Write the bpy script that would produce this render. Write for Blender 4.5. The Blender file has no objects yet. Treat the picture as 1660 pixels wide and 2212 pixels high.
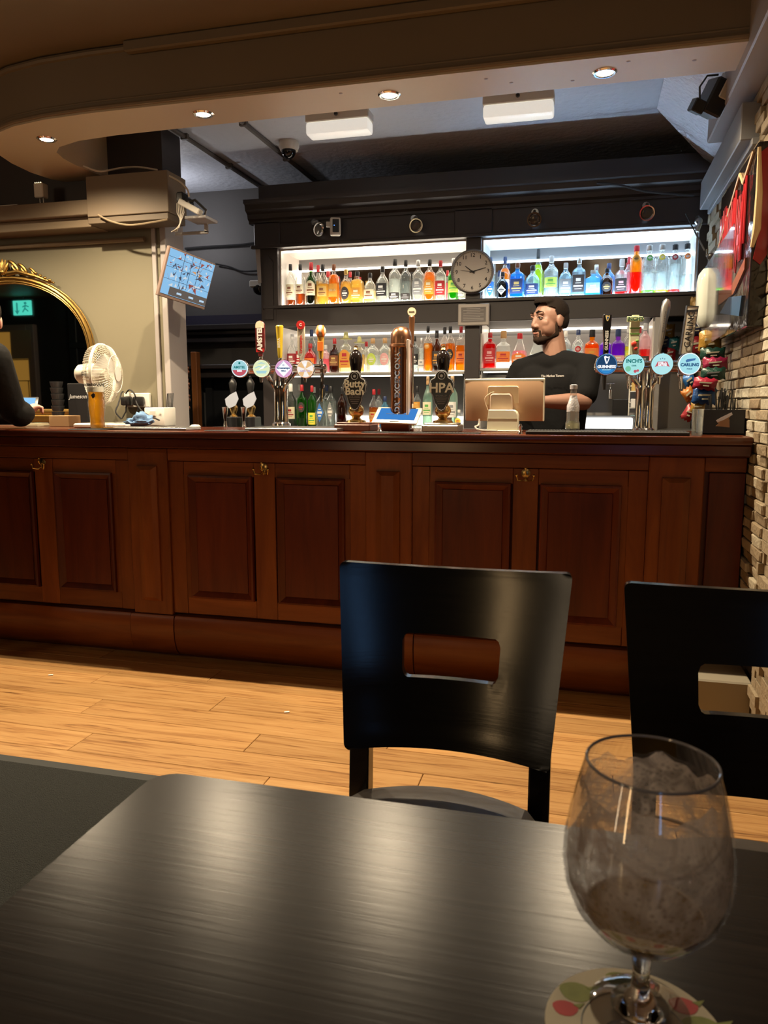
import bpy, bmesh, math, random
from mathutils import Vector, Matrix, Euler
random.seed(7)
PI = math.pi
S = bpy.context.scene
COL = S.collection

# ------------------------------------------------------------------ camera, world, lights, exposure
CAM_H, YAW, PITCH, FPX = 1.18, math.radians(14.7), math.radians(8.02), 1661.0
cd = bpy.data.cameras.new('camera'); cam = bpy.data.objects.new('camera', cd); COL.objects.link(cam)
cd.sensor_fit = 'VERTICAL'; cd.sensor_height = 36.0; cd.lens = 36.0 * FPX / 2212.0
cd.clip_start = 0.05; cd.clip_end = 60
cam.location = (0, 0, CAM_H); cam.rotation_euler = (PI/2 - PITCH, 0, YAW)
cd.dof.use_dof = True; cd.dof.focus_distance = 3.9; cd.dof.aperture_fstop = 14.0
S.camera = cam
W = bpy.data.worlds.new('world'); S.world = W; W.use_nodes = True
W.node_tree.nodes['Background'].inputs[0].default_value = (1.0, 0.72, 0.46, 1)
W.node_tree.nodes['Background'].inputs[1].default_value = 0.014
S.view_settings.view_transform = 'Standard'; S.view_settings.look = 'None'
S.view_settings.gamma = 1.0; S.view_settings.exposure = 0.0; S.view_settings.use_curve_mapping = False
cy = S.cycles
cy.max_bounces = 10; cy.transparent_max_bounces = 24; cy.diffuse_bounces = 4; cy.glossy_bounces = 4
cy.transmission_bounces = 8; cy.caustics_reflective = False; cy.caustics_refractive = False
cy.sample_clamp_indirect = 3.0; cy.use_denoising = True

def light(name, kind, loc, energy, color, size=0.3, size_y=None, rot=(0, 0, 0), angle=None, blend=0.5):
    l = bpy.data.lights.new(name, kind); l.energy = energy; l.color = color
    if kind == 'AREA':
        l.size = size
        if size_y: l.shape = 'RECTANGLE'; l.size_y = size_y
    elif kind == 'SPOT':
        l.shadow_soft_size = size; l.spot_size = angle; l.spot_blend = blend
    else: l.shadow_soft_size = size
    o = bpy.data.objects.new(name, l); COL.objects.link(o); o.location = loc; o.rotation_euler = rot
    return o
WARM = (1.0, 0.70, 0.40); COOL = (0.62, 0.78, 1.0)
# lights out of view, added for reflections in the chairs and room fill
light('chair_streak_light', 'AREA', (-1.30, -1.30, 1.25), 5.0, (1.0, 0.64, 0.30), 0.08, 1.3, rot=(PI/2, 0, -.25))  # unseen strip placed so the chair back mirrors a warm streak
light('chair_streak_light', 'AREA', (-2.05, -1.20, 1.2), 2.5, (1.0, 0.74, 0.46), 0.07, 1.2, rot=(PI/2, 0, -.35))  # second unseen strip, for the weaker streak on the chair
light('blue_streak_light', 'AREA', (0.42, -1.5, 1.25), 1.0, (0.22, 0.50, 1.0), 0.10, 0.9, rot=(PI/2, 0, .15))  # unseen blue strip, for the cool glint on the chair edge
light('unseen_lamp', 'AREA', (-4.4, 0.2, 2.2), 5, (1.0, 0.68, 0.40), 0.4, rot=(PI/2-.3, 0, -.5))
light('unseen_lamp', 'POINT', (0.15, 0.1, 2.45), 4.5, (1.0, 0.80, 0.54), 0.04)
light('unseen_lamp', 'POINT', (-4.3, -0.5, 2.4), 16, (1.0, 0.78, 0.55), 0.08)  # added to brighten the rear wall, kept out of the mirror's reflection
light('unseen_lamp', 'POINT', (-2.75, 4.75, 2.35), 5.5, (0.95, 0.92, 0.95), 0.05)  # added out of view to lift the dark back room

def ray(px, py):
    r = (px - 830) / FPX; u = (1106 - py) / FPX
    sa, ca, sp, cp = math.sin(YAW), math.cos(YAW), math.sin(PITCH), math.cos(PITCH)
    return Vector((-sa*cp + r*ca - u*sa*sp, ca*cp + r*sa + u*ca*sp, -sp + u*cp))
def PY(px, py, Y):
    v = ray(px, py); return Vector((0, 0, CAM_H)) + v * (Y / v.y)
def PZ(px, py, z):
    v = ray(px, py); return Vector((0, 0, CAM_H)) + v * ((z - CAM_H) / v.z)
def MPP(px, py, Y):          # metres per photo pixel at this depth
    v = ray(px, py); return (Y / v.y) / FPX

# ------------------------------------------------------------------ materials
MC = {}
def nodes(name):
    m = bpy.data.materials.new(name); m.use_nodes = True
    nt = m.node_tree; return m, nt, nt.nodes['Principled BSDF']
def mat(name, col, rough=0.5, metal=0.0, emit=0.0, ecol=None, spec=0.5, bump=None, var=None, coat=0.0, trans=0.0, alpha=1.0):
    if name in MC: return MC[name]
    m, nt, b = nodes(name)
    b.inputs['Base Color'].default_value = (*col, 1); b.inputs['Roughness'].default_value = rough
    b.inputs['Metallic'].default_value = metal; b.inputs['Specular IOR Level'].default_value = spec
    if coat: b.inputs['Coat Weight'].default_value = coat; b.inputs['Coat Roughness'].default_value = 0.15
    if trans: b.inputs['Transmission Weight'].default_value = trans
    if alpha < 1: b.inputs['Alpha'].default_value = alpha
    if emit:
        b.inputs['Emission Color'].default_value = (*(ecol or col), 1); b.inputs['Emission Strength'].default_value = emit
    geo = nt.nodes.new('ShaderNodeNewGeometry')
    if var:      # (scale, amount): soft mottling so that nothing is one flat colour
        n = nt.nodes.new('ShaderNodeTexNoise'); n.inputs['Scale'].default_value = var[0]; n.inputs['Detail'].default_value = 5
        nt.links.new(geo.outputs['Position'], n.inputs['Vector'])
        mx = nt.nodes.new('ShaderNodeMix'); mx.data_type = 'RGBA'
        mx.inputs['A'].default_value = (*[c*(1-var[1]) for c in col], 1); mx.inputs['B'].default_value = (*[min(1, c*(1+var[1])) for c in col], 1)
        nt.links.new(n.outputs['Fac'], mx.inputs['Factor']); nt.links.new(mx.outputs['Result'], b.inputs['Base Color'])
    if bump:     # (scale, strength, distance)
        n = nt.nodes.new('ShaderNodeTexNoise'); n.inputs['Scale'].default_value = bump[0]; n.inputs['Detail'].default_value = 3
        nt.links.new(geo.outputs['Position'], n.inputs['Vector'])
        bp = nt.nodes.new('ShaderNodeBump'); bp.inputs['Strength'].default_value = bump[1]; bp.inputs['Distance'].default_value = bump[2]
        nt.links.new(n.outputs['Fac'], bp.inputs['Height']); nt.links.new(bp.outputs['Normal'], b.inputs['Normal'])
    MC[name] = m; return m
def wood(name, cols, stretch=(1, 14, 14), scale=2.0, rough=0.35, coat=0.0, bumps=0.15, per_object=True, spec=0.5, dist=0.6):
    if name in MC: return MC[name]
    m, nt, b = nodes(name); L = nt.links
    tc = nt.nodes.new('ShaderNodeNewGeometry'); mp = nt.nodes.new('ShaderNodeMapping'); mp.inputs['Scale'].default_value = stretch
    L.new(tc.outputs['Position'], mp.inputs['Vector'])
    oi = nt.nodes.new('ShaderNodeObjectInfo')
    if per_object:
        mul = nt.nodes.new('ShaderNodeMath'); mul.operation = 'MULTIPLY'; mul.inputs[1].default_value = 50
        L.new(oi.outputs['Random'], mul.inputs[0])
        cx = nt.nodes.new('ShaderNodeCombineXYZ'); L.new(mul.outputs[0], cx.inputs[0]); L.new(mul.outputs[0], cx.inputs[1]); L.new(mul.outputs[0], cx.inputs[2])
        L.new(cx.outputs[0], mp.inputs['Location'])
    n = nt.nodes.new('ShaderNodeTexNoise'); n.inputs['Scale'].default_value = scale; n.inputs['Detail'].default_value = 8
    n.inputs['Roughness'].default_value = 0.62; n.inputs['Distortion'].default_value = dist
    L.new(mp.outputs[0], n.inputs['Vector'])
    cr = nt.nodes.new('ShaderNodeValToRGB'); e = cr.color_ramp.elements
    e[0].position = 0.28; e[0].color = (*cols[0], 1); e[1].position = 0.72; e[1].color = (*cols[-1], 1)
    for i, c in enumerate(cols[1:-1]):
        k = e.new(0.28 + 0.44*(i+1)/(len(cols)-1)); k.color = (*c, 1)
    L.new(n.outputs['Fac'], cr.inputs[0])
    hsv = nt.nodes.new('ShaderNodeHueSaturation'); L.new(cr.outputs[0], hsv.inputs['Color'])
    if per_object:
        mr = nt.nodes.new('ShaderNodeMapRange'); mr.inputs['To Min'].default_value = 0.82; mr.inputs['To Max'].default_value = 1.15
        L.new(oi.outputs['Random'], mr.inputs[0]); L.new(mr.outputs[0], hsv.inputs['Value'])
    L.new(hsv.outputs[0], b.inputs['Base Color'])
    b.inputs['Roughness'].default_value = rough; b.inputs['Specular IOR Level'].default_value = spec
    if coat: b.inputs['Coat Weight'].default_value = coat; b.inputs['Coat Roughness'].default_value = 0.2
    bp = nt.nodes.new('ShaderNodeBump'); bp.inputs['Strength'].default_value = bumps; bp.inputs['Distance'].default_value = 0.002
    L.new(n.outputs['Fac'], bp.inputs['Height']); L.new(bp.outputs[0], b.inputs['Normal'])
    MC[name] = m; return m
def glassy(name, col, gl=0.12, rough=0.05, translucent=0.0, tcol=None):
    if name in MC: return MC[name]
    m = bpy.data.materials.new(name); m.use_nodes = True; nt = m.node_tree; nt.nodes.clear(); L = nt.links
    out = nt.nodes.new('ShaderNodeOutputMaterial')
    tr = nt.nodes.new('ShaderNodeBsdfTransparent'); tr.inputs[0].default_value = (*col, 1)
    last = tr.outputs[0]
    if translucent:
        tl = nt.nodes.new('ShaderNodeBsdfTranslucent'); tl.inputs[0].default_value = (*(tcol or col), 1)
        mx = nt.nodes.new('ShaderNodeMixShader'); mx.inputs[0].default_value = translucent
        L.new(last, mx.inputs[1]); L.new(tl.outputs[0], mx.inputs[2]); last = mx.outputs[0]
    g = nt.nodes.new('ShaderNodeBsdfGlossy'); g.inputs['Roughness'].default_value = rough
    lw = nt.nodes.new('ShaderNodeLayerWeight'); lw.inputs[0].default_value = 0.35
    ma = nt.nodes.new('ShaderNodeMath'); ma.operation = 'MULTIPLY_ADD'; ma.inputs[1].default_value = 0.55; ma.inputs[2].default_value = gl*0.4
    L.new(lw.outputs['Facing'], ma.inputs[0]); ma.use_clamp = True
    mx = nt.nodes.new('ShaderNodeMixShader'); L.new(ma.outputs[0], mx.inputs[0]); L.new(last, mx.inputs[1]); L.new(g.outputs[0], mx.inputs[2])
    L.new(mx.outputs[0], out.inputs[0]); MC[name] = m; return m
def lit(name, col, s):
    if name in MC: return MC[name]
    m = bpy.data.materials.new(name); m.use_nodes = True; nt = m.node_tree; nt.nodes.clear()
    out = nt.nodes.new('ShaderNodeOutputMaterial'); e = nt.nodes.new('ShaderNodeEmission')
    e.inputs[0].default_value = (*col, 1); e.inputs[1].default_value = s
    nt.links.new(e.outputs[0], out.inputs[0]); MC[name] = m; return m

BLACKP = mat('black_plastic', (0.012, 0.012, 0.013), 0.35)
MATTB = mat('matt_black', (0.015, 0.015, 0.016), 0.7)
CHROME = mat('chrome', (0.80, 0.80, 0.80), 0.09, 1.0)
STEEL = mat('brushed_steel', (0.55, 0.55, 0.54), 0.28, 1.0)
BRASS = mat('brass', (0.62, 0.42, 0.16), 0.25, 1.0)
GILT = mat('gilt', (0.50, 0.31, 0.09), 0.33, 1.0, bump=(90, 0.3, 0.002))
WHITEP = mat('white_plastic', (0.72, 0.70, 0.64), 0.38)
CREAM = mat('cream_print', (0.80, 0.74, 0.55), 0.6)
WHITEI = mat('white_print', (0.85, 0.85, 0.83), 0.6)
BLACKI = mat('black_print', (0.015, 0.015, 0.018), 0.6)
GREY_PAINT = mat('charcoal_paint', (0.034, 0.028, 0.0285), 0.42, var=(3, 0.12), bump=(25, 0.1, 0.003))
GREY_WALL = mat('grey_wall_paint', (0.105, 0.100, 0.098), 0.6, var=(2.5, 0.12), bump=(30, 0.2, 0.004))
ARTEX = mat('textured_ceiling_paint', (0.56, 0.60, 0.68), 0.6, var=(2, 0.06), bump=(26, 0.55, 0.012))
ARTEX_W = mat('white_textured_paint', (0.80, 0.83, 0.92), 0.5, bump=(38, 0.9, 0.02))
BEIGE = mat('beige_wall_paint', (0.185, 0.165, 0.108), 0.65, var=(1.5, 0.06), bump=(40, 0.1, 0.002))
BEIGE_TRIM = mat('beige_gloss_paint', (0.60, 0.50, 0.36), 0.45, var=(2, 0.05))
BROWN_TRIM = mat('taupe_paint', (0.20, 0.15, 0.095), 0.55, var=(2, 0.08))
GREYTRIM = mat('warm_grey_paint', (0.36, 0.33, 0.32), 0.45, var=(3, 0.06))
CHAIRW = wood('black_lacquered_wood', [(0.003, 0.003, 0.004), (0.009, 0.008, 0.008)], (3, 3, 60), 3, 0.17, 0.0, 0.05)
TABLEW = wood('dark_wenge_laminate', [(0.013, 0.0088, 0.007), (0.020, 0.0142, 0.011), (0.032, 0.023, 0.018)], (1.6, 60, 20), 2.2, 0.25, 0, 0.07, spec=0.18)
MAHO = wood('red_mahogany', [(0.060, 0.009, 0.003), (0.098, 0.017, 0.005), (0.135, 0.026, 0.007)], (9, 9, 1), 1.5, 0.36, 0.03, 0.05, spec=.35)
OAKST = wood('orange_stained_wood', [(0.125, 0.031, 0.007), (0.185, 0.052, 0.011), (0.245, 0.076, 0.017)], (7, 7, 1), 1.7, 0.38, 0.03, 0.05, spec=.3)
MAHO_H = wood('red_mahogany_rail', [(0.050, 0.010, 0.004), (0.085, 0.018, 0.006), (0.115, 0.028, 0.009)], (0.8, 9, 9), 1.7, 0.22, 0.3, 0.05)
OAK_H = wood('orange_stained_rail', [(0.120, 0.030, 0.007), (0.180, 0.050, 0.011), (0.230, 0.072, 0.017)], (0.8, 8, 8), 2.0, 0.38, 0.03, 0.05, spec=.3)
FLOORW = wood('honey_oak_plank', [(0.08, 0.032, 0.010), (0.34, 0.165, 0.055), (0.46, 0.250, 0.090), (0.49, 0.275, 0.105), (0.56, 0.33, 0.135)], (1.0, 20, 1), 2.6, 0.36, 0.0, 0.2, dist=1.2)

# ------------------------------------------------------------------ mesh helpers
class MB:
    def __init__(s): s.b = bmesh.new()
    def _xf(s, vs, M):
        if M is not None: bmesh.ops.transform(s.b, matrix=M, verts=vs)
    def box(s, lo, hi, bevel=0.0, M=None, seg=1):
        t = bmesh.new(); r = bmesh.ops.create_cube(t, size=1.0)
        c = [(a+b_)/2 for a, b_ in zip(lo, hi)]; d = [max(abs(b_-a), 1e-5) for a, b_ in zip(lo, hi)]
        for v in t.verts: v.co = Vector((v.co.x*d[0]+c[0], v.co.y*d[1]+c[1], v.co.z*d[2]+c[2]))
        if bevel: bmesh.ops.bevel(t, geom=list(t.edges), offset=min(bevel, min(d)*0.49), segments=seg, profile=0.5, affect='EDGES')
        return s.add(t, M)
    def add(s, t, M=None):
        if M is not None: bmesh.ops.transform(t, matrix=M, verts=t.verts)
        me = bpy.data.meshes.new('t'); t.to_mesh(me); t.free(); s.b.from_mesh(me); bpy.data.meshes.remove(me); return s
    def lathe(s, prof, seg=20, M=None, n=2.0, cap=True, ax=1.0, ay=1.0):
        t = bmesh.new(); rings = []
        for r, z in prof:
            ring = []
            for i in range(seg):
                a = 2*PI*i/seg + (PI/seg); c, q = math.cos(a), math.sin(a)
                k = (abs(c)**n + abs(q)**n) ** (-1.0/n) if n != 2.0 else 1.0
                ring.append(t.verts.new((r*k*c*ax, r*k*q*ay, z)))
            rings.append(ring)
        for a, b_ in zip(rings, rings[1:]):
            for i in range(seg):
                t.faces.new((a[i], a[(i+1) % seg], b_[(i+1) % seg], b_[i]))
        if cap:
            if prof[0][0] > 1e-4: t.faces.new(list(reversed(rings[0])))
            if prof[-1][0] > 1e-4: t.faces.new(rings[-1])
        bmesh.ops.remove_doubles(t, verts=t.verts, dist=1e-6)
        return s.add(t, M)
    def tube(s, pts, r, seg=8, closed=False):
        pts = [Vector(p) for p in pts]; t = bmesh.new(); rings = []; N = len(pts)
        rs = r if isinstance(r, (list, tuple)) else [r]*N; up = None
        for i, p in enumerate(pts):
            d = (pts[(i+1) % N] - pts[i-1]) if closed else (pts[min(i+1, N-1)] - pts[max(i-1, 0)])
            d.normalize()
            if up is None:
                up = Vector((0, 0, 1)) if abs(d.z) < 0.9 else Vector((1, 0, 0))
            x = d.cross(up)
            if x.length < 1e-5: x = d.orthogonal()
            x.normalize(); y = x.cross(d).normalized(); up = y
            rings.append([t.verts.new(p + (x*math.cos(2*PI*k/seg) + y*math.sin(2*PI*k/seg))*rs[i]) for k in range(seg)])
        n2 = N if closed else N-1
        for i in range(n2):
            a, b_ = rings[i], rings[(i+1) % N]
            for k in range(seg): t.faces.new((a[k], a[(k+1) % seg], b_[(k+1) % seg], b_[k]))
        if not closed:
            t.faces.new(list(reversed(rings[0]))); t.faces.new(rings[-1])
        bmesh.ops.recalc_face_normals(t, faces=t.faces)
        return s.add(t)
    def prism(s, poly, lo, hi, axis='z', M=None, bevel=0.0):   # poly in the plane across axis, extruded from lo to hi
        t = bmesh.new()
        f = {'z': lambda a, b_, c: (a, b_, c), 'y': lambda a, b_, c: (a, c, b_), 'x': lambda a, b_, c: (c, a, b_)}[axis]
        A = [t.verts.new(f(a, b_, lo)) for a, b_ in poly]; B = [t.verts.new(f(a, b_, hi)) for a, b_ in poly]
        n = len(poly); fa = t.faces.new(A); fb = t.faces.new(list(reversed(B)))
        for i in range(n): t.faces.new((A[(i+1) % n], A[i], B[i], B[(i+1) % n]))
        bmesh.ops.recalc_face_normals(t, faces=t.faces)
        if bevel:
            ed = [e for e in t.edges if fa in e.link_faces or fb in e.link_faces]
            bmesh.ops.bevel(t, geom=ed, offset=bevel, segments=1, affect='EDGES')
        return s.add(t, M)
    def ball(s, c, r, M=None, u=14, v=10):
        t = bmesh.new(); bmesh.ops.create_uvsphere(t, u_segments=u, v_segments=v, radius=1.0)
        R = (r, r, r) if not isinstance(r, (list, tuple)) else r
        for q in t.verts: q.co = Vector((q.co.x*R[0]+c[0], q.co.y*R[1]+c[1], q.co.z*R[2]+c[2]))
        return s.add(t, M)
    def cyl(s, p0, p1, r0, r1=None, seg=16):
        return s.tube([p0, p1], [r0, r0 if r1 is None else r1], seg)
    def cone_hull(s, p0, r0, p1, r1, seg=12):
        t = bmesh.new()
        for p, r in ((p0, r0), (p1, r1)):
            R = (r, r, r) if not isinstance(r, (list, tuple)) else r
            q = bmesh.ops.create_uvsphere(t, u_segments=seg, v_segments=8, radius=1.0)
            for v in q['verts']: v.co = Vector((v.co.x*R[0]+p[0], v.co.y*R[1]+p[1], v.co.z*R[2]+p[2]))
        h = bmesh.ops.convex_hull(t, input=t.verts)
        dead = [g for g in h['geom_interior'] if isinstance(g, bmesh.types.BMVert)]
        bmesh.ops.delete(t, geom=list(set(dead)), context='VERTS')
        dv = [v for v in t.verts if not v.link_faces]
        if dv: bmesh.ops.delete(t, geom=dv, context='VERTS')
        return s.add(t)
def TM(loc=(0, 0, 0), rot=(0, 0, 0), sc=(1, 1, 1)):
    return Matrix.Translation(Vector(loc)) @ Euler(rot).to_matrix().to_4x4() @ Matrix.Diagonal((*sc, 1))
def obj(name, mb, m, parent=None, local=False, smooth=35):
    me = bpy.data.meshes.new(name)
    mb.b.to_mesh(me); mb.b.free()
    if parent is not None and not local: me.transform(Matrix.Translation(-abspos(parent)))
    me.materials.append(m)
    if smooth:
        me.polygons.foreach_set('use_smooth', [True]*len(me.polygons))
        me.set_sharp_from_angle(angle=math.radians(smooth))
    o = bpy.data.objects.new(name, me); COL.objects.link(o)
    if parent is not None: o.parent = parent
    return o
def abspos(o):
    p = Vector((0, 0, 0))
    while o is not None: p += o.location; o = o.parent
    return p
def tag(o, label, cat, group=None, kind=None):
    if label: o['label'] = label
    if cat: o['category'] = cat
    if group: o['group'] = group
    if kind: o['kind'] = kind
    return o
def thing(name, label, cat, loc=(0, 0, 0), rot=(0, 0, 0), group=None):
    o = bpy.data.objects.new(name, None); o.empty_display_size = 0.05; COL.objects.link(o)
    o.location = loc; o.rotation_euler = rot
    return tag(o, label, cat, group)
def struct(name, mb, m, label=None, smooth=35):
    o = obj(name, mb, m, smooth=smooth); o['kind'] = 'structure'
    if label: o['label'] = label
    return o
def text(s, size, M, ext=0.0006, bold=0.0, align='CENTER', shear=0.0, space=1.0, line=1.0):
    c = bpy.data.curves.new('t', 'FONT'); c.body = s; c.size = size; c.extrude = ext; c.align_x = align; c.align_y = 'CENTER'
    c.resolution_u = 2; c.offset = bold; c.shear = shear; c.space_character = space; c.space_line = line
    o = bpy.data.objects.new('t', c); COL.objects.link(o)
    dg = bpy.context.evaluated_depsgraph_get(); me = bpy.data.meshes.new_from_object(o.evaluated_get(dg))
    bpy.data.objects.remove(o); bpy.data.curves.remove(c)
    mb = MB(); mb.b.from_mesh(me); bpy.data.meshes.remove(me)
    bmesh.ops.transform(mb.b, matrix=M, verts=mb.b.verts); return mb
FRONT = (PI/2, 0, 0)          # text lying in the XZ plane that reads from -Y
def dup(root, loc, rot=None, label=None, group=None):
    r = root.copy(); COL.objects.link(r); r.location = loc
    if rot is not None: r.rotation_euler = rot
    if label: r['label'] = label
    if group: r['group'] = group
    for ch in list(root.children):
        c = ch.copy(); COL.objects.link(c); c.parent = r
        for g in ch.children:
            d = g.copy(); COL.objects.link(d); d.parent = c
    return r

# ------------------------------------------------------------------ the setting
m = MB(); m.box((-9.6, -1.9, -0.06), (0.68, 5.3, -0.012)); floor = struct('floor', m, mat('floor_screed', (0.12, 0.06, 0.03), 0.8), 'honey coloured wood plank floor')
y = 0.55; row = 0
while y < 3.14:
    x = -4.3 + (row*0.47) % 1.1 - 0.6
    while x < 0.6:
        x1 = min(x + 1.22, 0.6)
        if x1 > -4.3 and x1 - x > 0.05:
            m = MB(); m.box((max(x, -4.4)+0.0012, y+0.0010, -0.012), (x1-0.0012, y+0.144, 0.0), 0.0016)
            o = obj('plank', m, FLOORW, floor)
        x += 1.22
    y += 0.145; row += 1
# the floor also runs on behind the counter
m = MB(); m.box((-4.3, 3.2, -0.012), (0.6, 5.18, -0.001)); obj('floor_covering', m, mat('dark_vinyl', (0.05, 0.045, 0.04), 0.6), floor)
m = MB(); m.box((-9.6, -1.9, 2.66), (0.68, 3.14, 2.72)); struct('ceiling', m, BROWN_TRIM, 'taupe painted ceiling above the room')
m = MB(); m.box((-4.6, 3.14, 2.66), (0.68, 5.3, 2.72)); struct('ceiling', m, ARTEX, 'grey textured ceiling behind the soffit')
m = MB(); m.box((-4.6, 5.18, 0), (0.68, 5.30, 2.66)); wall_back = struct('wall_back', m, GREY_WALL, 'dark grey wall behind the back bar')
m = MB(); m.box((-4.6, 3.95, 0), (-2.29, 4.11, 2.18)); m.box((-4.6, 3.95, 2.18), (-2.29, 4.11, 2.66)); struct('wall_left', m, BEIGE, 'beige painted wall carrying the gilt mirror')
m = MB(); m.box((-2.305, 3.93, 0), (-2.270, 4.13, 2.66), 0.003); m.box((-2.36, 3.935, 1.06), (-2.335, 3.95, 2.15), 0.002)
struct('trim_4', m, GREYTRIM, 'grey painted end post of the beige wall')
m = MB(); m.box((-4.6, 3.925, 2.2), (-2.28, 3.95, 2.66)); m.box((-2.30, 3.92, 2.18), (-2.265, 4.12, 2.655)); struct('trim_5', m, GREY_PAINT, 'dark strip of wall under the curved soffit')  # upper wall given the dark charcoal colour
# rear wall of the room, seen in the gilt mirror
m = MB(); m.box((-9.5, -1.9, 0), (-2.2, -1.75, 2.66)); wr = struct('wall_rear', m, mat('dark_teal_paint', (0.035, 0.045, 0.052), 0.4), 'dark teal panelled wall reflected in the mirror')
def MIR(px, py, Yr):          # where a thing stands whose reflection in the gilt mirror shows at this pixel
    v = PY(px, py, 3.93 + (3.93 - Yr)); return Vector((v.x, Yr, v.z))
# right wall: split-face stone cladding, each stone a piece
wr_ = MB(); wr_.box((0.615, -1.9, 0), (0.68, 5.18, 2.66)); wall_right = struct('wall_right', wr_, mat('stone_joint', (0.16, 0.12, 0.08), 0.9), 'cream split stone wall at the right end of the bar')
STONES = [mat('cream_stone_%s' % n, c, 0.8, var=(30, 0.18), bump=(60, 0.8, 0.006)) for n, c in
          (('pale', (0.36, 0.31, 0.22)), ('buff', (0.28, 0.22, 0.14)), ('light', (0.42, 0.38, 0.29)), ('tan', (0.21, 0.155, 0.09)))]
stone_meshes = []
rs = random.Random(3)
for k in range(16):
    L_, h_, d_ = rs.choice((0.07, 0.10, 0.14, 0.18)), 0.040, rs.uniform(0.012, 0.034)
    m = MB(); m.box((0, -L_/2+0.0015, -h_/2+0.0015), (d_, L_/2-0.0015, h_/2-0.0015), 0.004)
    for v in m.b.verts: v.co += Vector((rs.uniform(-.003, .003) if v.co.x > 0.005 else 0, 0, 0))
    bmesh.ops.transform(m.b, matrix=Matrix.Rotation(PI, 4, 'Z'), verts=m.b.verts)
    me = bpy.data.meshes.new('stone'); m.b.to_mesh(me); m.b.free(); me.materials.append(STONES[k % 4]); stone_meshes.append((me, L_))
z = 0.30; n_st = 0; rest = MB()
while z < 2.36:
    yy = 2.86 + rs.uniform(-.05, .05)
    while yy < 3.86:
        me, L_ = rs.choice(stone_meshes)
        if n_st < 300:
            o = bpy.data.objects.new('stone', me); COL.objects.link(o); o.parent = wall_right; o.location = (0.617, yy + L_/2, z); n_st += 1
        else:
            rest.box((0.617-rs.uniform(.012, .034), yy+.0015, z-.0185), (0.617, yy+L_-.0015, z+.0185), .003)
        yy += L_
    z += 0.040
for z in [0.02+0.04*i for i in range(66)]:      # stones nearer the camera and behind the hanging bags
    for a, b_ in ((2.0, 2.85), (3.9, 4.6)):
        yy = a
        while yy < b_:
            L_ = rs.choice((0.10, 0.14, 0.18)); rest.box((0.617-rs.uniform(.012, .034), yy+.0015, z-.0185), (0.617, min(yy+L_, b_)-.0015, z+.0185)); yy += L_
o = obj('stones', rest, STONES[1], wall_right); o['kind'] = 'stuff'

# curved soffit over the counter
outer = [(0.612, 3.06), (-0.5, 3.06), (-1.6, 3.06), (-2.09, 3.06), (-2.34, 3.075), (-2.53, 3.11), (-2.68, 3.17), (-2.80, 3.27), (-2.88, 3.40), (-2.925, 3.56), (-2.94, 3.72), (-2.92, 3.86), (-2.86, 3.95)]
inner = [(-2.60, 3.95), (-2.615, 3.80), (-2.625, 3.66), (-2.615, 3.56), (-2.585, 3.47), (-2.52, 3.405), (-2.375, 3.352), (-2.16, 3.33), (-1.9, 3.325), (-1.2, 3.315), (-0.54, 3.31), (0.612, 3.30)]
m = MB(); m.prism(outer + inner, 2.41, 2.66); soff = struct('trim_1', m, BEIGE_TRIM, 'curved beige soffit with downlights over the counter')
def off(poly, d):
    out = []
    for i, p in enumerate(poly):
        a = Vector(poly[max(i-1, 0)]); b_ = Vector(poly[min(i+1, len(poly)-1)]); t = (b_-a).normalized()
        out.append((p[0]+t.y*d, p[1]-t.x*d))
    return out
for z_, r_, d_ in ((2.428, 0.010, -0.004), (2.452, 0.006, -0.003), (2.645, 0.014, -0.006)):
    m = MB(); m.tube([(a, b_, z_) for a, b_ in off(outer, d_)], r_, 8); obj('bead', m, BROWN_TRIM, soff)
m = MB(); m.prism(outer + off(outer, -0.006)[::-1], 2.435, 2.655); obj('fascia', m, BROWN_TRIM, soff)
m = MB(); m.prism([(-1.9, 3.05), (0.61, 3.05), (0.61, 3.015), (-1.9, 3.015)], 2.615, 2.66, bevel=0.006); obj('moulding', m, BROWN_TRIM, soff)
# beam, ledge and sloping textured panel on the right
m = MB(); m.box((0.49, 1.6, 2.365), (0.612, 4.0, 2.64), 0.006); struct('trim_2', m, GREYTRIM, 'warm grey beam running along the stone wall')
m = MB(); m.box((0.535, 3.4, 2.19), (0.612, 4.52, 2.33), 0.004); m.box((0.575, 3.38, 2.165), (0.612, 4.52, 2.192), 0.003); struct('trim_3', m, mat('blue_grey_paint', (0.26, 0.265, 0.28), 0.5), 'blue grey ledge below the beam beside the back bar')
m = MB()
t = bmesh.new(); P_ = [(.285, 3.32, 2.65), (.285, 4.33, 2.65), (.612, 4.64, 2.42), (.612, 3.32, 2.42), (.612, 3.32, 2.655), (.612, 4.64, 2.655)]
V_ = [t.verts.new(p) for p in P_]
for f in ((0, 1, 2, 3), (0, 3, 4), (1, 5, 2), (0, 4, 5, 1), (3, 2, 5, 4)): t.faces.new([V_[i] for i in f])
bmesh.ops.recalc_face_normals(t, faces=t.faces); m.add(t); struct('ceiling_slope', m, ARTEX_W, 'sloping white textured panel in the corner', smooth=0)
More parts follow.
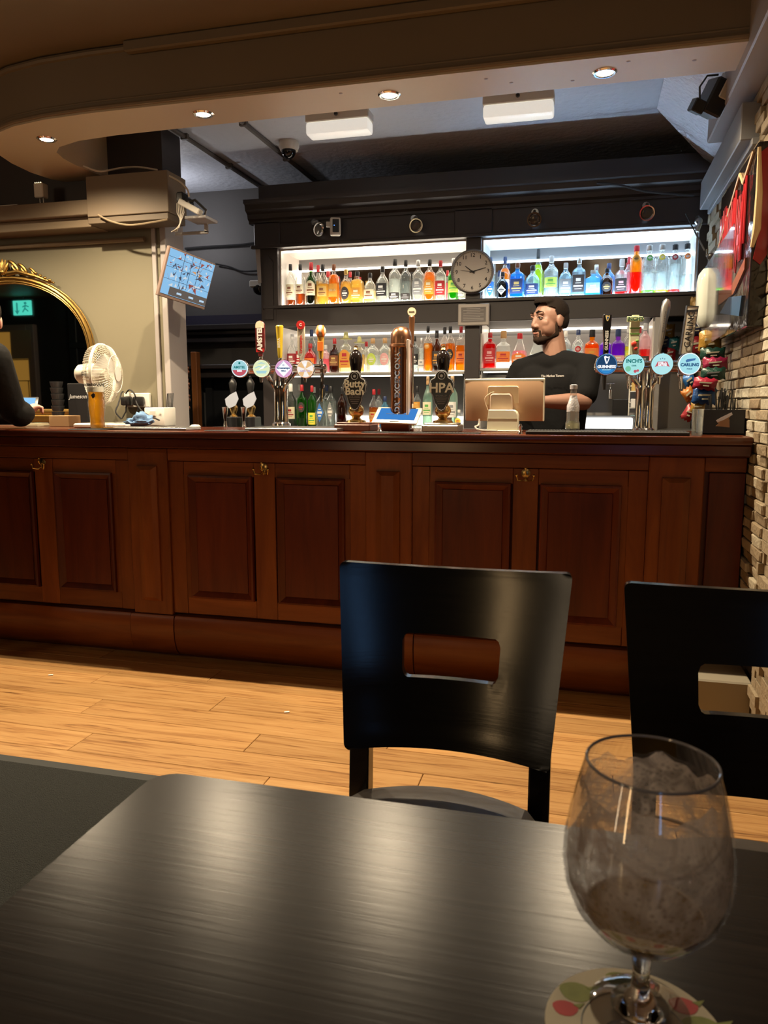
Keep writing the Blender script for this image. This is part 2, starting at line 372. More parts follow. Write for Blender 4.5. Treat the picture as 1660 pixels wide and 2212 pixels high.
# rear wall details, only visible in the mirror
a = MIR(-25, 720, -1.74); b_ = MIR(66, 720, -1.74)
dr = thing('door', 'dark framed door with amber lit glass seen in the gilt mirror', 'door', (a.x, -1.74, 0))
m = MB(); z1 = MIR(30, 718, -1.74).z
for x0, x1 in ((min(a.x, b_.x)-.1, min(a.x, b_.x)), (max(a.x, b_.x), max(a.x, b_.x)+.12)): m.box((x0, -1.75, 0), (x1, -1.66, z1+.1), .01)
m.box((min(a.x, b_.x), -1.75, z1), (max(a.x, b_.x), -1.66, z1+.1), .01); obj('door_frame', m, GREYTRIM, dr)
m = MB(); m.box((min(a.x, b_.x), -1.74, 0.02), (max(a.x, b_.x), -1.71, z1)); obj('glass_pane', m, lit('amber_glow_pane', (0.62, 0.30, 0.05), 0.42), dr)  # pane itself glows, standing in for the lit space behind it
m = MB()
for k in range(1, 7): m.box((min(a.x, b_.x), -1.712, 0.3*k), (max(a.x, b_.x), -1.705, 0.3*k+.012))
for k in range(1, 4): m.box((min(a.x, b_.x)+.22*k, -1.712, 0.3), (min(a.x, b_.x)+.22*k+.012, -1.705, 1.5))
obj('glazing_bar', m, mat('dark_amber', (0.1, 0.05, 0.01), 0.6), dr)
c = MIR(51, 745, -1.70); m = MB(); m.box((c.x-.17, -1.655, c.z-.2), (c.x+.17, -1.650, c.z+.2)); tag(obj('paper_notice', m, mat('buff_paper', (0.42, 0.38, 0.26), 0.8)), 'buff paper notice on the amber door, reflected in the mirror', 'notice')
c = MIR(48, 665, -1.5); s_ = 45*abs(MPP(48, 665, 9.36)); es = thing('exit_sign', 'illuminated green fire exit sign reflected in the gilt mirror', 'sign', (c.x, -1.5, c.z))
m = MB(); m.box((c.x-s_*.5, -1.53, c.z-s_*.34), (c.x+s_*.5, -1.50, c.z+s_*.34), .004); obj('light_panel', m, lit('exit_green', (0.10, 0.80, 0.62), 1.0), es)
m = MB(); m.box((c.x-s_*.58, -1.55, c.z-s_*.40), (c.x+s_*.58, -1.53, c.z+s_*.42), .004); m.tube([(c.x, -1.54, c.z+s_*.4), (c.x, -1.54, 2.66)], .01); obj('housing', m, GREY_PAINT, es)
G = lit('exit_dark', (0.02, 0.30, 0.26), 0.8)
m = MB(); X_ = c.x - s_*.26
m.box((X_-.012, -1.499, c.z-.07), (X_+.012, -1.496, c.z+.07)); m.prism([(X_-.04, c.z-.03), (X_, c.z-.09), (X_+.04, c.z-.03), (X_, c.z-.05)], -1.499, -1.496, 'y')
obj('arrow', m, G, es)
m = MB(); X_ = c.x + s_*.22; m.ball((X_, -1.497, c.z+.06), .018)
for q in (((0, .04), (-.01, -.01)), ((-.01, -.01), (.04, -.05)), ((-.01, -.01), (-.05, -.06)), ((0, .03), (.05, .01)), ((0, .03), (-.045, .01))):
    m.tube([(X_+q[0][0], -1.497, c.z+q[0][1]), (X_+q[1][0], -1.497, c.z+q[1][1])], .008, 6)
obj('running_figure', m, G, es)
m = MB()
for k in range(8): m.box((-7.1+.6*k, -1.75, .2), (-6.98+.6*k, -1.72, 2.5), .005)
m.box((-7.1, -1.75, 1.95), (-2.3, -1.71, 2.03), .005)
obj('panel_strip', m, mat('teal_gloss', (0.03, 0.05, 0.06), 0.3), wr)

# back wall mouldings to the left of the back bar
def brect(x0, y0, x1, y1, Y, d, bevel=0.003):
    a = PY(x0, y0, Y); b2 = PY(x1, y0, Y); c = PY((x0+x1)/2, y1, Y); t0 = PY((x0+x1)/2, y0, Y)
    return (a.x, Y, min(t0.z, c.z)), (b2.x, Y+d, max(t0.z, c.z)), bevel
m = MB(); m.box((-3.1, 5.10, 1.735), (-1.9, 5.18, 1.80)); struct('trim_6', m, mat('purple_glow_tint', (0.035, 0.033, 0.065), 0.5), 'band on the back wall with an indigo glow in its colour')  # purple glow on the band is put into its base colour
m = MB(); m.box((-3.1, 5.06, 1.695), (-1.9, 5.18, 1.735), .006); m.box((-3.1, 5.08, 1.665), (-1.9, 5.18, 1.690), .006); m.box((-3.1, 5.09, 1.61), (-1.9, 5.18, 1.645), .006); struct('trim_7', m, GREY_PAINT, 'stepped dark cornice below the indigo band')
m = MB(); m.box((-3.1, 4.95, 1.42), (-1.9, 5.18, 1.45), .005); m.box((-3.1, 5.0, 1.36), (-1.9, 5.18, 1.42), .005); struct('trim_8', m, GREY_PAINT, 'dark door head shelf on the back wall')
m = MB(); m.box((-3.1, 5.14, 0), (-2.72, 5.17, 1.36)); m.box((-2.68, 5.12, 0), (-2.63, 5.17, 1.36)); m.box((-2.2, 5.12, 0), (-2.1, 5.17, 1.36)); m.box((-2.63, 5.155, 0), (-2.2, 5.17, 1.36)); struct('door_1', m, mat('near_black_paint', (0.016, 0.017, 0.02), 0.4), 'near black doorway in the back wall')

# ------------------------------------------------------------------ counter
BX0, BX1 = -4.3, 0.585
bc = thing('bar_counter', 'long polished mahogany bar counter top with stepped front edge', 'counter', (-1.8, 3.35, 1.0))
m = MB(); m.box((BX0, 3.03, 1.030), (BX1, 3.68, 1.060), 0.006, seg=2); obj('countertop', m, MAHO_H, bc)
m = MB(); m.box((BX0, 3.048, 0.985), (BX1, 3.66, 1.0295), 0.005); obj('edge_moulding', m, MAHO_H, bc)
bf = thing('panelled_bar', 'reddish brown panelled wooden bar front with pilasters and curved plinth', 'bar', (-1.8, 3.3, 0))
m = MB(); m.box((BX0, 3.150, 0.0), (BX1, 3.60, 0.984)); obj('carcass', m, MAHO, bf)
PILC = [-3.07, -1.934, -0.798, 0.338]
m = MB(); 
def raised(x0, x1, z0, z1, yf, wmould=0.035):
    """bolection frame (a sloping ring) and a sunk flat field"""
    t = bmesh.new()
    def ring(i, y_): return [t.verts.new((a, y_, b_)) for a, b_ in ((x0+i, z0+i), (x1-i, z0+i), (x1-i, z1-i), (x0+i, z1-i))]
    R = [ring(0, yf), ring(0.002, yf-.014), ring(0.010, yf-.017), ring(wmould-.006, yf-.003), ring(wmould, yf+.004)]
    for A, B in zip(R, R[1:]):
        for k in range(4): t.faces.new((A[k], A[(k+1) % 4], B[(k+1) % 4], B[k]))
    bmesh.ops.recalc_face_normals(t, faces=t.faces); mm = MB(); mm.add(t); obj('panel_moulding', mm, MAHO, bf, smooth=20)
    mm = MB(); mm.box((x0+wmould-.001, yf-.001, z0+wmould-.001), (x1-wmould+.001, yf+.012, z1-wmould+.001)); obj('panel', mm, MAHO, bf)
bays = []
for i, c in enumerate(PILC):
    # pilaster: stile with a narrow raised and fielded panel
    m = MB(); m.box((c-.100, 3.112, .205), (c+.100, 3.16, .980), .004); obj('pilaster', m, OAKST, bf)
    t = bmesh.new(); x0, x1, z0, z1 = c-.052, c+.052, .27, .90
    R = [[t.verts.new((a, y_, b_)) for a, b_ in ((x0+k, z0+k*.7), (x1-k, z0+k*.7), (x1-k, z1-k*.7), (x0+k, z1-k*.7))] for k, y_ in ((0, 3.1125), (.002, 3.1035), (.026, 3.094))]
    for A, B in zip(R, R[1:]):
        for k in range(4): t.faces.new((A[k], A[(k+1) % 4], B[(k+1) % 4], B[k]))
    t.faces.new(R[-1]); bmesh.ops.recalc_face_normals(t, faces=t.faces); mm = MB(); mm.add(t); obj('pilaster_panel', mm, OAKST, bf, smooth=10)
    m = MB()
    prof = [(3.16, .204), (3.105, .204), (3.096, .19), (3.092, .14), (3.096, .09), (3.112, .04), (3.135, .012), (3.16, .002)]
    m.prism([(a, b_) for a, b_ in prof], c-.112, c+.112, 'x'); obj('plinth_block', m, OAK_H, bf)
    if i < 3 or True:
        n = PILC[i+1] if i < 3 else None
        xa, xb = c+.100, (n-.100 if n else BX1)
        m = MB(); m.prism([(a+.004, b_) for a, b_ in prof], xa+.016, (xb-.016 if n else BX1), 'x'); obj('plinth_board', m, OAK_H, bf)
        m = MB(); m.box((xa, 3.118, .925), (xb, 3.16, .980), .003); obj('top_rail', m, OAK_H, bf)
        if n:
            mid = (xa+xb)/2
            for s0, s1 in ((xa, mid-.395), (mid-.05, mid+.05), (mid+.395, xb)):
                m = MB(); m.box((s0, 3.128, .215), (s1, 3.16, .922), .002); obj('stile', m, OAKST, bf)
            for z0, z1 in ((.858, .922), (.215, .295)):
                for s0, s1 in ((mid-.394, mid-.0505), (mid+.0505, mid+.394)):
                    m = MB(); m.box((s0, 3.130, z0), (s1, 3.16, z1), .002); obj('rail', m, OAK_H, bf)
            raised(mid-.372, mid-.058, .292, .862, 3.132); raised(mid+.058, mid+.372, .292, .862, 3.132); bays.append(mid)
            for s0 in (mid-.396, mid+.371):
                m = MB(); m.box((s0, 3.131, .29), (s0+.025, 3.16, .86)); obj('stile', m, OAKST, bf)
        else:
            m = MB(); m.box((xa+.02, 3.132, .22), (BX1, 3.16, .92), .002); obj('panel', m, MAHO, bf)
# brass double hooks
def hook(x, label):
    t = thing('coat_hook', label, 'hook', (x, 3.1275, .897), group='brass hooks along the bar front')
    m = MB(); m.lathe([(0, 0), (.016, 0), (.018, .003), (.010, .006), (0, .006)], 14, TM((0, 0, .006), FRONT)); m.box((-.006, -.005, -.028), (.006, 0, .02), .002); obj('backplate', m, BRASS, t, local=True)
    for s in (-1, 1):
        m = MB(); m.tube([(0, -.004, -.012), (s*.012, -.02, -.024), (s*.030, -.034, -.020), (s*.034, -.036, -.004)], .0032, 8); m.ball((s*.034, -.036, .000), .006); obj('hook_arm', m, BRASS, t, local=True)
    m = MB(); m.tube([(0, -.004, 0), (0, -.022, .002), (0, -.03, .014), (0, -.026, .026)], .003, 8); m.ball((0, -.026, .028), .0055); obj('hook_arm', m, BRASS, t, local=True)
for xm, lb in zip(bays, ('brass double hook on the bar front, left of the fan', 'brass double hook on the bar front below the left beer taps', 'brass double hook on the bar front below the payment terminal')):
    hook(xm, lb)

# ------------------------------------------------------------------ back bar shelving
LEDW = lit('warm_white_led', (1.0, 0.88, 0.70), 13); LEDC = lit('cool_white_led', (0.56, 0.78, 1.0), 19)
LEDW2 = lit('warm_white_led_low', (1.0, 0.90, 0.74), 8)
BM = mat('back_mirror', (0.62, 0.60, 0.58), 0.06, 1.0)
WSH = mat('white_shelf_lining', (0.75, 0.72, 0.68), 0.35)
bb = thing('back_bar', 'dark charcoal back bar shelving with lit mirrored compartments', 'shelving', (-.7, 4.8, 0))
def part(name, mat_, *boxes, bevel=.003, parent=None):
    for lo, hi in boxes:
        m = MB(); m.box(lo, hi, bevel); o = obj(name, m, mat_, parent or bb)
    return o
F, B_ = 4.60, 4.95
part('post', GREY_PAINT, ((-2.0, F-.01, 0), (-1.885, B_, 2.13)))
m = MB(); m.prism([(-1.975, 1.70), (-1.915, 1.70), (-1.915, 2.05), (-1.945, 2.085), (-1.975, 2.05)], 4.582, 4.592, 'y'); obj('post_moulding', m, GREY_PAINT, bb)
part('post', GREY_PAINT, ((-.712, F-.012, 1.0), (-.625, F+.03, 2.13)))
part('post', GREY_PAINT, ((.548, F-.01, 1.66), (.61, B_, 2.13)))
part('post', mat('silver_frame', (0.45, 0.44, 0.43), 0.4, 0.6), ((.345, F-.005, 1.03), (.385, F+.03, 1.66)))
part('frieze', GREY_PAINT, ((-2.03, F-.02, 2.128), (.612, B_+.1, 2.30)))
part('frieze_panel', GREY_PAINT, ((-2.03, F-.03, 2.14), (-1.86, F-.02, 2.285)), ((-.78, F-.03, 2.14), (-.56, F-.02, 2.285)), bevel=.008)
cp = [(F+.02, 2.275), (F-.03, 2.275), (F-.03, 2.29), (F-.05, 2.30), (F-.055, 2.325), (F-.085, 2.345), (F-.09, 2.375), (F-.11, 2.38), (F-.11, 2.40), (F+.02, 2.40)]
m = MB(); m.prism(cp, -2.06, .612, 'x'); obj('cornice', m, GREY_PAINT, bb, smooth=20)
part('cornice_board', GREY_PAINT, ((-2.0, F-.02, 2.40), (.612, B_+.1, 2.50)))
part('cornice_lip', GREY_PAINT, ((-2.05, F-.035, 2.128), (.612, F-.005, 2.148)))
part('shelf', GREY_PAINT, ((-1.985, F-.02, 1.765), (.60, B_, 1.785)))
part('shelf_rail', GREY_PAINT, ((-1.90, F-.012, 1.655), (.60, F+.02, 1.764)))
part('shelf_underside', WSH, ((-1.88, F+.02, 1.70), (.345, B_, 1.71)))
for x0, x1, led in ((-1.885, -.712, LEDW), (-.625, .548, LEDC)):
    part('compartment_lining', WSH, ((x0, F+.03, 2.118), (x1, B_, 2.128)), ((x0, F+.03, 1.786), (x0+.008, B_, 2.118)), ((x1-.008, F+.03, 1.786), (x1, B_, 2.118)), bevel=0)
    part('mirror_panel', BM, ((x0+.01, B_-.012, 1.83), (x1-.01, B_-.004, 2.045)), bevel=0)
    part('back_board', mat('compartment_grey', (0.13, 0.125, 0.125), 0.5), ((x0, B_-.004, 1.785), (x1, B_+.004, 2.12)), bevel=0)
    part('led_strip', led, ((x0+.02, F+.035, 2.108), (x1-.02, F+.045, 2.116)), bevel=0)
    part('led_strip', led, ((x0+.02, B_-.025, 2.040), (x1-.02, B_-.013, 2.049)), bevel=0)
    part('led_strip', led, ((x0+.02, B_-.03, 1.786), (x1-.02, B_-.013, 1.835)), bevel=0)
    part('light_panel', lit('panel_warm', (1.0, .88, .70), 7.5) if led is LEDW else lit('panel_cool', (.56, .78, 1.0), 14.0), ((x0+.02, F+.045, 1.7852), (x1-.02, F+.26, 1.7862)), bevel=0)
    part('led_strip', lit('uplight_warm_fill', (1.0, .90, .76), 26) if led is LEDW else lit('uplight_cool_fill', (.55, .76, 1.0), 46), ((x0+.02, F+.020, 1.7852), (x1-.02, F+.040, 1.7865)), bevel=0)  # extra strip added to brighten the ceiling ahead of the shelves
    part('led_strip', led, ((x0+.009, B_-.03, 1.79), (x0+.018, B_-.013, 2.05)), bevel=0)
    part('led_strip', led, ((x1-.018, B_-.03, 1.79), (x1-.009, B_-.013, 2.05)), bevel=0)
LEDM = lit('warm_white_led_mid', (1.0, 0.88, 0.70), 5.5)
for x0, x1, zs in ((-1.885, -.712, 1.372), (-.625, .345, 1.388)):
    part('glass_shelf', mat('shelf_edge_steel', (0.5, 0.5, 0.48), 0.3, 0.7), ((x0, F, zs-.018), (x1, F+.012, zs-.002)))
    part('shelf', mat('black_shelf', (0.02, 0.02, 0.02), 0.3), ((x0, F+.012, zs-.014), (x1, B_, zs)))
    part('mirror_panel', mat('smoky_mirror', (0.34, 0.325, 0.31), 0.25, 0.25), ((x0+.01, B_-.012, zs+.06), (x1-.01, B_-.004, 1.60)), bevel=0)
    part('back_board', mat('compartment_grey', (0.13, 0.125, 0.125), 0.5), ((x0, B_-.004, 1.0), (x1, B_+.004, 1.70)), bevel=0)
    part('led_strip', LEDM, ((x0+.02, B_-.03, 1.625), (x1-.02, B_-.013, 1.638)), bevel=0)
    part('led_strip', LEDM, ((x0+.02, F+.03, 1.690), (x1-.02, F+.05, 1.699)), bevel=0)
    part('led_strip', LEDW2, ((x0+.02, B_-.03, zs+.001), (x1-.02, B_-.013, zs+.055)), bevel=0)
    part('light_panel', lit('panel_warm_low', (1.0, .88, .70), 3.6), ((x0+.02, F+.045, zs-.0010), (x1-.02, F+.26, zs+.0003)), bevel=0)
    part('led_strip', LEDM, ((x0+.02, F+.03, zs-.026), (x1-.02, F+.045, zs-.019)), bevel=0)
    part('compartment_lining', WSH, ((x0, F+.03, 1.0), (x0+.008, B_, 1.655)), ((x1-.008, F+.03, 1.0), (x1, B_, 1.655)), bevel=0)
part('mirror_panel', mat('smoky_mirror', (0.34, 0.325, 0.31), 0.25, 0.25), ((-.62, B_-.012, 1.10), (.34, B_-.004, 1.36)), bevel=0)
part('led_strip', LEDW2, ((-1.6, B_-.03, 1.042), (-.74, B_-.013, 1.10)), bevel=0)
part('shelf', STEEL, ((-.62, F+.05, 1.325), (-.30, B_, 1.335)))
part('counter_shelf', mat('grey_laminate', (0.12, 0.12, 0.12), 0.3), ((-2.3, 4.42, 1.005), (.60, B_, 1.035)))
part('base_cabinet', GREY_PAINT, ((-2.3, 4.46, 0), (.60, B_, 1.005)))
part('side_panel', mat('steel_back', (0.30, 0.29, 0.28), 0.3, .8), ((.385, B_-.03, 1.03), (.60, B_, 1.66)))
lb = thing('light_box', 'bright white lit panel behind the bar under the right taps', 'light', (.1, 4.5, 1.03))
m = MB(); lo, hi, b0 = brect(1258, 903, 1368, 926, 4.40, .05); m.box(lo, hi, .004); obj('diffuser', m, lit('panel_glow', (1.0, 0.97, 0.9), 2.2), lb)
m = MB(); lo = (lo[0], lo[1], max(lo[2], 1.045)); lo2 = (lo[0]-.012, 4.452, 1.0365); m.box(lo2, (hi[0]+.012, 4.50, hi[2]+.012), .004); obj('housing', m, STEEL, lb)

# ------------------------------------------------------------------ bottles
PROF = {   # radius / half width, height / total height
 'wine':   ([(0, 0), (.92, 0), (1, .02), (1, .56), (.96, .61), (.70, .68), (.42, .74), (.34, .80), (.32, .985), (.32, 1)], 2.0, .82),
 'spirit': ([(0, 0), (.92, 0), (1, .02), (1, .60), (.93, .66), (.66, .72), (.38, .77), (.31, .82), (.30, .985), (.30, 1)], 2.2, .85),
 'square': ([(0, 0), (.95, 0), (1, .02), (1, .62), (.94, .68), (.60, .73), (.34, .77), (.29, .83), (.29, 1)], 5.0, .86),
 'squat':  ([(0, 0), (.94, 0), (1, .03), (1, .50), (.90, .60), (.60, .70), (.34, .76), (.28, .82), (.28, 1)], 2.6, .84),
 'flask':  ([(0, 0), (.78, 0), (.90, .03), (1, .30), (1, .50), (.88, .62), (.55, .70), (.32, .76), (.28, .84), (.28, 1)], 2.0, .86),
 'bell':   ([(0, 0), (.86, 0), (.98, .04), (1, .16), (.92, .40), (.70, .60), (.48, .74), (.34, .82), (.30, .9), (.30, 1)], 2.0, .88),
 'tall':   ([(0, 0), (.94, 0), (1, .015), (1, .68), (.93, .735), (.62, .78), (.46, .82), (.44, .87), (.40, .88), (.40, 1)], 2.0, .885),
 'decanter': ([(0, 0), (.95, 0), (1, .03), (1, .52), (.88, .62), (.50, .68), (.34, .71), (.34, .83), (.34, 1)], 5.0, .80),
 'cone':   ([(0, 0), (.78, 0), (.86, .03), (1, .28), (.94, .42), (.62, .62), (.36, .76), (.28, .82), (.28, 1)], 4.0, .84),
}
GC = {'clear': (.93, .95, .93), 'pale_blue': (.72, .86, .93), 'green': (.16, .55, .14), 'dark_green': (.10, .22, .05), 'blue': (.18, .55, .85), 'sky': (.45, .80, .95),
      'brown': (.28, .12, .04), 'dark': (.05, .035, .03), 'pink': (.95, .75, .76), 'smoke': (.55, .58, .58), 'pale_green': (.70, .88, .76), 'purple': (.55, .20, .85), 'orange': (.98, .48, .05), 'red': (.80, .05, .07), 'yellow_green': (.80, .92, .55)}
LQ = {'amber': (.95, .42, .05), 'dark_amber': (.50, .18, .03), 'gold': (.97, .72, .25), 'pale_gold': (.96, .86, .55), 'red': (.92, .06, .05), 'pink': (.96, .45, .50), 'clear': (.90, .94, .93), 'orange': (1.0, .45, .04),
      'blue': (.25, .65, .95), 'green': (.30, .85, .10), 'lime': (.75, .95, .10), 'purple': (.60, .15, .85), 'yellow': (.97, .92, .15), 'brown': (.20, .08, .02)}
CAPC = {'black': (.015, .015, .018), 'red': (.45, .02, .03), 'silver': (.6, .6, .6), 'gold': (.6, .42, .14), 'cork': (.45, .27, .12), 'white': (.75, .75, .72), 'navy': (.02, .04, .13), 'brown': (.20, .07, .03), 'olive': (.45, .43, .16), 'orange': (.75, .2, .03), 'clear': (.7, .72, .72)}
INK = dict(CAPC); INK.update({'cream': (.78, .72, .52), 'blue': (.04, .18, .55), 'grey': (.25, .26, .27), 'green': (.10, .38, .08), 'lime': (.55, .72, .12), 'yellow': (.85, .75, .08), 'pink': (.75, .40, .42), 'darkred': (.30, .02, .03), 'dark': (.04, .035, .035), 'teal': (.08, .35, .38), 'amber': (.65, .30, .04), 'skyblue': (.35, .62, .75)})
def capmat(k): return mat('cap_' + k, CAPC[k], 0.35, 0.9 if k in ('silver', 'gold') else 0.0)
def inkmat(k): return mat('label_' + k, INK[k], 0.55, var=(60, .15))
def bent(pts_fn, R, n, N=12, x0=-1, x1=1, push=1.012):
    """vertical strips bent round the bottle: pts_fn(u) -> (zlo, zhi) for u in -1..1"""
    t = bmesh.new(); cols = []
    for i in range(N+1):
        x = x0 + (x1-x0)*i/N; u = -1 + 2*i/N; lo, hi = pts_fn(max(-.999, min(.999, u)))
        xx = min(abs(x), R*.985); yv = -((R**n - xx**n) ** (1/n))*push - .0004
        cols.append((t.verts.new((x, yv, lo)), t.verts.new((x, yv, hi))))
    for a, b_ in zip(cols, cols[1:]):
        t.faces.new((a[0], b_[0], b_[1], a[1]))
    mb = MB(); mb.add(t); return mb
def shape_fn(kind, z0, z1):
    zc, h = (z0+z1)/2, (z1-z0)/2
    if kind == 'round': return lambda u: (zc-h*math.sqrt(1-u*u), zc+h*math.sqrt(1-u*u))
    if kind == 'diamond': return lambda u: (zc-h*(1-abs(u)), zc+h*(1-abs(u)))
    if kind == 'arch': return lambda u: (z0, zc+h*math.sqrt(1-u*u*.8))
    if kind == 'shield': return lambda u: (z0+h*1.3*abs(u)**1.5, z1)
    return lambda u: (z0, z1)
SHELF = {'top': (1.7865, 4.70, 4.83), 'topr': (1.7865, 4.70, 4.84), 'midl': (1.3725, 4.70, 4.83), 'midr': (1.3885, 4.70, 4.83), 'low': (1.0355, 4.66, 4.80)}
GROUP = {'top': 'bottles on the left half of the top shelf', 'topr': 'bottles on the right half of the top shelf', 'midl': 'bottles on the left middle shelf', 'midr': 'bottles on the right middle shelf', 'low': 'bottles standing on the back counter'}
def bottle(row, px, top, w, style, glass, liquid, cap, lab, label, back=False):
    z0, Yf, Yb = SHELF[row]; Y = Yb if back else Yf
    mid = PY(px, (top + 660)/2 if row.startswith('top') else (top+800)/2, Y); k = MPP(px, 700, Y)
    H = PY(px, top, Y).z - z0; R = w*k/2*1.0
    prof, n, cz = PROF[style]
    lims = (-1.874, -.722) if mid.x < -.67 else (-.614, .537 if row == 'topr' else .334)
    if row != 'low' or mid.x < -.67: mid.x = max(lims[0]+R, min(lims[1]-R, mid.x))
    t = thing('bottle', label, 'bottle', (mid.x, Y, z0), (0, 0, random.uniform(-.1, .1)), GROUP[row])
    m = MB(); m.lathe([(r*R, z*H) for r, z in prof if z <= cz+.03], 20, n=n, cap=False)
    obj('glass', m, glassy('glass_' + glass, GC[glass], .14, .04, .12 if glass in ('clear', 'smoke', 'pale_blue') else .45), t, local=True)
    if liquid:
        lk, f = liquid; f = min(f, cz-.04)
        pts = [(r*R*.93, .006+z*H) for r, z in prof if z <= f]
        rr = None
        for (r0, a), (r1, b_) in zip(prof, prof[1:]):
            if a <= f <= b_ and b_ > a: rr = r0+(r1-r0)*(f-a)/(b_-a)
        if rr: pts += [(rr*R*.93, f*H), (0, f*H)]
        m = MB(); m.lathe(pts, 16, n=n)
        obj('liquid', m, glassy('liquid_' + lk, LQ[lk], .0, .1, .25 if lk == 'clear' else .5), t, local=True)
    rn = prof[-1][0]*R
    m = MB()
    if cap == 'sombrero':
        m.lathe([(0, cz*H), (R*.30, cz*H), (R*.95, cz*H+.004), (R*.98, cz*H+.010), (R*.42, cz*H+.008), (R*.34, H*.97), (R*.2, H), (0, H)], 18); cap = 'olive'
    elif cap == 'ball': m.lathe([(0, cz*H), (rn*1.1, cz*H), (rn*1.1, cz*H+.006)], 14); m.ball((0, 0, (cz*H+H)/2+.004), (rn*1.35, rn*1.35, (H-cz*H)/2)); cap = 'silver'
    else: m.lathe([(0, cz*H), (rn*1.18, cz*H), (rn*1.22, cz*H+.004), (rn*1.18, H-.003), (rn*1.0, H), (0, H)], 14)
    obj('cap', m, capmat(cap), t, local=True)
    if lab:
        ck, a, b_, shp, ink, txt = (list(lab) + [None])[:6]
        Ra = R; ww = R*(.86 if shp in ('rect', 'arch') else .72)
        if shp in ('round', 'diamond', 'shield'): ww = min(ww, (b_-a)*H*.5)
        mb = bent(shape_fn(shp, a*H, b_*H), Ra, n, 12, -ww, ww); lo_ = obj('label', mb, inkmat(ck), t, local=True, smooth=60)
        mb = MB()
        hh = (b_-a)*H
        if txt:
            T = text(txt, min(hh*.5, ww*1.7/max(1, len(txt)*.55)), TM((0, 0, (a+b_)/2*H), FRONT), 0.0002, .0004)
            for v in T.b.verts: v.co.y = -((R**n - min(abs(v.co.x), R*.98)**n) ** (1/n))*1.03 - .0006
            mb = T
        elif shp in ('rect', 'arch'):
            for q0, q1, wq in ((.16, .20, .6), (.30, .40, .8), (.50, .54, .5), (.62, .80, .42)):
                mb.add(bent(shape_fn('rect', a*H+hh*q0, a*H+hh*q1), Ra, n, 6, -ww*wq, ww*wq, 1.03).b)
        else:
            for q0, q1, wq in ((.30, .36, .4), (.44, .56, .62), (.64, .69, .36)):
                mb.add(bent(shape_fn('rect', a*H+hh*q0, a*H+hh*q1), Ra, n, 6, -ww*wq, ww*wq, 1.03).b)
        obj('print', mb, inkmat(ink), t, local=True, smooth=60)
    return t
c = 'clear'
TOPL = [
 (622, 571, 21, 'spirit', c, ('dark_amber', .16), 'black', ('cream', .22, .52, 'rect', 'brown'), 'clear whisky bottle almost empty, leftmost on the top shelf'),
 (649.5, 571, 21, 'spirit', c, ('dark_amber', .30), 'black', ('cream', .30, .52, 'rect', 'brown'), 'nearly empty clear whisky bottle with pale label, second on the top shelf'),
 (673, 567, 23, 'wine', 'dark_green', ('brown', .5), 'red', ('cream', .24, .58, 'arch', 'brown'), 'dark green bottle with red cap and arched cream label'),
 (688, 573, 20, 'spirit', c, ('gold', .6), 'red', None, 'golden bottle with red cap behind the dark green bottle', True),
 (698, 571, 24, 'squat', c, ('gold', .5), 'black', ('gold', .22, .46, 'rect', 'brown'), 'black capped gold bottle with gold label right of the dark green bottle'),
 (709, 586, 20, 'spirit', c, ('amber', .6), 'red', None, 'small red capped amber bottle half hidden behind gold bottles', True),
 (722, 571, 24, 'spirit', c, ('amber', .75), 'brown', ('amber', .2, .52, 'rect', 'cream', 'BELLS'), 'full amber whisky bottle with orange label and white lettering'),
 (748, 582, 25, 'flask', c, ('gold', .62), 'gold', ('dark', .14, .50, 'round', 'white'), 'round bottle with gold top and dark oval label'),
 (757, 587, 18, 'spirit', c, ('amber', .6), 'red', None, 'red capped bottle tucked behind the round dark label bottle', True),
 (772.5, 587, 27, 'square', c, ('gold', .75), 'black', ('amber', .14, .50, 'rect', 'cream'), 'square shouldered honey bottle with amber label and black cap'),
 (800, 590, 26, 'squat', c, ('pale_gold', .42), 'black', ('cream', .16, .46, 'rect', 'brown'), 'squat pale gold bottle with wide cream label'),
 (827, 576, 28, 'squat', c, ('clear', .45), 'black', ('black', .20, .54, 'rect', 'white'), 'clear bottle with square black label left of the tall clear vodka bottle'),
 (853.5, 560, 26, 'spirit', c, ('clear', .55), 'black', ('dark', .10, .24, 'rect', 'white'), 'tall clear vodka bottle with black cap and low dark label'),
 (877, 562, 23, 'spirit', 'smoke', ('clear', .5), 'black', ('dark', .08, .22, 'rect', 'grey'), 'tall smoky bottle with black cap and dark band'),
 (904, 562, 26, 'spirit', c, ('clear', .55), 'silver', ('grey', .18, .56, 'arch', 'white'), 'clear bottle with silver cap and arched grey label'),
 (928.5, 561, 25, 'spirit', c, ('amber', .70), 'black', ('amber', .18, .52, 'arch', 'cream'), 'amber rum bottle with black cap and arched pale label'),
 (952, 563, 24, 'spirit', c, ('clear', .60), 'red', ('red', .16, .50, 'rect', 'white'), 'clear bottle with red cap and red label'),
 (967, 584, 14, 'spirit', c, ('pink', .6), 'red', None, 'red topped bottle half hidden behind the red label bottle', True),
 (980.5, 558, 25, 'wine', 'green', ('green', .5), 'silver', ('lime', .20, .48, 'rect', 'green'), 'bright green bottle with yellow label left of the clock'),
 (997, 598, 17, 'spirit', c, ('clear', .4), 'white', ('white', .2, .5, 'rect', 'grey'), 'clear bottle partly hidden by the clock'),
]
for r in TOPL: bottle('top', *r)
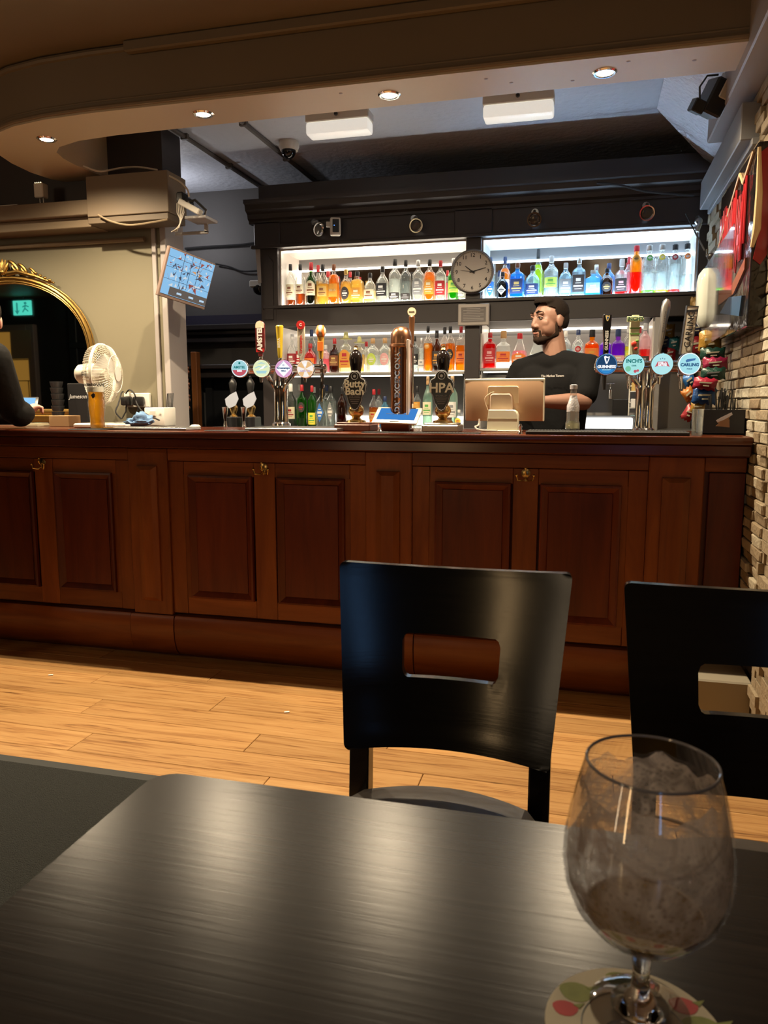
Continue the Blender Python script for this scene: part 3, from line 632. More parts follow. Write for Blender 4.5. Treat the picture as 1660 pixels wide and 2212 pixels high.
TOPR = [
 (1058, 556, 22, 'spirit', c, ('clear', .6), 'navy', ('blue', .08, .42, 'shield', 'white'), 'clear bottle with blue shield logo right beside the clock'),
 (1086, 588, 25, 'squat', 'dark', ('brown', .5), 'black', ('cream', .16, .52, 'diamond', 'dark'), 'squat black bottle with cream diamond label'),
 (1091, 555, 22, 'spirit', c, ('orange', .72), 'navy', ('white', .3, .5, 'rect', 'red'), 'orange bottle with navy cap behind the squat black bottle', True),
 (1118, 568, 30, 'square', 'blue', ('blue', .60), 'brown', ('navy', .14, .54, 'rect', 'gold'), 'sapphire blue square bottle with brown cap'),
 (1151, 574, 31, 'squat', 'pale_blue', ('clear', .45), 'black', ('navy', .12, .44, 'rect', 'white'), 'round shouldered pale bottle with wide navy label'),
 (1162.5, 538, 20, 'wine', c, ('lime', .7), 'black', None, 'tallest yellowish wine style bottle behind the navy label bottle', True),
 (1191, 553, 30, 'spirit', c, ('clear', .5), 'clear', ('lime', .24, .48, 'rect', 'green'), 'clear bottle with yellow green label'),
 (1222, 568, 29, 'squat', 'pale_blue', ('clear', .4), 'clear', ('grey', .12, .52, 'rect', 'white'), 'clear round shouldered bottle with grey label'),
 (1251, 558, 28, 'square', 'pale_blue', ('clear', .5), 'silver', ('dark', .12, .56, 'rect', 'white'), 'clear bottle with dark charcoal label and flat stopper'),
 (1281, 584, 33, 'square', 'sky', ('blue', .50), 'clear', ('skyblue', .12, .50, 'rect', 'white'), 'wide light blue square bottle with a clear stopper'),
 (1288, 572, 24, 'spirit', 'sky', ('blue', .6), 'silver', None, 'light blue bottle behind the wide light blue square bottle', True),
 (1311, 580, 28, 'flask', 'brown', ('brown', .5), 'black', ('dark', .14, .50, 'round', 'gold'), 'dark amber flask shaped bottle with black neck'),
 (1315, 569, 26, 'spirit', 'sky', ('blue', .6), 'navy', None, 'blue bottle behind the dark amber flask', True),
 (1343, 560, 27, 'decanter', c, ('red', .12), 'clear', ('dark', .10, .46, 'rect', 'pink'), 'clear bottle with black label over a little red liquid'),
 (1358, 555, 20, 'spirit', c, ('pink', .6), 'red', None, 'red capped bottle behind the black label bottle', True),
 (1374, 531, 25, 'tall', 'orange', None, 'red', ('amber', .66, .80, 'round', 'dark'), 'tall bottle fading from orange down to coral red'),
 (1401.5, 530, 28, 'tall', c, ('clear', .45), 'silver', ('green', .67, .79, 'round', 'white'), 'tall frosted bottle with green dot'),
 (1429, 528, 28, 'tall', c, ('clear', .45), 'silver', ('yellow', .67, .79, 'round', 'white'), 'tall frosted bottle with yellow dot'),
 (1457, 528, 25, 'tall', c, ('clear', .60), 'black', ('darkred', .67, .79, 'round', 'white'), 'tall frosted bottle with dark red dot'),
 (1485, 526, 25, 'tall', c, ('clear', .38), 'black', ('orange', .67, .79, 'round', 'white'), 'tall frosted bottle with orange dot, rightmost on the top shelf'),
]
for r in TOPR:
    t = bottle('topr', *r)
    if 'dot' in r[8] or 'fading' in r[8]:      # coloured flavour band low on the bottle
        key = 'red' if ('red' in r[8]) else 'green' if 'green' in r[8] else 'yellow' if 'yellow' in r[8] else None
        k = MPP(r[0], 700, 4.7); R = r[2]*k/2*1.0; H = PY(r[0], r[1], 4.7).z - 1.7865
        if key:
            m = MB(); hh = .46 if 'fading' in r[8] else .085
            m.lathe([(R*.90, .004), (R*1.01, .010), (R*1.01, hh*H)], 20, cap=False)
            obj('coloured_band', m, glassy('band_'+key, LQ[key], .05, .1, .6), t, local=True)
MIDL = [
 (624.5, 722, 24, 'flask', c, ('pink', .4), 'clear', ('darkred', .2, .5, 'rect', 'white'), 'round clear bottle with dark red label behind the second left tap'),
 (646, 711, 14, 'wine', c, ('red', .5), 'red', ('red', .1, .5, 'rect', 'white'), 'red necked bottle left of the third left tap'),
 (674, 712, 22, 'spirit', 'smoke', ('dark_amber', .4), 'navy', ('dark', .2, .5, 'rect', 'white'), 'smoky bottle with dark label between third and fourth left taps', True),
 (671, 742, 26, 'squat', 'red', ('orange', .5), 'red', ('orange', .1, .5, 'rect', 'black'), 'orange red squat bottle between the third and fourth left taps'),
 (704, 745, 20, 'spirit', 'pink', ('pink', .5), 'clear', None, 'pale pink bottle right behind the fourth left tap'),
 (723.5, 731, 24, 'squat', 'brown', ('dark_amber', .6), 'red', ('brown', .2, .5, 'rect', 'gold'), 'dark brown bottle with red bulb stopper'),
 (748, 717, 28, 'decanter', c, ('pale_gold', .5), 'sombrero', ('amber', .12, .56, 'arch', 'red'), 'clear tequila bottle with olive hat shaped cap, left of the other hat capped one'),
 (777, 727, 24, 'decanter', c, ('gold', .5), 'sombrero', ('gold', .12, .52, 'arch', 'red'), 'hat capped tequila bottle partly behind the black pump handle'),
 (792, 738, 18, 'spirit', c, ('pale_gold', .5), 'red', None, 'red topped bottle behind the hat capped bottles', True),
 (806, 731, 28, 'spirit', c, ('clear', .5), 'cork', ('lime', .20, .56, 'round', 'white'), 'corked clear bottle with green hexagon label'),
 (832, 730, 27, 'spirit', c, ('clear', .5), 'cork', ('pink', .20, .56, 'round', 'white'), 'corked clear bottle with pink hexagon label'),
 (848, 719, 18, 'wine', c, ('gold', .6), 'orange', None, 'slim gold bottle beside the copper beer column', True),
 (896, 726, 21, 'spirit', 'smoke', ('clear', .4), 'black', ('black', .2, .5, 'rect', 'white'), 'clear bottle with black label right of the copper column'),
 (911, 730, 16, 'spirit', c, ('clear', .7), 'silver', ('white', .1, .36, 'rect', 'grey'), 'small slim clear bottle with white label'),
 (925, 704, 20, 'spirit', c, ('orange', .6), 'black', ('amber', .5, .62, 'round', 'cream'), 'amber bottle with orange seal left of the darkest brown bottle'),
 (944, 714, 22, 'wine', 'brown', ('brown', .5), 'black', ('dark', .15, .5, 'rect', 'amber'), 'dark brown bottle with etched tan marks'),
 (961, 707, 22, 'spirit', c, ('orange', .62), 'black', None, 'orange liquid bottle behind the second pump handle', True),
 (973, 705, 22, 'spirit', c, ('amber', .62), 'black', ('black', .26, .50, 'round', 'gold'), 'amber bottle with round black label'),
 (999, 705, 22, 'square', c, ('amber', .58), 'red', ('orange', .2, .44, 'rect', 'darkred'), 'amber bottle with red cap against the centre post'),
]
for r in MIDL: bottle('midl', *r)
MIDR = [
 (1054, 719, 27, 'square', 'red', ('red', .6), 'red', ('red', .14, .56, 'rect', 'pink'), 'deep red square bottle nearest the centre post'),
 (1088, 715, 33, 'decanter', c, ('clear', .3), 'cork', ('orange', .16, .44, 'rect', 'red'), 'wide clear decanter with bright orange label'),
 (1123, 720, 35, 'cone', c, ('pink', .5), 'red', ('orange', .12, .42, 'arch', 'white'), 'cone shaped ribbed clear bottle with pink tint'),
 (1160, 722, 34, 'cone', c, ('clear', .4), 'silver', None, 'cone shaped clear bottle just behind the barman'),
 (1222, 715, 24, 'spirit', c, ('blue', .5), 'white', ('skyblue', .3, .5, 'rect', 'darkred'), 'white and light blue bottle behind the barman right shoulder'),
 (1249, 712, 28, 'flask', c, ('clear', .6), 'navy', ('red', .40, .56, 'round', 'white'), 'white flask bottle with red dot and navy stopper'),
 (1279, 712, 32, 'decanter', 'orange', ('orange', .6), 'black', ('orange', .12, .5, 'rect', 'amber'), 'bright orange embossed bottle'),
 (1308, 714, 28, 'decanter', 'purple', ('blue', .5), 'navy', None, 'violet blue bottle behind the black harp tap', True),
 (1335, 711, 30, 'decanter', 'purple', ('purple', .6), 'navy', ('pink', .1, .3, 'rect', 'white'), 'vivid purple embossed bottle'),
 (1357, 705, 20, 'spirit', c, ('yellow', .5), 'white', ('lime', .12, .4, 'rect', 'yellow'), 'clear bottle with yellow lower half left of the apple tap'),
 (1381, 706, 22, 'spirit', c, ('pink', .5), 'red', ('orange', .1, .4, 'rect', 'white'), 'pinkish bottle right behind the apple tap', True),
 (1395, 698, 24, 'spirit', 'pink', ('red', .40), 'clear', ('dark', .02, .24, 'rect', 'grey'), 'clear pinkish bottle with black base label, rightmost on the middle shelf'),
]
for r in MIDR: bottle('midr', *r)
LOW = [
 (626, 829, 24, 'wine', 'smoke', ('clear', .4), 'white', ('cream', .18, .46, 'rect', 'darkred'), 'dark clear wine bottle with white cap behind the left chrome tower'),
 (646, 830, 18, 'spirit', c, ('green', .4), 'white', None, 'white capped bottle behind the round black label green bottle', True),
 (652, 831, 21, 'spirit', 'green', ('green', .7), 'red', ('dark', .34, .58, 'round', 'red'), 'bright green bottle with round black and red label'),
 (674, 833, 19, 'spirit', 'green', ('lime', .65), 'red', ('yellow', .05, .34, 'rect', 'green'), 'green bottle with yellow label and red cap'),
 (679, 836, 16, 'spirit', c, ('clear', .4), 'white', None, 'white topped bottle behind the yellow label green bottle', True),
 (694, 839, 24, 'spirit', c, ('clear', .6), 'black', ('blue', .12, .62, 'diamond', 'white'), 'clear bottle with blue diamond label'),
 (715, 834, 22, 'spirit', c, ('clear', .6), 'black', ('grey', .12, .62, 'diamond', 'white'), 'clear bottle with grey diamond label'),
 (706, 832, 18, 'spirit', c, ('clear', .6), 'navy', None, 'navy capped bottle behind the two diamond label bottles', True),
 (739, 836, 22, 'squat', 'brown', ('dark_amber', .5), 'black', None, 'dark amber bottle left of the first beer pump clip'),
 (808, 841, 22, 'flask', c, ('amber', .5), 'red', ('gold', .2, .4, 'rect', 'red'), 'amber bottle with red cap right of the first beer pump clip'),
 (819, 840, 18, 'spirit', c, ('amber', .4), 'red', None, 'red capped bottle behind the amber one, right of the first pump clip', True),
 (832, 856, 24, 'squat', 'sky', ('blue', .5), 'navy', ('skyblue', .2, .4, 'round', 'white'), 'light blue squat bottle left of the copper column'),
 (887, 832, 20, 'spirit', c, ('pale_gold', .4), 'cork', ('cream', .3, .6, 'rect', 'darkred'), 'cream label bottle just right of the copper column'),
 (902, 834, 18, 'spirit', c, ('clear', .4), 'black', ('amber', .46, .62, 'rect', 'gold'), 'clear bottle with amber neck label behind the tablet'),
 (925, 813, 22, 'squat', 'pale_green', ('clear', .6), 'cork', ('cream', .25, .5, 'rect', 'green'), 'pale green tall bottle left of the second pump clip'),
 (978, 812, 24, 'spirit', 'pale_green', ('clear', .4), 'cork', ('white', .2, .5, 'rect', 'grey'), 'pale bottle peeping over the second pump clip'),
 (971, 870, 14, 'spirit', c, ('red', .5), 'black', None, 'small red bottle right of the second pump clip'),
 (993, 885, 22, 'squat', c, ('clear', .3), 'white', ('yellow', .2, .55, 'round', 'red'), 'small white tub with yellow round label beside the payment screen'),
]
for r in LOW: bottle('low', *r)

# ------------------------------------------------------------------ things on walls, soffit and ceiling
def downlight(x, y, label):
    t = thing('downlight', label, 'light', (x, y, 2.41), group='recessed downlights in the soffit')
    m = MB(); m.lathe([(.030, -.001), (.033, -.006), (.040, -.006), (.046, -.001), (.046, .004)], 28, cap=False); obj('rim', m, CHROME, t, local=True)
    m = MB(); m.lathe([(0, -.004), (.028, -.004), (.030, -.001)], 24, cap=False); obj('lens', m, lit('lamp_glow', (1.0, .88, .66), 14), t, local=True)
    light('downlight_lamp', 'SPOT', (x, y, 2.398), 150, (1.0, .80, .54), .012, angle=math.radians(160), blend=1.0)
downlight(-2.50, 3.29, 'downlight in the curved end of the soffit, leftmost of the four')
downlight(-1.638, 3.19, 'second downlight from the left end of the soffit')
downlight(-.816, 3.195, 'third downlight from the left end, above the copper beer column')
downlight(.018, 3.195, 'downlight nearest the stone wall, rightmost of the four')
for x in (-3.3, -4.1): light('downlight_lamp', 'SPOT', (x, 3.15, 2.398), 110, (1.0, .80, .54), .012, angle=math.radians(150), blend=1.0)
for i, (x, y) in enumerate(((-1.0, 3.13), (-.42, 3.14), (-.33, 3.2), (.33, 3.17), (.1, 3.12), (-.1, 3.24))):
    m = MB(); m.lathe([(0, -.002), (.006, -.0015), (.008, 0)], 10, TM((x, y, 2.41)), cap=False); obj('screw_cap', m, GREYTRIM, soff)
def fixture(cx, label):
    t = thing('ceiling_lamp', label, 'lamp', (cx, 3.9, 2.66), group='emergency lamps behind the soffit')
    m = MB(); m.box((-.165, -.05, -.085), (.165, .05, -.045), .004); obj('housing', m, WHITEP, t, local=True)
    m = MB(); m.box((-.163, -.05, -.145), (.163, .05, -.085), .012, seg=2); obj('diffuser', m, mat('prismatic_diffuser', (.80, .76, .66), .3, emit=.6, ecol=(1, .95, .85), bump=(120, .4, .003)), t, local=True)
    m = MB(); m.box((-.012, -.02, -.05), (.012, .02, 0), .002); m.box((-.15, -.03, -.012), (.15, .03, 0), .002); obj('bracket', m, WHITEP, t, local=True)
    m = MB(); m.ball((.0, -.056, -.06), .010); obj('indicator', m, BLACKP, t, local=True)
fixture(-1.255, 'white emergency lamp under the ceiling, left one')
fixture(-.365, 'white emergency lamp under the ceiling, right one')
t = thing('security_camera', 'white dome camera with dark eye on the ceiling', 'camera', (-1.702, 4.35, 2.66))
m = MB(); m.lathe([(.055, 0), (.058, -.03), (.05, -.05), (0, -.05)], 24); obj('housing', m, WHITEP, t, local=True)
m = MB(); m.ball((0, -.008, -.052), (.042, .042, .045)); obj('lens_dome', m, mat('dark_dome', (.01, .01, .012), .08), t, local=True)
for v in (0,): pass
t = thing('security_camera', 'small dome camera under the indigo band left of the shelving', 'camera', (*PY(563, 622, 4.95)[:],))
m = MB(); m.box((-.06, -.05, -.0), (.06, .22, .045), .006); obj('housing', m, WHITEP, t, local=True)
m = MB(); m.ball((0, -.005, -.004), (.05, .05, .045)); obj('lens_dome', m, mat('dark_dome', (.01, .01, .012), .08), t, local=True)
def conduit(p, q, label):
    m = MB(); m.tube([p, q], .013, 8); d = (Vector(q)-Vector(p))
    for k in (.02, .35, .68, .98): c_ = Vector(p)+d*k; m.box((c_.x-.022, c_.y-.012, c_.z-.016), (c_.x+.022, c_.y+.012, c_.z+.016), .003)
    tag(obj('conduit', m, GREYTRIM if 0 else GREY_WALL), label, 'pipe', 'conduits crossing the ceiling')
conduit((-1.81, 3.33, 2.646), (-1.81, 5.17, 2.646), 'thin conduit on the ceiling leading past the dome camera')
conduit((-2.215, 3.50, 2.646), (-2.215, 5.17, 2.646), 'thin conduit on the ceiling beside the wall post')

c = PY(1022, 588, 4.585); t = thing('wall_clock', 'round silver rimmed wall clock showing ten past ten', 'clock', (c.x, 4.585, c.z))
R = .125
m = MB(); m.lathe([(0, 0), (R*.98, 0), (R, .010), (R, .026), (R*.93, .032), (R*.89, .024)], 48, TM(rot=FRONT), cap=False); obj('rim', m, STEEL, t, local=True)
m = MB(); m.lathe([(0, .020), (R*.91, .020)], 48, TM(rot=FRONT), cap=False); obj('dial', m, mat('dial_white', (.72, .68, .62), .5), t, local=True)
for h in range(1, 13):
    a = PI/2 - h*PI/6
    obj('numeral', text(str(h), .030, TM((math.cos(a)*R*.73, -.0215, math.sin(a)*R*.73), FRONT), .0004, .0003), BLACKI, t, local=True)
for nm, L_, w_, a in (('hour_hand', .052, .0036, PI/2+math.radians(52)), ('minute_hand', .080, .0028, math.radians(14)), ('second_hand', .07, .0010, math.radians(172))):
    m = MB(); d = Vector((math.cos(a), 0, math.sin(a))); n = Vector((-d.z, 0, d.x))
    P4 = [d*-.016+n*w_, d*L_+n*w_*.5, d*L_-n*w_*.5, d*-.016-n*w_]
    m.prism([(p.x, p.z) for p in P4], -.0245, -.0230, 'y'); obj(nm, m, BLACKI, t, local=True)
m = MB(); m.lathe([(0, 0), (.006, 0), (.006, .005), (0, .005)], 12, TM((0, -.022, 0), FRONT)); obj('hub', m, BLACKI, t, local=True)
m = MB()
for k in range(60):
    a = k*PI/30; r0 = R*.85; r1 = R*.89; w_ = .0012 if k % 5 == 0 else .0005
    p, q = Vector((math.cos(a), 0, math.sin(a))), Vector((-math.sin(a), 0, math.cos(a)))
    m.prism([((p*r0+q*w_).x, (p*r0+q*w_).z), ((p*r1+q*w_).x, (p*r1+q*w_).z), ((p*r1-q*w_).x, (p*r1-q*w_).z), ((p*r0-q*w_).x, (p*r0-q*w_).z)], -.0215, -.0208, 'y')
obj('minute_track', m, BLACKI, t, local=True)

c = PY(1024, 680, 4.57); t = thing('notice_plaque', 'small silver framed notice on the centre post below the clock', 'notice', (c.x, 4.57, c.z))
m = MB(); m.box((-.092, -.012, -.062), (.092, .012, .062), .004); obj('frame', m, mat('silver_paint', (.36, .33, .31), .4, .5), t, local=True)
m = MB(); m.box((-.072, -.0135, -.042), (.072, -.012, .042)); obj('sheet', m, mat('grey_sheet', (.16, .145, .14), .6), t, local=True)
m = MB()
for k in range(8): m.box((-.060+(.02 if k in (0, 2) else 0), -.0145, .033-k*.0092-.0012), (.060-(.02 if k in (0, 2, 5) else 0), -.0136, .033-k*.0092+.0012))
obj('print', m, mat('faint_ink', (.38, .36, .34), .6), t, local=True)

def spot(px, py, label, turned=0):
    c = PY(px, py, 4.525); t = thing('spotlight', label, 'light', (c.x, 4.525, c.z), (0, 0, turned), group='unlit glass spotlights along the dark frieze')
    m = MB(); m.tube([(0, .04, .045), (0, .0, .045), (0, -.01, .03)], .008, 8); m.lathe([(0, 0), (.02, 0), (.02, .01), (0, .01)], 14, TM((0, .04, .045), FRONT)); obj('bracket', m, STEEL, t, local=True)
    m = MB(); m.lathe([(.014, .045), (.030, .025), (.038, .0), (.040, -.012), (.034, -.012), (.026, .0), (0, .012)], 20, TM(rot=(PI/2+.3+PI, 0, 0)), cap=False); obj('shade', m, CHROME, t, local=True)
    m = MB(); m.lathe([(0, -.006), (.02, -.008), (.028, -.004)], 16, TM(rot=(PI/2+.3+PI, 0, 0)), cap=False); obj('reflector', m, mat('dull_glass', (.10, .09, .08), .1, .4), t, local=True)
spot(687, 495, 'unlit spotlight turned sideways beside the white motion sensor', 1.0)
spot(898, 487, 'unlit spotlight above the left compartment, second from the left', .5)
spot(1155, 474, 'unlit spotlight above the right compartment', 0)
spot(1398, 460, 'unlit spotlight at the right end of the frieze', .1)
c = PY(725, 490, 4.54); t = thing('motion_sensor', 'white motion sensor with black window on the dark frieze', 'sensor', (c.x, 4.54, c.z), (0, 0, .35))
m = MB(); m.box((-.032, -.02, -.052), (.032, .02, .052), .010, seg=2); m.box((-.055, 0, .0), (-.03, .03, .03), .003); obj('housing', m, WHITEP, t, local=True)
m = MB(); m.box((-.018, -.023, -.035), (.020, -.019, .040), .002); obj('window', m, BLACKP, t, local=True)
m = MB(); m.ball((-.008, -.024, .004), .003); obj('indicator', m, lit('blue_led', (.1, .3, 1.0), 2), t, local=True)

# boxed trunking on the beige wall, ledge, its clutter and cables
t = thing('cable_box', 'large taupe boxed section above the beige wall end', 'box', (-2.38, 3.85, 2.17))
m = MB(); m.box((-2.625, 3.75, 2.168), (-2.14, 3.94, 2.375), .003); obj('body', m, mat('taupe_board', (.175, .130, .085), .6, var=(3, .05)), t)
m = MB(); m.box((-2.63, 3.76, 2.135), (-2.15, 3.94, 2.1675), .002); obj('underside_strip', m, mat('taupe_dark', (.13, .095, .06), .6), t)
t = thing('wall_ledge', 'taupe ledge running left from the boxed section above the mirror', 'ledge', (-3.5, 3.85, 2.1))
m = MB(); m.box((-4.6, 3.76, 2.185), (-2.627, 3.94, 2.262), .003); obj('board', m, mat('taupe_board', (.175, .130, .085), .6, var=(3, .05)), t)
m = MB(); m.box((-4.6, 3.80, 2.13), (-2.627, 3.94, 2.184), .003); m.tube([(-4.6, 3.93, 2.08), (-2.4, 3.93, 2.08)], .014, 8); obj('moulding', m, BROWN_TRIM, t)
c = PY(88, 400, 3.82); t = thing('wifi_box', 'small white box with tiny lights standing on the ledge', 'router', (c.x, 3.82, 2.262))
m = MB(); m.box((-.029, -.025, .040), (.029, .025, .118), .005); obj('case', m, WHITEP, t, local=True)
m = MB(); m.tube([(-.01, 0, 0), (-.01, 0, .045)], .003); m.tube([(.012, 0, 0), (.012, 0, .045)], .003); obj('foot', m, WHITEP, t, local=True)
m = MB()
for k in range(4): m.ball((-.018+.012*k, -.022, .118), .0025)
obj('indicator', m, lit('tiny_amber', (1, .8, .4), 3), t, local=True)
c = PY(22, 436, 3.82); m = MB(); m.box((c.x-.07, 3.80, 2.263), (c.x+.06, 3.86, 2.278), .006, seg=2); tag(obj('tray', m, WHITEP), 'thin white plastic strip lying on the ledge left of the router', 'strip')
def cable(pts, r, m_, label, name='cable', sub=8, group=None):
    P_ = [Vector(p) for p in pts]; out = []
    for i in range(len(P_)-1):
        p0, p1, p2, p3 = P_[max(i-1, 0)], P_[i], P_[i+1], P_[min(i+2, len(P_)-1)]
        for k in range(sub):
            u = k/sub; out.append(.5*((2*p1)+(p2-p0)*u+(2*p0-5*p1+4*p2-p3)*u*u+(3*p1-p0-3*p2+p3)*u**3))
    out.append(P_[-1]); m = MB(); m.tube(out, r, 6)
    return tag(obj(name, m, m_), label, 'cable', group)
WC = mat('white_cable', (.55, .50, .42), .5); TAUPEC = mat('painted_cable', (.24, .18, .11), .5)
cable([PY(x, y, Y) for x, y, Y in ((180, 358, 3.70), (215, 370, 3.74), (262, 363, 3.80), (300, 361, 3.8), (340, 367, 3.80))], .005, WC, 'pale cable looping along the top of the boxed section')
cable([PY(x, y, Y) for x, y, Y in ((366, 380, 3.74), (388, 392, 3.74), (404, 408, 3.74), (409, 425, 3.76))], .005, WC, 'white cable curling off the right end of the boxed section')
cable([PY(x, y, Y) for x, y, Y in ((212, 464, 3.735), (240, 478, 3.74), (280, 486, 3.75), (330, 480, 3.745), (362, 474, 3.745))], .005, TAUPEC, 'painted cable sagging below the boxed section')
cable([PY(x, y, 5.15) for x, y in ((400, 537), (450, 533), (520, 529), (560, 523))], .008, MATTB, 'black cable pinned along the dark back wall above the monitor')
cable([PY(x, y, 5.15) for x, y in ((466, 570), (495, 576), (525, 586), (565, 584))], .006, MATTB, 'thin black cable on the dark wall right of the monitor')
cable([PY(x, y, 4.47) for x, y in ((1290, 395), (1340, 400), (1400, 414), (1500, 422))], .006, MATTB, 'black cable drooping across the cornice above the right compartment')
c = PY(415, 448, 3.78); t = thing('bracket_shelf', 'small white bracket and socket strip on the post end under tangled leads', 'shelf', (c.x, 3.78, c.z))
m = MB(); m.box((-.045, .0, -.055), (.075, .14, -.040), .003); m.box((-.175, .125, -.105), (.02, .140, -.090), .002); m.box((.0, .125, -.10), (.02, .14, -.04), .002); obj('shelf_board', m, mat('pale_grey', (.38, .37, .37), .5), t, local=True)
m = MB(); m.box((-.07, -.03, -.018), (.06, .02, .012), .004, M=TM(rot=(0, .5, 0))); obj('socket_strip', m, WHITEP, t, local=True)
m = MB(); m.box((-.085, -.01, .03), (-.045, .05, .08), .006); m.ball((-.02, 0, .02), .028); m.tube([(-.05, .0, .02), (.03, -.02, .03), (.08, 0, -.02), (.055, .02, -.05)], .007); obj('plug', m, BLACKP, t, local=True)
m = MB()
for k in range(5):
    a = random.uniform(0, 2); m.tube([(-.075+.008*k, -.02, .02), (-.07+.01*k, -.03, -.03), (-.05, -.03-.006*k, -.07-.01*k), (-.08-.008*k, -.02, -.12)], .0025, 5)
obj('leads', m, WC, t, local=True)

# tilted screen on the post
t = thing('monitor', 'tilted flat screen on the wall post showing a grid of camera pictures', 'monitor', (-2.043, 3.75, 1.823), (.276, .117, 1.298))
w2, h2 = .168, .1255
m = MB(); m.box((-w2, 0, -h2), (w2, .022, h2), .003); obj('bezel', m, mat('bezel', (.16, .11, .09), .35), t, local=True)
SB = lit('screen_blue', (.28, .56, .86), .95)
m = MB(); m.box((-w2+.008, -.0015, -h2+.018), (w2-.008, .001, h2-.008)); obj('screen', m, SB, t, local=True)
rs = random.Random(5)
for nm, colr, N in (('picture_red', (.42, .10, .07), 26), ('picture_white', (.80, .86, .92), 46), ('picture_dark', (.10, .11, .16), 30), ('picture_orange', (.85, .40, .15), 6)):
    m = MB()
    for k in range(N):
        x = rs.uniform(-w2+.03, w2-.03); z = rs.uniform(-h2+.07, h2-.02)
        if 'orange' in nm: x = rs.uniform(.02, w2-.03); z = rs.uniform(.03, h2-.03)
        q = [(x+rs.uniform(-.02, .02), z+rs.uniform(-.018, .018)) for _ in range(3)]
        try: m.prism(q, -.0025, -.0015, 'y')
        except Exception: pass
    obj('screen_picture', m, lit(nm, colr, .8), t, local=True)['kind'] = 'stuff'
m = MB()
for x in (-.055, .0, .055): m.box((x-.0008, -.003, -h2+.07), (x+.0008, -.0015, h2-.008))
for z in (-.03, .03, .08): m.box((-w2+.008, -.003, z-.0008), (w2-.008, -.0015, z+.0008))
obj('grid_line', m, lit('grid', (.05, .07, .12), .5), t, local=True)
m = MB(); m.box((-w2+.06, -.003, -h2+.02), (w2-.008, -.0015, -h2+.062)); obj('tool_bar', m, lit('bar_dark', (.16, .13, .11), .8), t, local=True)
m = MB()
for x in (-.055, .03, .11): m.box((x, -.004, -h2+.034), (x+.034, -.003, -h2+.044), .003)
obj('button', m, lit('button_blue', (.55, .75, .95), .9), t, local=True)
Mi = (Matrix.Translation(t.location) @ t.rotation_euler.to_matrix().to_4x4()).inverted()
m = MB(); m.tube([(0, .020, 0), Mi @ Vector((-2.15, 3.80, 1.83)), Mi @ Vector((-2.275, 3.99, 1.83))], .016, 10); m.box((-.05, .022, -.05), (.05, .028, .05)); obj('wall_arm', m, BLACKP, t, local=True)

# gilt mirror
gx0, gxc, gzc, gz0 = -2.745, -3.31, 1.45, 1.105
aw, ah = -2.745+3.31, 1.915-1.45
def arch(off_, N=28, ybase=None):
    pts = [(gxc+aw+off_, gz0)]
    for i in range(N+1):
        a = PI*i/N; pts.append((gxc+(aw+off_)*math.cos(a), gzc+(ah+off_)*(max(0, math.sin(a))**.9)))
    pts.append((gxc-aw-off_, gz0)); return pts
gm = thing('gilt_mirror', 'large arched mirror with gilt frame and scrolled crest', 'mirror', (gxc, 3.93, 1.10))
m = MB(); m.prism(arch(-.036), 3.925, 3.935, 'y'); obj('mirror_glass', m, mat('silvered_glass', (.80, .82, .80), .02, 1.0), gm)
for o_, r_, yy in ((-.012, .012, 3.916), (-.029, .007, 3.919), (-.039, .004, 3.921), (.001, .004, 3.928)):
    m = MB(); m.tube([(a, yy, b_) for a, b_ in arch(o_)], r_, 8); obj('frame', m, GILT, gm)
m = MB(); m.box((gxc-aw-.02, 3.90, 1.07), (gxc+aw+.02, 3.949, 1.115), .008); m.box((gxc-aw+.03, 3.905, 1.115), (gxc+aw-.03, 3.94, 1.15), .01, seg=2); obj('bottom_rail', m, GILT, gm)
m = MB(); tz = gzc+ah
def scroll(x, z, s, sx, turns=1.3, r=.011):
    pts = []; N = 22
    for i in range(N):
        a = i/N*turns*2*PI; q = s*(1-i/N*.8); pts.append((x+sx*(q*math.cos(a+PI)), 3.905, z+q*math.sin(a+PI*.3)))
    m.tube(pts, [r*(1-.6*i/N) for i in range(N)], 7)
for sx in (-1, 1):
    scroll(gxc+sx*.075, tz+.045, .036, sx); scroll(gxc+sx*.135, tz+.030, .030, sx, r=.010); scroll(gxc+sx*.20, tz+.012, .022, sx, r=.008)
    m.tube([(gxc+sx*.02, 3.905, tz+.01), (gxc+sx*.10, 3.90, tz+.018), (gxc+sx*.22, 3.905, tz-.012), (gxc+sx*.30, 3.91, tz-.042), (gxc+sx*.33, 3.915, tz-.05)], [.014, .012, .010, .008, .004], 8)
    for k in range(4): m.ball((gxc+sx*(.22+.03*k), 3.90, tz+.006-.014*k), (.012, .008, .007))
for a in (-.8, -.4, 0, .4, .8):
    m.tube([(gxc, 3.90, tz+.01), (gxc+math.sin(a)*.04, 3.895, tz+.01+math.cos(a)*.05), (gxc+math.sin(a)*.055, 3.90, tz+.01+math.cos(a)*.085)], [.012, .012, .004], 7)
m.ball((gxc, 3.895, tz+.02), (.02, .012, .016)); obj('crest', m, GILT, gm)
m = MB()
for k in range(3): m.ball((gxc+aw+.01+.006*k, 3.92, gzc+.02+.01*k), (.010, .008, .008))
obj('side_leaf', m, GILT, gm)
m = MB(); m.box((-4.2, 3.70, 1.0), (-2.72, 3.945, 1.062), .004); m.box((-4.2, 3.80, 1.063), (-2.76, 3.945, 1.068), .003)
tag(obj('mantel_shelf', m, mat('mantel_wood', (.10, .05, .028), .4)), 'brown wooden mantel shelf below the gilt mirror', 'shelf')

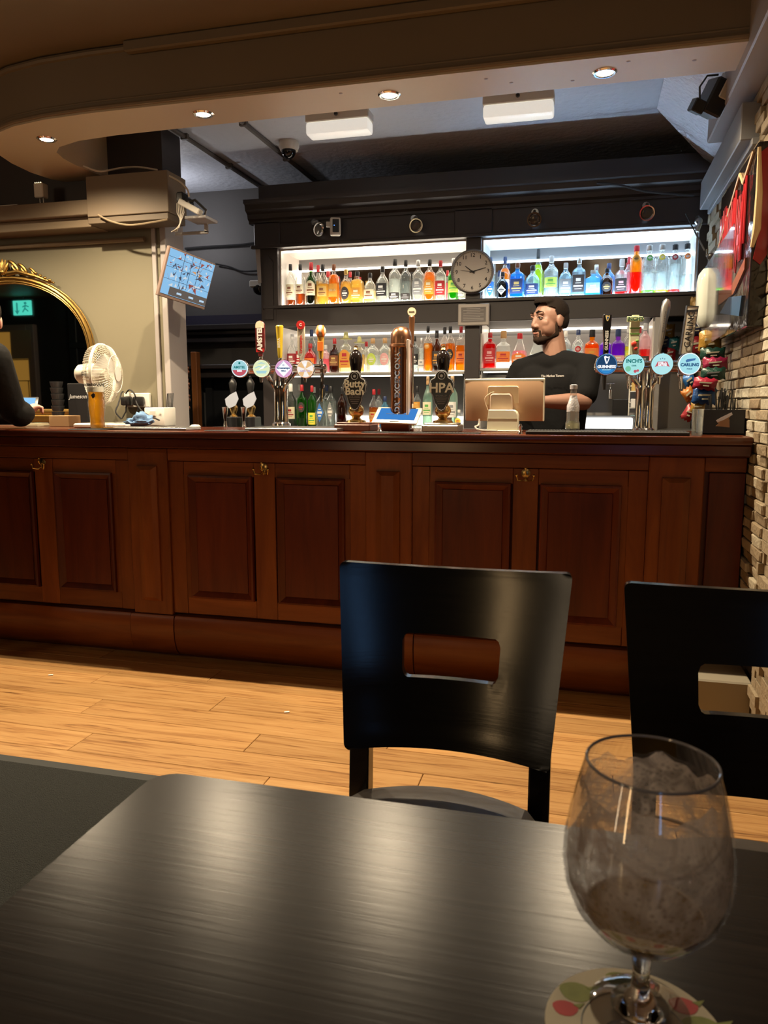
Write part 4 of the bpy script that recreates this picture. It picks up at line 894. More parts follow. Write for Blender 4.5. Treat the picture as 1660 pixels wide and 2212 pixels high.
# ------------------------------------------------------------------ beer taps
CT = 1.0605
def tower(label, xa, xb, py, cols, Y, zbar_r=.021, CT=CT):
    a, b_ = PY(xa, py, Y), PY(xb, py, Y); zc = (a.z+b_.z)/2; xm = (cols[0]+cols[-1])/2
    t = thing('tap_tower', label, 'beer tap', (PY(xm, 900, Y).x, Y, CT), group=None)
    m = MB(); m.lathe([(zbar_r*.6, 0), (zbar_r, .006), (zbar_r, b_.x-a.x-.006), (zbar_r*.6, b_.x-a.x)], 24, Matrix.Translation((a.x, Y, zc)) @ Matrix.Rotation(PI/2, 4, 'Y')); obj('crossbar', m, CHROME, t)
    for i, c in enumerate(cols):
        x = PY(c, 900, Y).x; m = MB(); m.lathe([(.032, CT), (.032, CT+.012), (.024, CT+.02), (.0205, CT+.05), (.0205, zc-.10), (.024, zc-.09), (.024, zc-.075), (.021, zc-.06), (.021, zc)], 24, TM((x, Y, 0)))
        obj('column', m, CHROME, t)
    for s in (-1, 1):
        x0 = PY(xm, 900, Y).x; m = MB(); m.tube([(x0+s*.018, Y-.01, zc-.10), (x0+s*.028, Y-.015, zc-.075), (x0+s*.055, Y-.012, zc-.04), (x0+s*.075, Y, zc-.01)], [.010, .010, .011, .013], 10); obj('yoke', m, CHROME, t)
    return t, zc
def lens(px, py, label, ring, face, R=.0395, Y=3.27):
    c = PY(px, py, Y); t = thing('tap_badge', label, 'badge', (c.x, Y, c.z), (0, 0, YAW*.55), group=None)
    m = MB(); m.lathe([(R*.96, .0), (R*1.04, .006), (R*1.04, .016), (R*.7, .022), (R*.3, .03), (R*.3, .055)], 36, TM((0, .0, 0), (-PI/2, 0, 0)), cap=False); obj('housing', m, CHROME, t, local=True)
    m = MB(); m.lathe([(0, 0), (R*.97, 0), (R*.985, .006)], 40, TM((0, -.0005, 0), (-PI/2, 0, 0)), cap=False); obj('rim_light', m, ring, t, local=True)
    m = MB(); m.lathe([(0, 0), (R*.90, .0)], 40, TM((0, -.0012, 0), (-PI/2, 0, 0)), cap=False); obj('face', m, face, t, local=True)
    return t, R
def disc_part(t, nm, poly, m_, d=.0018):
    m = MB(); m.prism(poly, -d-.0004, -d, 'y'); obj(nm, m, m_, t, local=True, smooth=0)
def arcpoly(R, a0, a1, n=20): return [(R*math.cos(a0+(a1-a0)*i/n), R*math.sin(a0+(a1-a0)*i/n)) for i in range(n+1)]
def ltxt(t, s, size, x, z, m_, nm='lettering', rot=0.0, bold=.0006, d=.0026, shear=0, space=1):
    obj(nm, text(s, size, TM((x, -d, z), (PI/2, -rot, 0)), .0003, bold, shear=shear, space=space), m_, t, local=True)
def blob_(c, r, n=20): return [(c[0]+r*math.cos(2*PI*i/n), c[1]+r*math.sin(2*PI*i/n)) for i in range(n)]
GLW = lit('badge_white', (.86, .93, .96), 1.15); GLC = lit('badge_cyan', (.42, .86, .92), 1.0); GLI = lambda n, c, s=.8: lit('badge_' + n, c, s)
INKB = GLI('ink_blue', (.03, .12, .30), .7); INKR = GLI('ink_red', (.70, .12, .16), .8); INKT = GLI('ink_teal', (.02, .30, .30), .6); INKW = GLI('ink_white', (.95, .97, 1), 1.05)

tL, zL = tower('chrome T shaped beer tower on the left with four lit badges', 512, 706, 797, (603, 613), 3.36, CT=CT+.0157)
t, R = lens(518, 796, 'round lit badge, pale blue over red, leftmost of the eight', GLW, GLI('aqua', (.45, .83, .90)))
disc_part(t, 'lower_half', arcpoly(R*.84, PI+.22, 2*PI-.22), INKR); ltxt(t, 'AMSTEL', .0155, 0, .005, INKT); ltxt(t, 'BIER', .012, 0, -.011, INKW); disc_part(t, 'crest', blob_((0, .024), .005), INKT)
t, R = lens(565, 796, 'round lit badge in pale yellow with light blue waves, second from left', GLI('lemon', (.88, .93, .62), 1.0), GLI('lemon_face', (.82, .90, .55), .95))
disc_part(t, 'wave', [(-.03, .004), (-.01, .012), (.012, .004), (.028, .012), (.028, .008), (.012, .0), (-.01, .007), (-.03, .0)], GLI('sky', (.50, .82, .88))); disc_part(t, 'band', [(-.026, -.010), (.026, -.010), (.020, -.022), (-.020, -.022)], GLI('sky', (.50, .82, .88))); disc_part(t, 'leaf', [(-.012, -.006), (.002, .006), (.022, .018), (.010, .0)], INKW, .0022); disc_part(t, 'ridge', [(-.022, .018), (.0, .028), (.022, .020), (.0, .022)], GLI('sky', (.50, .82, .88)))
t, R = lens(613, 796.5, 'round lit badge in pink with a white diamond, third from left', GLI('pink', (.85, .45, .72), 1.0), GLI('pink_face', (.80, .42, .68), .9))
disc_part(t, 'diamond', [(-R*.86, 0), (0, R*.88), (R*.86, 0), (0, -R*.88)], INKW); disc_part(t, 'diamond_line', [(-R*.80, 0), (0, R*.82), (0, R*.78), (-R*.76, 0)], INKB, .0024)
ltxt(t, 'Cruzcampo', .0125, 0, .003, INKB); ltxt(t, 'SEVILLA', .006, 0, -.010, INKB); disc_part(t, 'crest', blob_((0, .016), .005), GLI('grey', (.5, .55, .7)))
t, R = lens(660, 797, 'round lit badge with orange and white segments, fourth from left', GLI('peach', (.95, .62, .40), 1.0), GLI('peach_face', (.95, .88, .82), 1.0))
for k in range(4): disc_part(t, 'segment', [(0, 0)] + arcpoly(R*.88, k*PI/2+.5, k*PI/2+1.25, 8), GLI('segment', (.92, .56, .25), .9), .002)
ltxt(t, 'NECK OIL', .0105, 0, -.010, GLI('violet', (.62, .5, .8), .9), bold=.0004); disc_part(t, 'centre', blob_((0, .018), .006), INKW, .0024)
tR, zR = tower('chrome T shaped beer tower on the right with four lit badges', 1284, 1518, 792, (1383, 1400), 3.40, .023)
t, R = lens(1311, 787, 'dark blue round badge with white harp', GLI('navy_rim', (.10, .30, .62), .8), GLI('navy', (.02, .07, .17), .8), .0425, 3.30)
disc_part(t, 'lower_half', arcpoly(R*.86, PI+.55, 2*PI-.55), GLI('royal', (.04, .28, .68), .9)); ltxt(t, 'GUINNESS', .0155, 0, -.010, INKW, bold=.0009); ltxt(t, 'DRAUGHT', .007, 0, -.022, GLI('sky', (.50, .82, .88)), bold=.0003)
def harp(t, x, z, s, m_, d=.0024):
    disc_part(t, 'harp', [(x-s*.45, z+s*.5), (x-s*.2, z+s*.62), (x+s*.1, z+s*.45), (x+s*.45, z+s*.55), (x+s*.38, z+s*.1), (x+s*.1, z-s*.6), (x-s*.12, z-s*.6), (x-s*.3, z-s*.1)], m_, d)
    disc_part(t, 'harp_gap', [(x-s*.14, z+s*.32), (x+s*.06, z+s*.25), (x+s*.26, z+s*.32), (x+s*.18, z), (x+s*.02, z-s*.4), (x-s*.1, z)], GLI('navy', (.02, .07, .17), .8), d+.0004)
harp(t, 0, .018, .026, INKW)
t, R = lens(1370, 788, 'round lit aqua badge with fruit at its foot, left of the right tower column', GLC, GLI('mint', (.40, .82, .80), .95), .0425, 3.30)
ltxt(t, "INCH'S", .020, 0, .014, INKT, bold=.0008); ltxt(t, 'CIDER', .007, 0, -.004, INKT, bold=.0003)
disc_part(t, 'leaf', blob_((-.022, -.016), .011), GLI('leaf', (.25, .70, .45))); disc_part(t, 'fruit', blob_((.006, -.026), .006), INKR); disc_part(t, 'fruit', blob_((.016, -.023), .005), INKR)
t, R = lens(1431.5, 786.5, 'round lit aqua badge with a red banner, right of the right tower column', GLC, GLI('mint2', (.48, .84, .88), .95), .0425, 3.30)
disc_part(t, 'banner', [(-.025, -.010), (-.029, -.012), (-.022, .002), (-.018, .010), (.018, .010), (.022, .002), (.029, -.012), (.025, -.010), (.020, -.008), (-.020, -.008)], INKR); ltxt(t, 'STELLA', .010, 0, .004, INKW); ltxt(t, 'ARTOIS', .010, 0, -.004, INKW)
for k in range(3): disc_part(t, 'star', blob_((-.008+.008*k, .020+(.003 if k == 1 else 0)), .002, 8), INKB)
t, R = lens(1490.5, 786, 'round lit aqua badge with a dark blue flag bar, rightmost of the eight', GLW, GLI('mint3', (.40, .80, .88), .95), .0435, 3.30)
ltxt(t, 'CARLING', .0165, 0, -.004, INKB, bold=.0008); disc_part(t, 'flag', [(-.014, .006), (.020, .014), (.022, .022), (-.010, .018), (-.016, .014)], GLI('flag', (.08, .22, .50), .8)); ltxt(t, 'PREMIUM', .005, 0, -.020, INKB, bold=.0002)

def handle(label, px, ytop, ybot, w, Y, m_, style, tilt=0.0):
    a, b_ = PY(px, ybot, Y), PY(px, ytop, Y); H = b_.z-a.z; k = MPP(px, 740, Y); r = w*k/2
    t = thing('tap_handle', label, 'tap handle', (a.x, Y, a.z), (0, tilt, YAW*.6))
    m = MB()
    if style == 'paddle':
        m.prism([(-r*.45, 0), (r*.45, 0), (r*.5, H*.08), (r, H*.18), (r, H*.86)] + [(r*math.cos(q), H-r+r*math.sin(q)) for q in [PI*i/8 for i in range(1, 8)]] + [(-r, H*.86), (-r, H*.18), (-r*.5, H*.08)], -.008, .008, 'y', bevel=.002)
    elif style == 'round': m.lathe([(r*.5, 0), (r*.62, H*.1), (r*.75, H*.5), (r*.95, H*.93), (r, H*.97), (r*.8, H), (0, H)], 20)
    elif style == 'slab': m.box((-r, -.010, 0), (r, .010, H), .002)
    elif style == 'sceptre': m.lathe([(r*.5, 0), (r*.42, H*.06), (r*.55, H*.14), (r*.80, H*.30), (r*.78, H*.55), (r*1.0, H*.70), (r*1.05, H*.86), (r*.85, H*.96), (r*.45, H), (0, H)], 20)
    elif style == 'harp': m.prism([(-r*.55, 0), (r*.55, 0), (r*.6, H*.3), (r*.9, H*.70), (r, H*.97), (r*.8, H), (-r*.8, H), (-r, H*.97), (-r*.9, H*.70), (-r*.6, H*.3)], -.012, .012, 'y', bevel=.003)
    obj('grip', m, m_, t, local=True)
    m = MB(); m.lathe([(.008, -.03), (.010, -.015), (.008, 0), (0, 0)], 14); obj('ferrule', m, CHROME, t, local=True)
    return t, H, r
t, H, r = handle('red tap handle with white upright lettering, leftmost', 563.7, 693, 770, 20, 3.33, mat('deep_red_enamel', (.15, .008, .010), .3), 'paddle')
m = MB(); m.prism([(-r*.94, H*.80), (r*.94, H*.80), (r*.94, H*.86)] + [(r*.94*math.cos(q), H-r+r*.94*math.sin(q)) for q in [PI*i/8 for i in range(1, 8)]] + [(-r*.94, H*.86)], -.0095, -.0085, 'y'); obj('top_cap', m, CREAM, t, local=True)
m = MB(); m.box((-r*.9, -.0095, H*.12), (r*.9, -.0085, H*.22)); obj('band', m, mat('scarlet', (.55, .02, .02), .4), t, local=True)
ltxt(t, 'AMSTEL', .031, 0, H*.50, WHITEI, rot=PI/2, bold=.0016, d=.0105)
t, H, r = handle('yellow tap handle with slanted top, second from left', 605.5, 703, 773, 17, 3.33, mat('golden_yellow', (.62, .44, .03), .35), 'round')
ltxt(t, 'BIRRA', .016, 0, H*.45, CREAM, rot=PI/2, d=r+.001, bold=.0004)
t, H, r = handle('cream tap handle with red round top, third from left', 652, 695, 780, 16, 3.33, mat('stone_cream', (.55, .50, .40), .4), 'paddle')
m = MB(); m.lathe([(0, 0), (r*1.15, 0), (r*1.15, .006), (0, .006)], 20, TM((0, -.008, H-r*.9), FRONT)); obj('top_disc', m, mat('scarlet', (.55, .02, .02), .4), t, local=True)
ltxt(t, 'C', .016, 0, H-r*.9, WHITEI, d=.0150); ltxt(t, 'Cruzcampo', .017, 0, H*.42, mat('scarlet', (.55, .02, .02), .4), rot=PI/2, d=.0100, bold=.0006)
t, H, r = handle('orange and white striped ball top handle, fourth from left', 694, 722, 775, 16, 3.33, mat('mustard', (.55, .33, .05), .4), 'round')
m = MB(); m.ball((0, 0, H+.012), (.024, .022, .028), u=20, v=14); obj('knob', m, mat('warm_white', (.70, .62, .50), .35), t, local=True)
m = MB()
for k in (-1, 1): m.ball((k*.011, -.0012, H+.012), (.0085, .0228, .0275), u=12, v=12)
obj('stripe', m, mat('bright_orange', (.80, .20, .03), .35), t, local=True)
m = MB(); m.lathe([(.006, -.02), (.0065, .005)], 10); m.box((-r*.8, -r-.001, H*.3), (r*.8, -r*.6, H*.7), .002); obj('orange_band', m, mat('bright_orange', (.80, .20, .03), .35), t, local=True)
t, H, r = handle('black curved tap handle with gold harp, above the dark blue badge', 1309, 679, 768, 18, 3.36, mat('gloss_black', (.008, .008, .010), .15), 'harp')
harp(t, 0, H*.90, .020, mat('gold_print', (.75, .60, .25), .4), .0125); ltxt(t, 'GUINNESS', .017, 0, H*.36, WHITEI, rot=PI/2, d=.0130)
t, H, r = handle('cream tap handle topped by a wooden sign and apples', 1369, 686, 768, 20, 3.36, mat('apple_cream', (.75, .78, .55), .5), 'slab')
m = MB(); m.prism([(-.034, H*.88), (.026, H*.88), (.034, H*.94), (.027, H*1.02), (-.034, H*1.02)], -.016, -.010, 'y', bevel=.001); m.box((-.014, -.012, H*1.02), (.014, -.004, H*1.06), .001); obj('sign_board', m, mat('sign_green', (.66, .72, .42), .5), t, local=True)
ltxt(t, "INCH'S", .021, -.002, H*.95, mat('dark_green_ink', (.02, .10, .05), .5), d=.0175)
m = MB(); m.ball((-.002, -.012, H*.30), (.011, .005, .011)); m.ball((.006, -.012, H*.18), (.008, .005, .008)); obj('apple', m, mat('apple_red', (.60, .05, .03), .4), t, local=True)
m = MB(); m.ball((.010, -.012, H*.38), (.007, .002, .004)); m.box((-.02, -.011, H*.55), (.02, -.0102, H*.58)); m.box((-.02, -.011, H*.70), (.02, -.0102, H*.73)); obj('leaf', m, mat('apple_green', (.12, .35, .05), .5), t, local=True)
t, H, r = handle('tall pewter sceptre shaped tap handle', 1424, 646, 764, 18, 3.36, mat('pewter', (.42, .41, .40), .32, .9), 'sceptre', .10)
ltxt(t, 'STELLA ARTOIS', .012, 0, H*.58, mat('pewter_ink', (.14, .13, .13), .5), rot=PI/2, d=r*1.08)
t, H, r = handle('slanted white slab tap handle with black lettering, rightmost', 1481, 662, 766, 23, 3.36, mat('slab_white', (.90, .85, .72), .4), 'slab', .09)
m = MB(); m.prism([(-r*.98, H*.86), (r*.98, H*.90), (r*.98, H*.95), (-r*.98, H*.91)], -.0112, -.0102, 'y'); m.box((-r*1.06, -.011, -.0), (-r*.98, .011, H), .001); m.box((r*.98, -.011, 0), (r*1.06, .011, H), .001); m.box((-r*1.06, -.011, H*.995), (r*1.06, .011, H*1.01)); obj('black_trim', m, BLACKI, t, local=True)
ltxt(t, 'CARLING', .034, 0, H*.52, BLACKI, rot=PI/2, d=.0120, bold=.0004)
def fold(t, root, main, newname):
    mm = next(c for c in t.children if c.name.split('.')[0] == main)
    rest_ = [c for c in t.children if c is not mm]
    mm.parent = root; mm.location = t.location - abspos(root); mm.rotation_euler = t.rotation_euler; mm['label'] = t['label']; mm.name = newname
    for c in rest_: c.parent = mm
    bpy.data.objects.remove(t)
for b_t in [o for o in bpy.data.objects if o.type == 'EMPTY' and o.name.startswith('tap_badge')]:
    fold(b_t, tL if b_t.location.x < -1 else tR, 'housing', 'badge')
for b_t in [o for o in bpy.data.objects if o.type == 'EMPTY' and o.name.startswith('tap_handle')]:
    fold(b_t, tL if b_t.location.x < -1 else tR, 'grip', 'tap_handle')
def nozzle(px, y0, y1, m_, t, Y=3.34):
    a, b_ = PY(px, y0, Y), PY(px, y1, Y); m = MB(); m.tube([a, a.lerp(b_, .3), b_], [.009, .0085, .0055], 12); m.tube([(a.x, Y+.05, zL if Y < 3.35 else zR), (a.x, Y, a.z)], .011, 10); obj('nozzle', m, m_, t)
for px in (565, 613, 660): nozzle(px, 812, 826, CHROME, tL, 3.33)
nozzle(1306, 812, 842, BLACKP, tR, 3.36); nozzle(1359, 812, 840, CHROME, tR, 3.36); nozzle(1424, 812, 830, CHROME, tR, 3.36); nozzle(1471, 812, 840, CHROME, tR, 3.36)
m = MB(); c = PY(697, 800, 3.34); m.tube([(c.x, 3.34, c.z), (c.x+.006, 3.32, c.z-.04), (c.x, 3.32, c.z-.14)], [.012, .008, .005], 10); m.ball((c.x, 3.34, c.z-.07), .010); obj('side_spout', m, CHROME, tL)

def tray(x0, x1, Y0, Y1, label, m_, h=.008):
    a, b_ = PY(x0, 925, Y0).x, PY(x1, 925, Y0).x; m = MB(); m.box((a, Y0, CT), (b_, Y1, CT+h), .003)
    for k in range(int((b_-a)/.012)): m.box((a+.006+.012*k, Y0+.01, CT+h), (a+.011+.012*k, Y1-.01, CT+h+.0012))
    return tag(obj('drip_tray' if m_ is STEEL else 'bar_mat', m, m_), label, 'tray' if m_ is STEEL else 'mat')
tray(222, 402, 3.12, 3.26, 'steel drip tray on the counter right of the pint glass', STEEL, .012)
tray(528, 728, 3.14, 3.44, 'steel drip tray under the left beer tower', STEEL, .014)
tray(146, 218, 3.06, 3.20, 'black rubber mat on the counter under the pint glass', MATTB, .004)
tray(440, 526, 3.07, 3.13, 'narrow black bar mat on the counter left of the steel tray', MATTB, .004)
tray(780, 1035, 3.06, 3.13, 'long thin black bar mat in front of the tablet', MATTB, .004)
tray(1136, 1492, 3.07, 3.24, 'thick black rubber bar mat in front of the right beer tower', MATTB, .014)

# hand pumps
def pump(px, label, badge_px, words, sub, wood_base, bx0, bx1, bodym):
    Y = 3.30; c = PY(px, 900, Y); t = thing('hand_pump', label, 'beer pump', (c.x, Y, CT))
    g = lambda y: PY(px, y, Y).z - CT
    w = (PY(bx1, 915, Y).x - PY(bx0, 915, Y).x)/2
    m = MB(); m.box((-w, -.07, 0), (w, .07, .030), .004); m.box((-w*.9, -.06, .030), (w*.9, .06, .038), .003); obj('base', m, wood_base, t, local=True)
    m = MB(); m.lathe([(.045, .038), (.042, .046), (.022, .052), (.018, .060), (.030, .072), (.036, .088), (.032, .104), (.022, .114), (.020, .125), (.026, .132), (.016, .140), (.010, .150), (.010, g(815))], 24); obj('pillar', m, bodym, t, local=True)
    z0, z1 = g(818), g(757); h = z1-z0
    m = MB(); m.lathe([(.016, z0-.03), (.017, z0), (.020, z0+h*.18), (.027, z0+h*.50), (.030, z0+h*.70), (.027, z0+h*.86), (.016, z0+h*.97), (.010, z1)], 22); obj('handle', m, mat('ebony_gloss', (.012, .008, .007), .12), t, local=True)
    m = MB(); m.lathe([(.010, z1), (.013, z1+.003), (.010, z1+.008), (.007, z1+.012), (.009, z1+.018), (0, z1+.023)], 16); obj('finial', m, BRASS, t, local=True)
    # pump clip: shield shaped board
    b_ = PY(badge_px, 845, Y-.05); bx, bz = b_.x-c.x, b_.z-CT
    out = [(0, -.085), (.014, -.078), (.030, -.050), (.038, -.020), (.052, .0), (.056, .030), (.046, .050), (.030, .058), (.024, .078), (.012, .088)]
    poly = [(x, z) for x, z in out] + [(-x, z) for x, z in reversed(out[1:])]
    poly = poly[:len(poly)-0]
    m = MB(); m.prism([(bx+x, bz+z) for x, z in poly], -.060, -.052, 'y', bevel=.001); obj('clip_board', m, mat('clip_black_' + str(px), sub[1], .35), t, local=True)
    m = MB(); pp = [(bx+x*.93, -.0612, bz+z*.95) for x, z in poly]; m.tube(pp, .0011, 5, closed=True); obj('clip_outline', m, mat('silver_print', (.42, .42, .42), .4), t, local=True)
    m = MB()
    ring = [(bx+.015*math.cos(a), -.0615, bz+.064+.015*math.sin(a)) for a in [2*PI*i/20 for i in range(20)]]; m.tube(ring, .0012, 5, closed=True); m.prism(blob_((bx, bz+.064), .006), -.0622, -.0612, 'y'); obj('emblem', m, mat('silver_print', (.42, .42, .42), .4), t, local=True)
    for wd, sz, dz in words:
        obj('lettering', text(wd, sz, TM((bx, -.0635, bz+dz), FRONT), .001, .0012), CREAM, t, local=True)
    for k, (wd, dz) in enumerate(sub[0]): obj('small_lettering', text(wd, .0085, TM((bx, -.0622, bz+dz), FRONT), .0003, .0001), mat('silver_print', (.42, .42, .42), .4), t, local=True)
    m = MB()
    for k in range(4): m.box((bx-.026+.004*k, -.0618, bz-.030-.008*k), (bx+.026-.004*k, -.0612, bz-.0275-.008*k))
    obj('small_print', m, mat('silver_print', (.42, .42, .42), .4), t, local=True)
    return t
pump(770, 'hand pump with dark clip reading Butty Bach in cream letters', 768, [('Butty', .044, .030), ('Bach', .044, -.002)], ([('WYE VALLEY', -.022)], (.022, .018, .015)), mat('reddish_block', (.14, .05, .028), .35), 724, 800, BRASS)
pump(957, 'hand pump with dark blue grey clip reading HPA in cream letters', 955, [('HPA', .056, .012)], ([('WYE VALLEY', -.020)], (.022, .030, .040)), mat('steel_block', (.30, .26, .22), .3, .7), 914, 992, BRASS)
for px, lb in ((505, 'dark hand pump behind the leftmost tap badge, standing on the rear counter'), (543, 'dark hand pump left of the chrome tower, standing on the rear counter')):
    Y = 4.15; c = PY(px, 900, Y); t = thing('hand_pump', lb, 'beer pump', (c.x, Y, 1.0))
    g = lambda y: PY(px, y, Y).z - 1.0
    m = MB(); m.box((-.042, -.05, 0), (.042, .05, g(900)), .006); obj('base', m, BLACKP, t, local=True)
    m = MB(); m.lathe([(.03, g(900)), (.014, g(895)), (.024, g(886)), (.028, g(880)), (.014, g(872)), (.02, g(866)), (.010, g(860)), (.009, g(850))], 18); obj('pillar', m, BRASS, t, local=True)
    m = MB(); m.lathe([(.010, g(865)), (.012, g(855)), (.020, g(840)), (.024, g(828)), (.014, g(820)), (.006, g(817)), (.009, g(815)), (0, g(811))], 16); obj('handle', m, BLACKP, t, local=True)
    m = MB(); m.prism([(-.01, g(882)), (.03, g(876)), (.05, g(862)), (.035, g(846)), (.0, g(852)), (-.035, g(862)), (-.03, g(875))], -.035, -.030, 'y'); obj('clip_board', m, mat('pale_clip', (.36, .40, .50), .4), t, local=True)
m = MB(); a = PY(470, 930, 4.1); m.box((-2.25, 3.95, .93), (-1.45, 4.35, .999), .004); m.box((-2.25, 4.0, 0), (-1.45, 4.3, .93)); tag(obj('side_counter', m, BLACKP), 'low dark counter behind the bar left of the shelving', 'counter')
for px, lb in ((487, 'chrome spirit measure left of the dark rear pumps'), (527, 'chrome spirit measure between the two dark rear pumps')):
    c = PY(px, 900, 4.05); t = thing('measure', lb, 'measure', (c.x, 4.05, 1.0)); h = PY(px, 879, 4.05).z-1.0
    m = MB(); m.lathe([(.008, h*.5), (.022, .003+h*.05), (.022, 0), (0, 0)], 18); m.lathe([(.008, h*.5), (.018, h*.97), (.018, h), (.0165, h*.97)], 18, cap=False); obj('cup', m, CHROME, t, local=True)

# copper column
Y = 3.30; c = PY(867, 900, Y); cbc = t = thing('copper_beer_column', 'tall copper beer column with white and blue upright lettering and domed top', 'beer tap', (c.x, Y, CT))
COP = mat('copper', (.42, .17, .08), .24, 1.0, bump=(8, .05, .003)); g = lambda y: PY(867, y, Y).z-CT; r = .047
m = MB(); m.lathe([(r*1.2, 0), (r*1.2, .01), (r, .016), (r, g(748))], 36); obj('tube', m, COP, t, local=True)
m = MB(); m.lathe([(r*1.08, g(751)), (r*1.12, g(749)), (r*1.08, g(744)), (r, g(743)), (r*.99, g(730)), (r*.90, g(718)), (r*.65, g(709)), (r*.3, g(705.5)), (0, g(705))], 36); obj('dome', m, mat('copper_dome', (.40, .20, .11), .3, 1.0), t, local=True)
m = MB(); m.box((r*.72, -r*1.05, .02), (r*.95, -r*.2, g(735)), .003); obj('side_strip', m, mat('frosted_strip', (.62, .52, .46), .2), t, local=True)
T = text('MADRI EXCEPCIONAL', .0315, TM((-.006, 0, (g(758)+.045)/2), (PI/2, -PI/2, 0)), .0002, .0008, space=1.0)
for v in T.b.verts: v.co.y = -math.sqrt(max(1e-6, (r*1.015)**2-v.co.x**2))
obj('lettering', T, mat('bright_white', (.85, .88, .95), .4), t, local=True)
T = text('MADRI EXCEPCIONAL', .0315, TM((-.0045, 0, (g(758)+.045)/2-.001), (PI/2, -PI/2, 0)), .0002, .0018, space=1.0)
for v in T.b.verts: v.co.y = -math.sqrt(max(1e-6, (r*1.006)**2-v.co.x**2))
obj('lettering_shadow', T, mat('print_blue', (.10, .28, .62), .4), t, local=True)
t, H, r = handle('slim brown wooden tap handle behind the copper column', 890, 683, 748, 14, 3.36, mat('varnished_wood', (.16, .065, .025), .3), 'round')
m = MB(); m.lathe([(0, 0), (.021, 0), (.021, .006), (0, .006)], 28, TM((0, -.002, H+.018), FRONT)); obj('badge_ring', m, BRASS, t, local=True)
m = MB(); m.lathe([(0, .0), (.0185, 0)], 28, TM((0, -.0090, H+.018), FRONT), cap=False); obj('badge_face', m, CREAM, t, local=True)
ltxt(t, 'MADRI', .008, 0, H+.018, mat('dark_ink', (.1, .05, .03), .5), d=.0095, bold=.0002)
m = MB(); m.lathe([(.010, -.25), (.010, .0)], 12); obj('stem', m, CHROME, t, local=True)
fold(t, cbc, 'grip', 'tap_handle')

# ------------------------------------------------------------------ other things on the counter
t = thing('tablet', 'white framed tablet with blue screen leaning back on the counter', 'tablet', (-.794, 3.25, 1.132), (-1.036, .024, -.011))
m = MB(); m.box((-.100, 0, -.064), (.100, .009, .064), .004, seg=2); obj('body', m, mat('tablet_cream', (.68, .62, .50), .3), t, local=True)
m = MB(); m.box((-.084, -.0006, -.040), (.084, .001, .052)); obj('screen', m, lit('tablet_blue', (.06, .27, .72), .85), t, local=True)
m = MB(); m.box((-.02, -.0012, -.056), (.02, .0, -.053)); m.box((-.05, -.0016, .004), (.05, -.0008, .006)); obj('mark', m, BLACKI, t, local=True)
m = MB(); m.box((-.062, 0.010, -.060), (.062, .05, .03), .004); obj('stand', m, mat('reddish_block', (.14, .05, .028), .35), t, local=True)
# payment terminal seen from behind
c = PY(1090, 865, 3.42); t = thing('till_monitor', 'back of a tan till screen on a white stand', 'till', (-.353, 3.42, CT))
TAN = mat('tan_plastic', (.56, .36, .22), .38); CR2 = mat('cream_plastic', (.66, .64, .50), .4)
w2 = .172; zlo, zhi = PY(1090, 910, 3.40).z-CT, PY(1090, 818, 3.40).z-CT
M_ = TM((0, 0, (zlo+zhi)/2), (.12, .0, -.034)); hh = (zhi-zlo)/2
m = MB(); m.box((-w2, -.006, -hh), (w2, .016, hh), .005, M=M_, seg=2); obj('back_panel', m, TAN, t, local=True)
m = MB(); m.box((-w2, -.0075, hh-.010), (w2, .016, hh+.001), .002, M=M_); m.box((w2-.004, -.008, -hh), (w2+.001, .016, hh), .002, M=M_); obj('edge_trim', m, CR2, t, local=True)
m = MB(); m.prism([(-.078, -.02), (-.070, .058), (-.064, .062), (.056, .062), (.064, .056), (.064, -.012), (.044, -.014), (.038, .020), (.026, .032), (-.052, .032), (-.062, .022), (-.066, -.02)], -.014, -.006, 'y', M=M_, bevel=.002); obj('mount_frame', m, mat('tan_light', (.60, .44, .27), .38), t, local=True)
m = MB(); m.prism([(-.062, -.05), (-.060, .022), (-.050, .030), (.026, .030), (.036, .018), (.040, -.05)], -.020, -.008, 'y', M=M_, bevel=.004); obj('neck', m, mat('tan_shade', (.40, .29, .21), .42), t, local=True)
z1 = PY(1085, 885, 3.38).z-CT
m = MB(); m.prism([(-.066, .004), (.066, .004), (.066, z1-.022), (.060, z1-.008), (.048, z1), (-.060, z1)], -.075, .0, 'y', bevel=.003); m.box((-.066, -.0765, z1*.60), (.066, -.0745, z1*.605)); obj('stand', m, CR2, t, local=True)
m = MB(); m.box((-.085, -.10, 0), (.080, .05, .006), .002); obj('foot_plate', m, CR2, t, local=True)
cable([PY(1036, 905, 3.36), PY(1034, 918, 3.35), PY(1027, 922, 3.31), PY(1038, 929, 3.25), PY(1075, 931, 3.22)], .004, mat('grey_lead', (.45, .42, .38), .4), 'grey lead curling under the till screen')
cable([(-.42, 3.395, 1.15), (-.435, 3.39, 1.20), (-.41, 3.39, 1.225), (-.395, 3.39, 1.23)], .0022, mat('tan_lead', (.60, .46, .32), .4), 'thin pale lead hanging across the back of the till screen')
m = MB(); c = PY(1125, 928, 3.12); m.lathe([(.011, 0), (.008, .006), (.004, .012), (.006, .022), (.008, .03), (.004, .038), (0, .04)], 14, TM((c.x, 3.12, CT))); tag(obj('bottle_stopper', m, CHROME), 'small chrome stopper standing beside the till stand', 'stopper')
m = MB(); c = PY(821, 921, 3.15); m.lathe([(.014, 0), (.012, .004), (.002, .016), (0, .018)], 14, TM((c.x, 3.15, CT))); tag(obj('pourer', m, CHROME), 'tiny chrome pourer in front of the tablet', 'pourer')
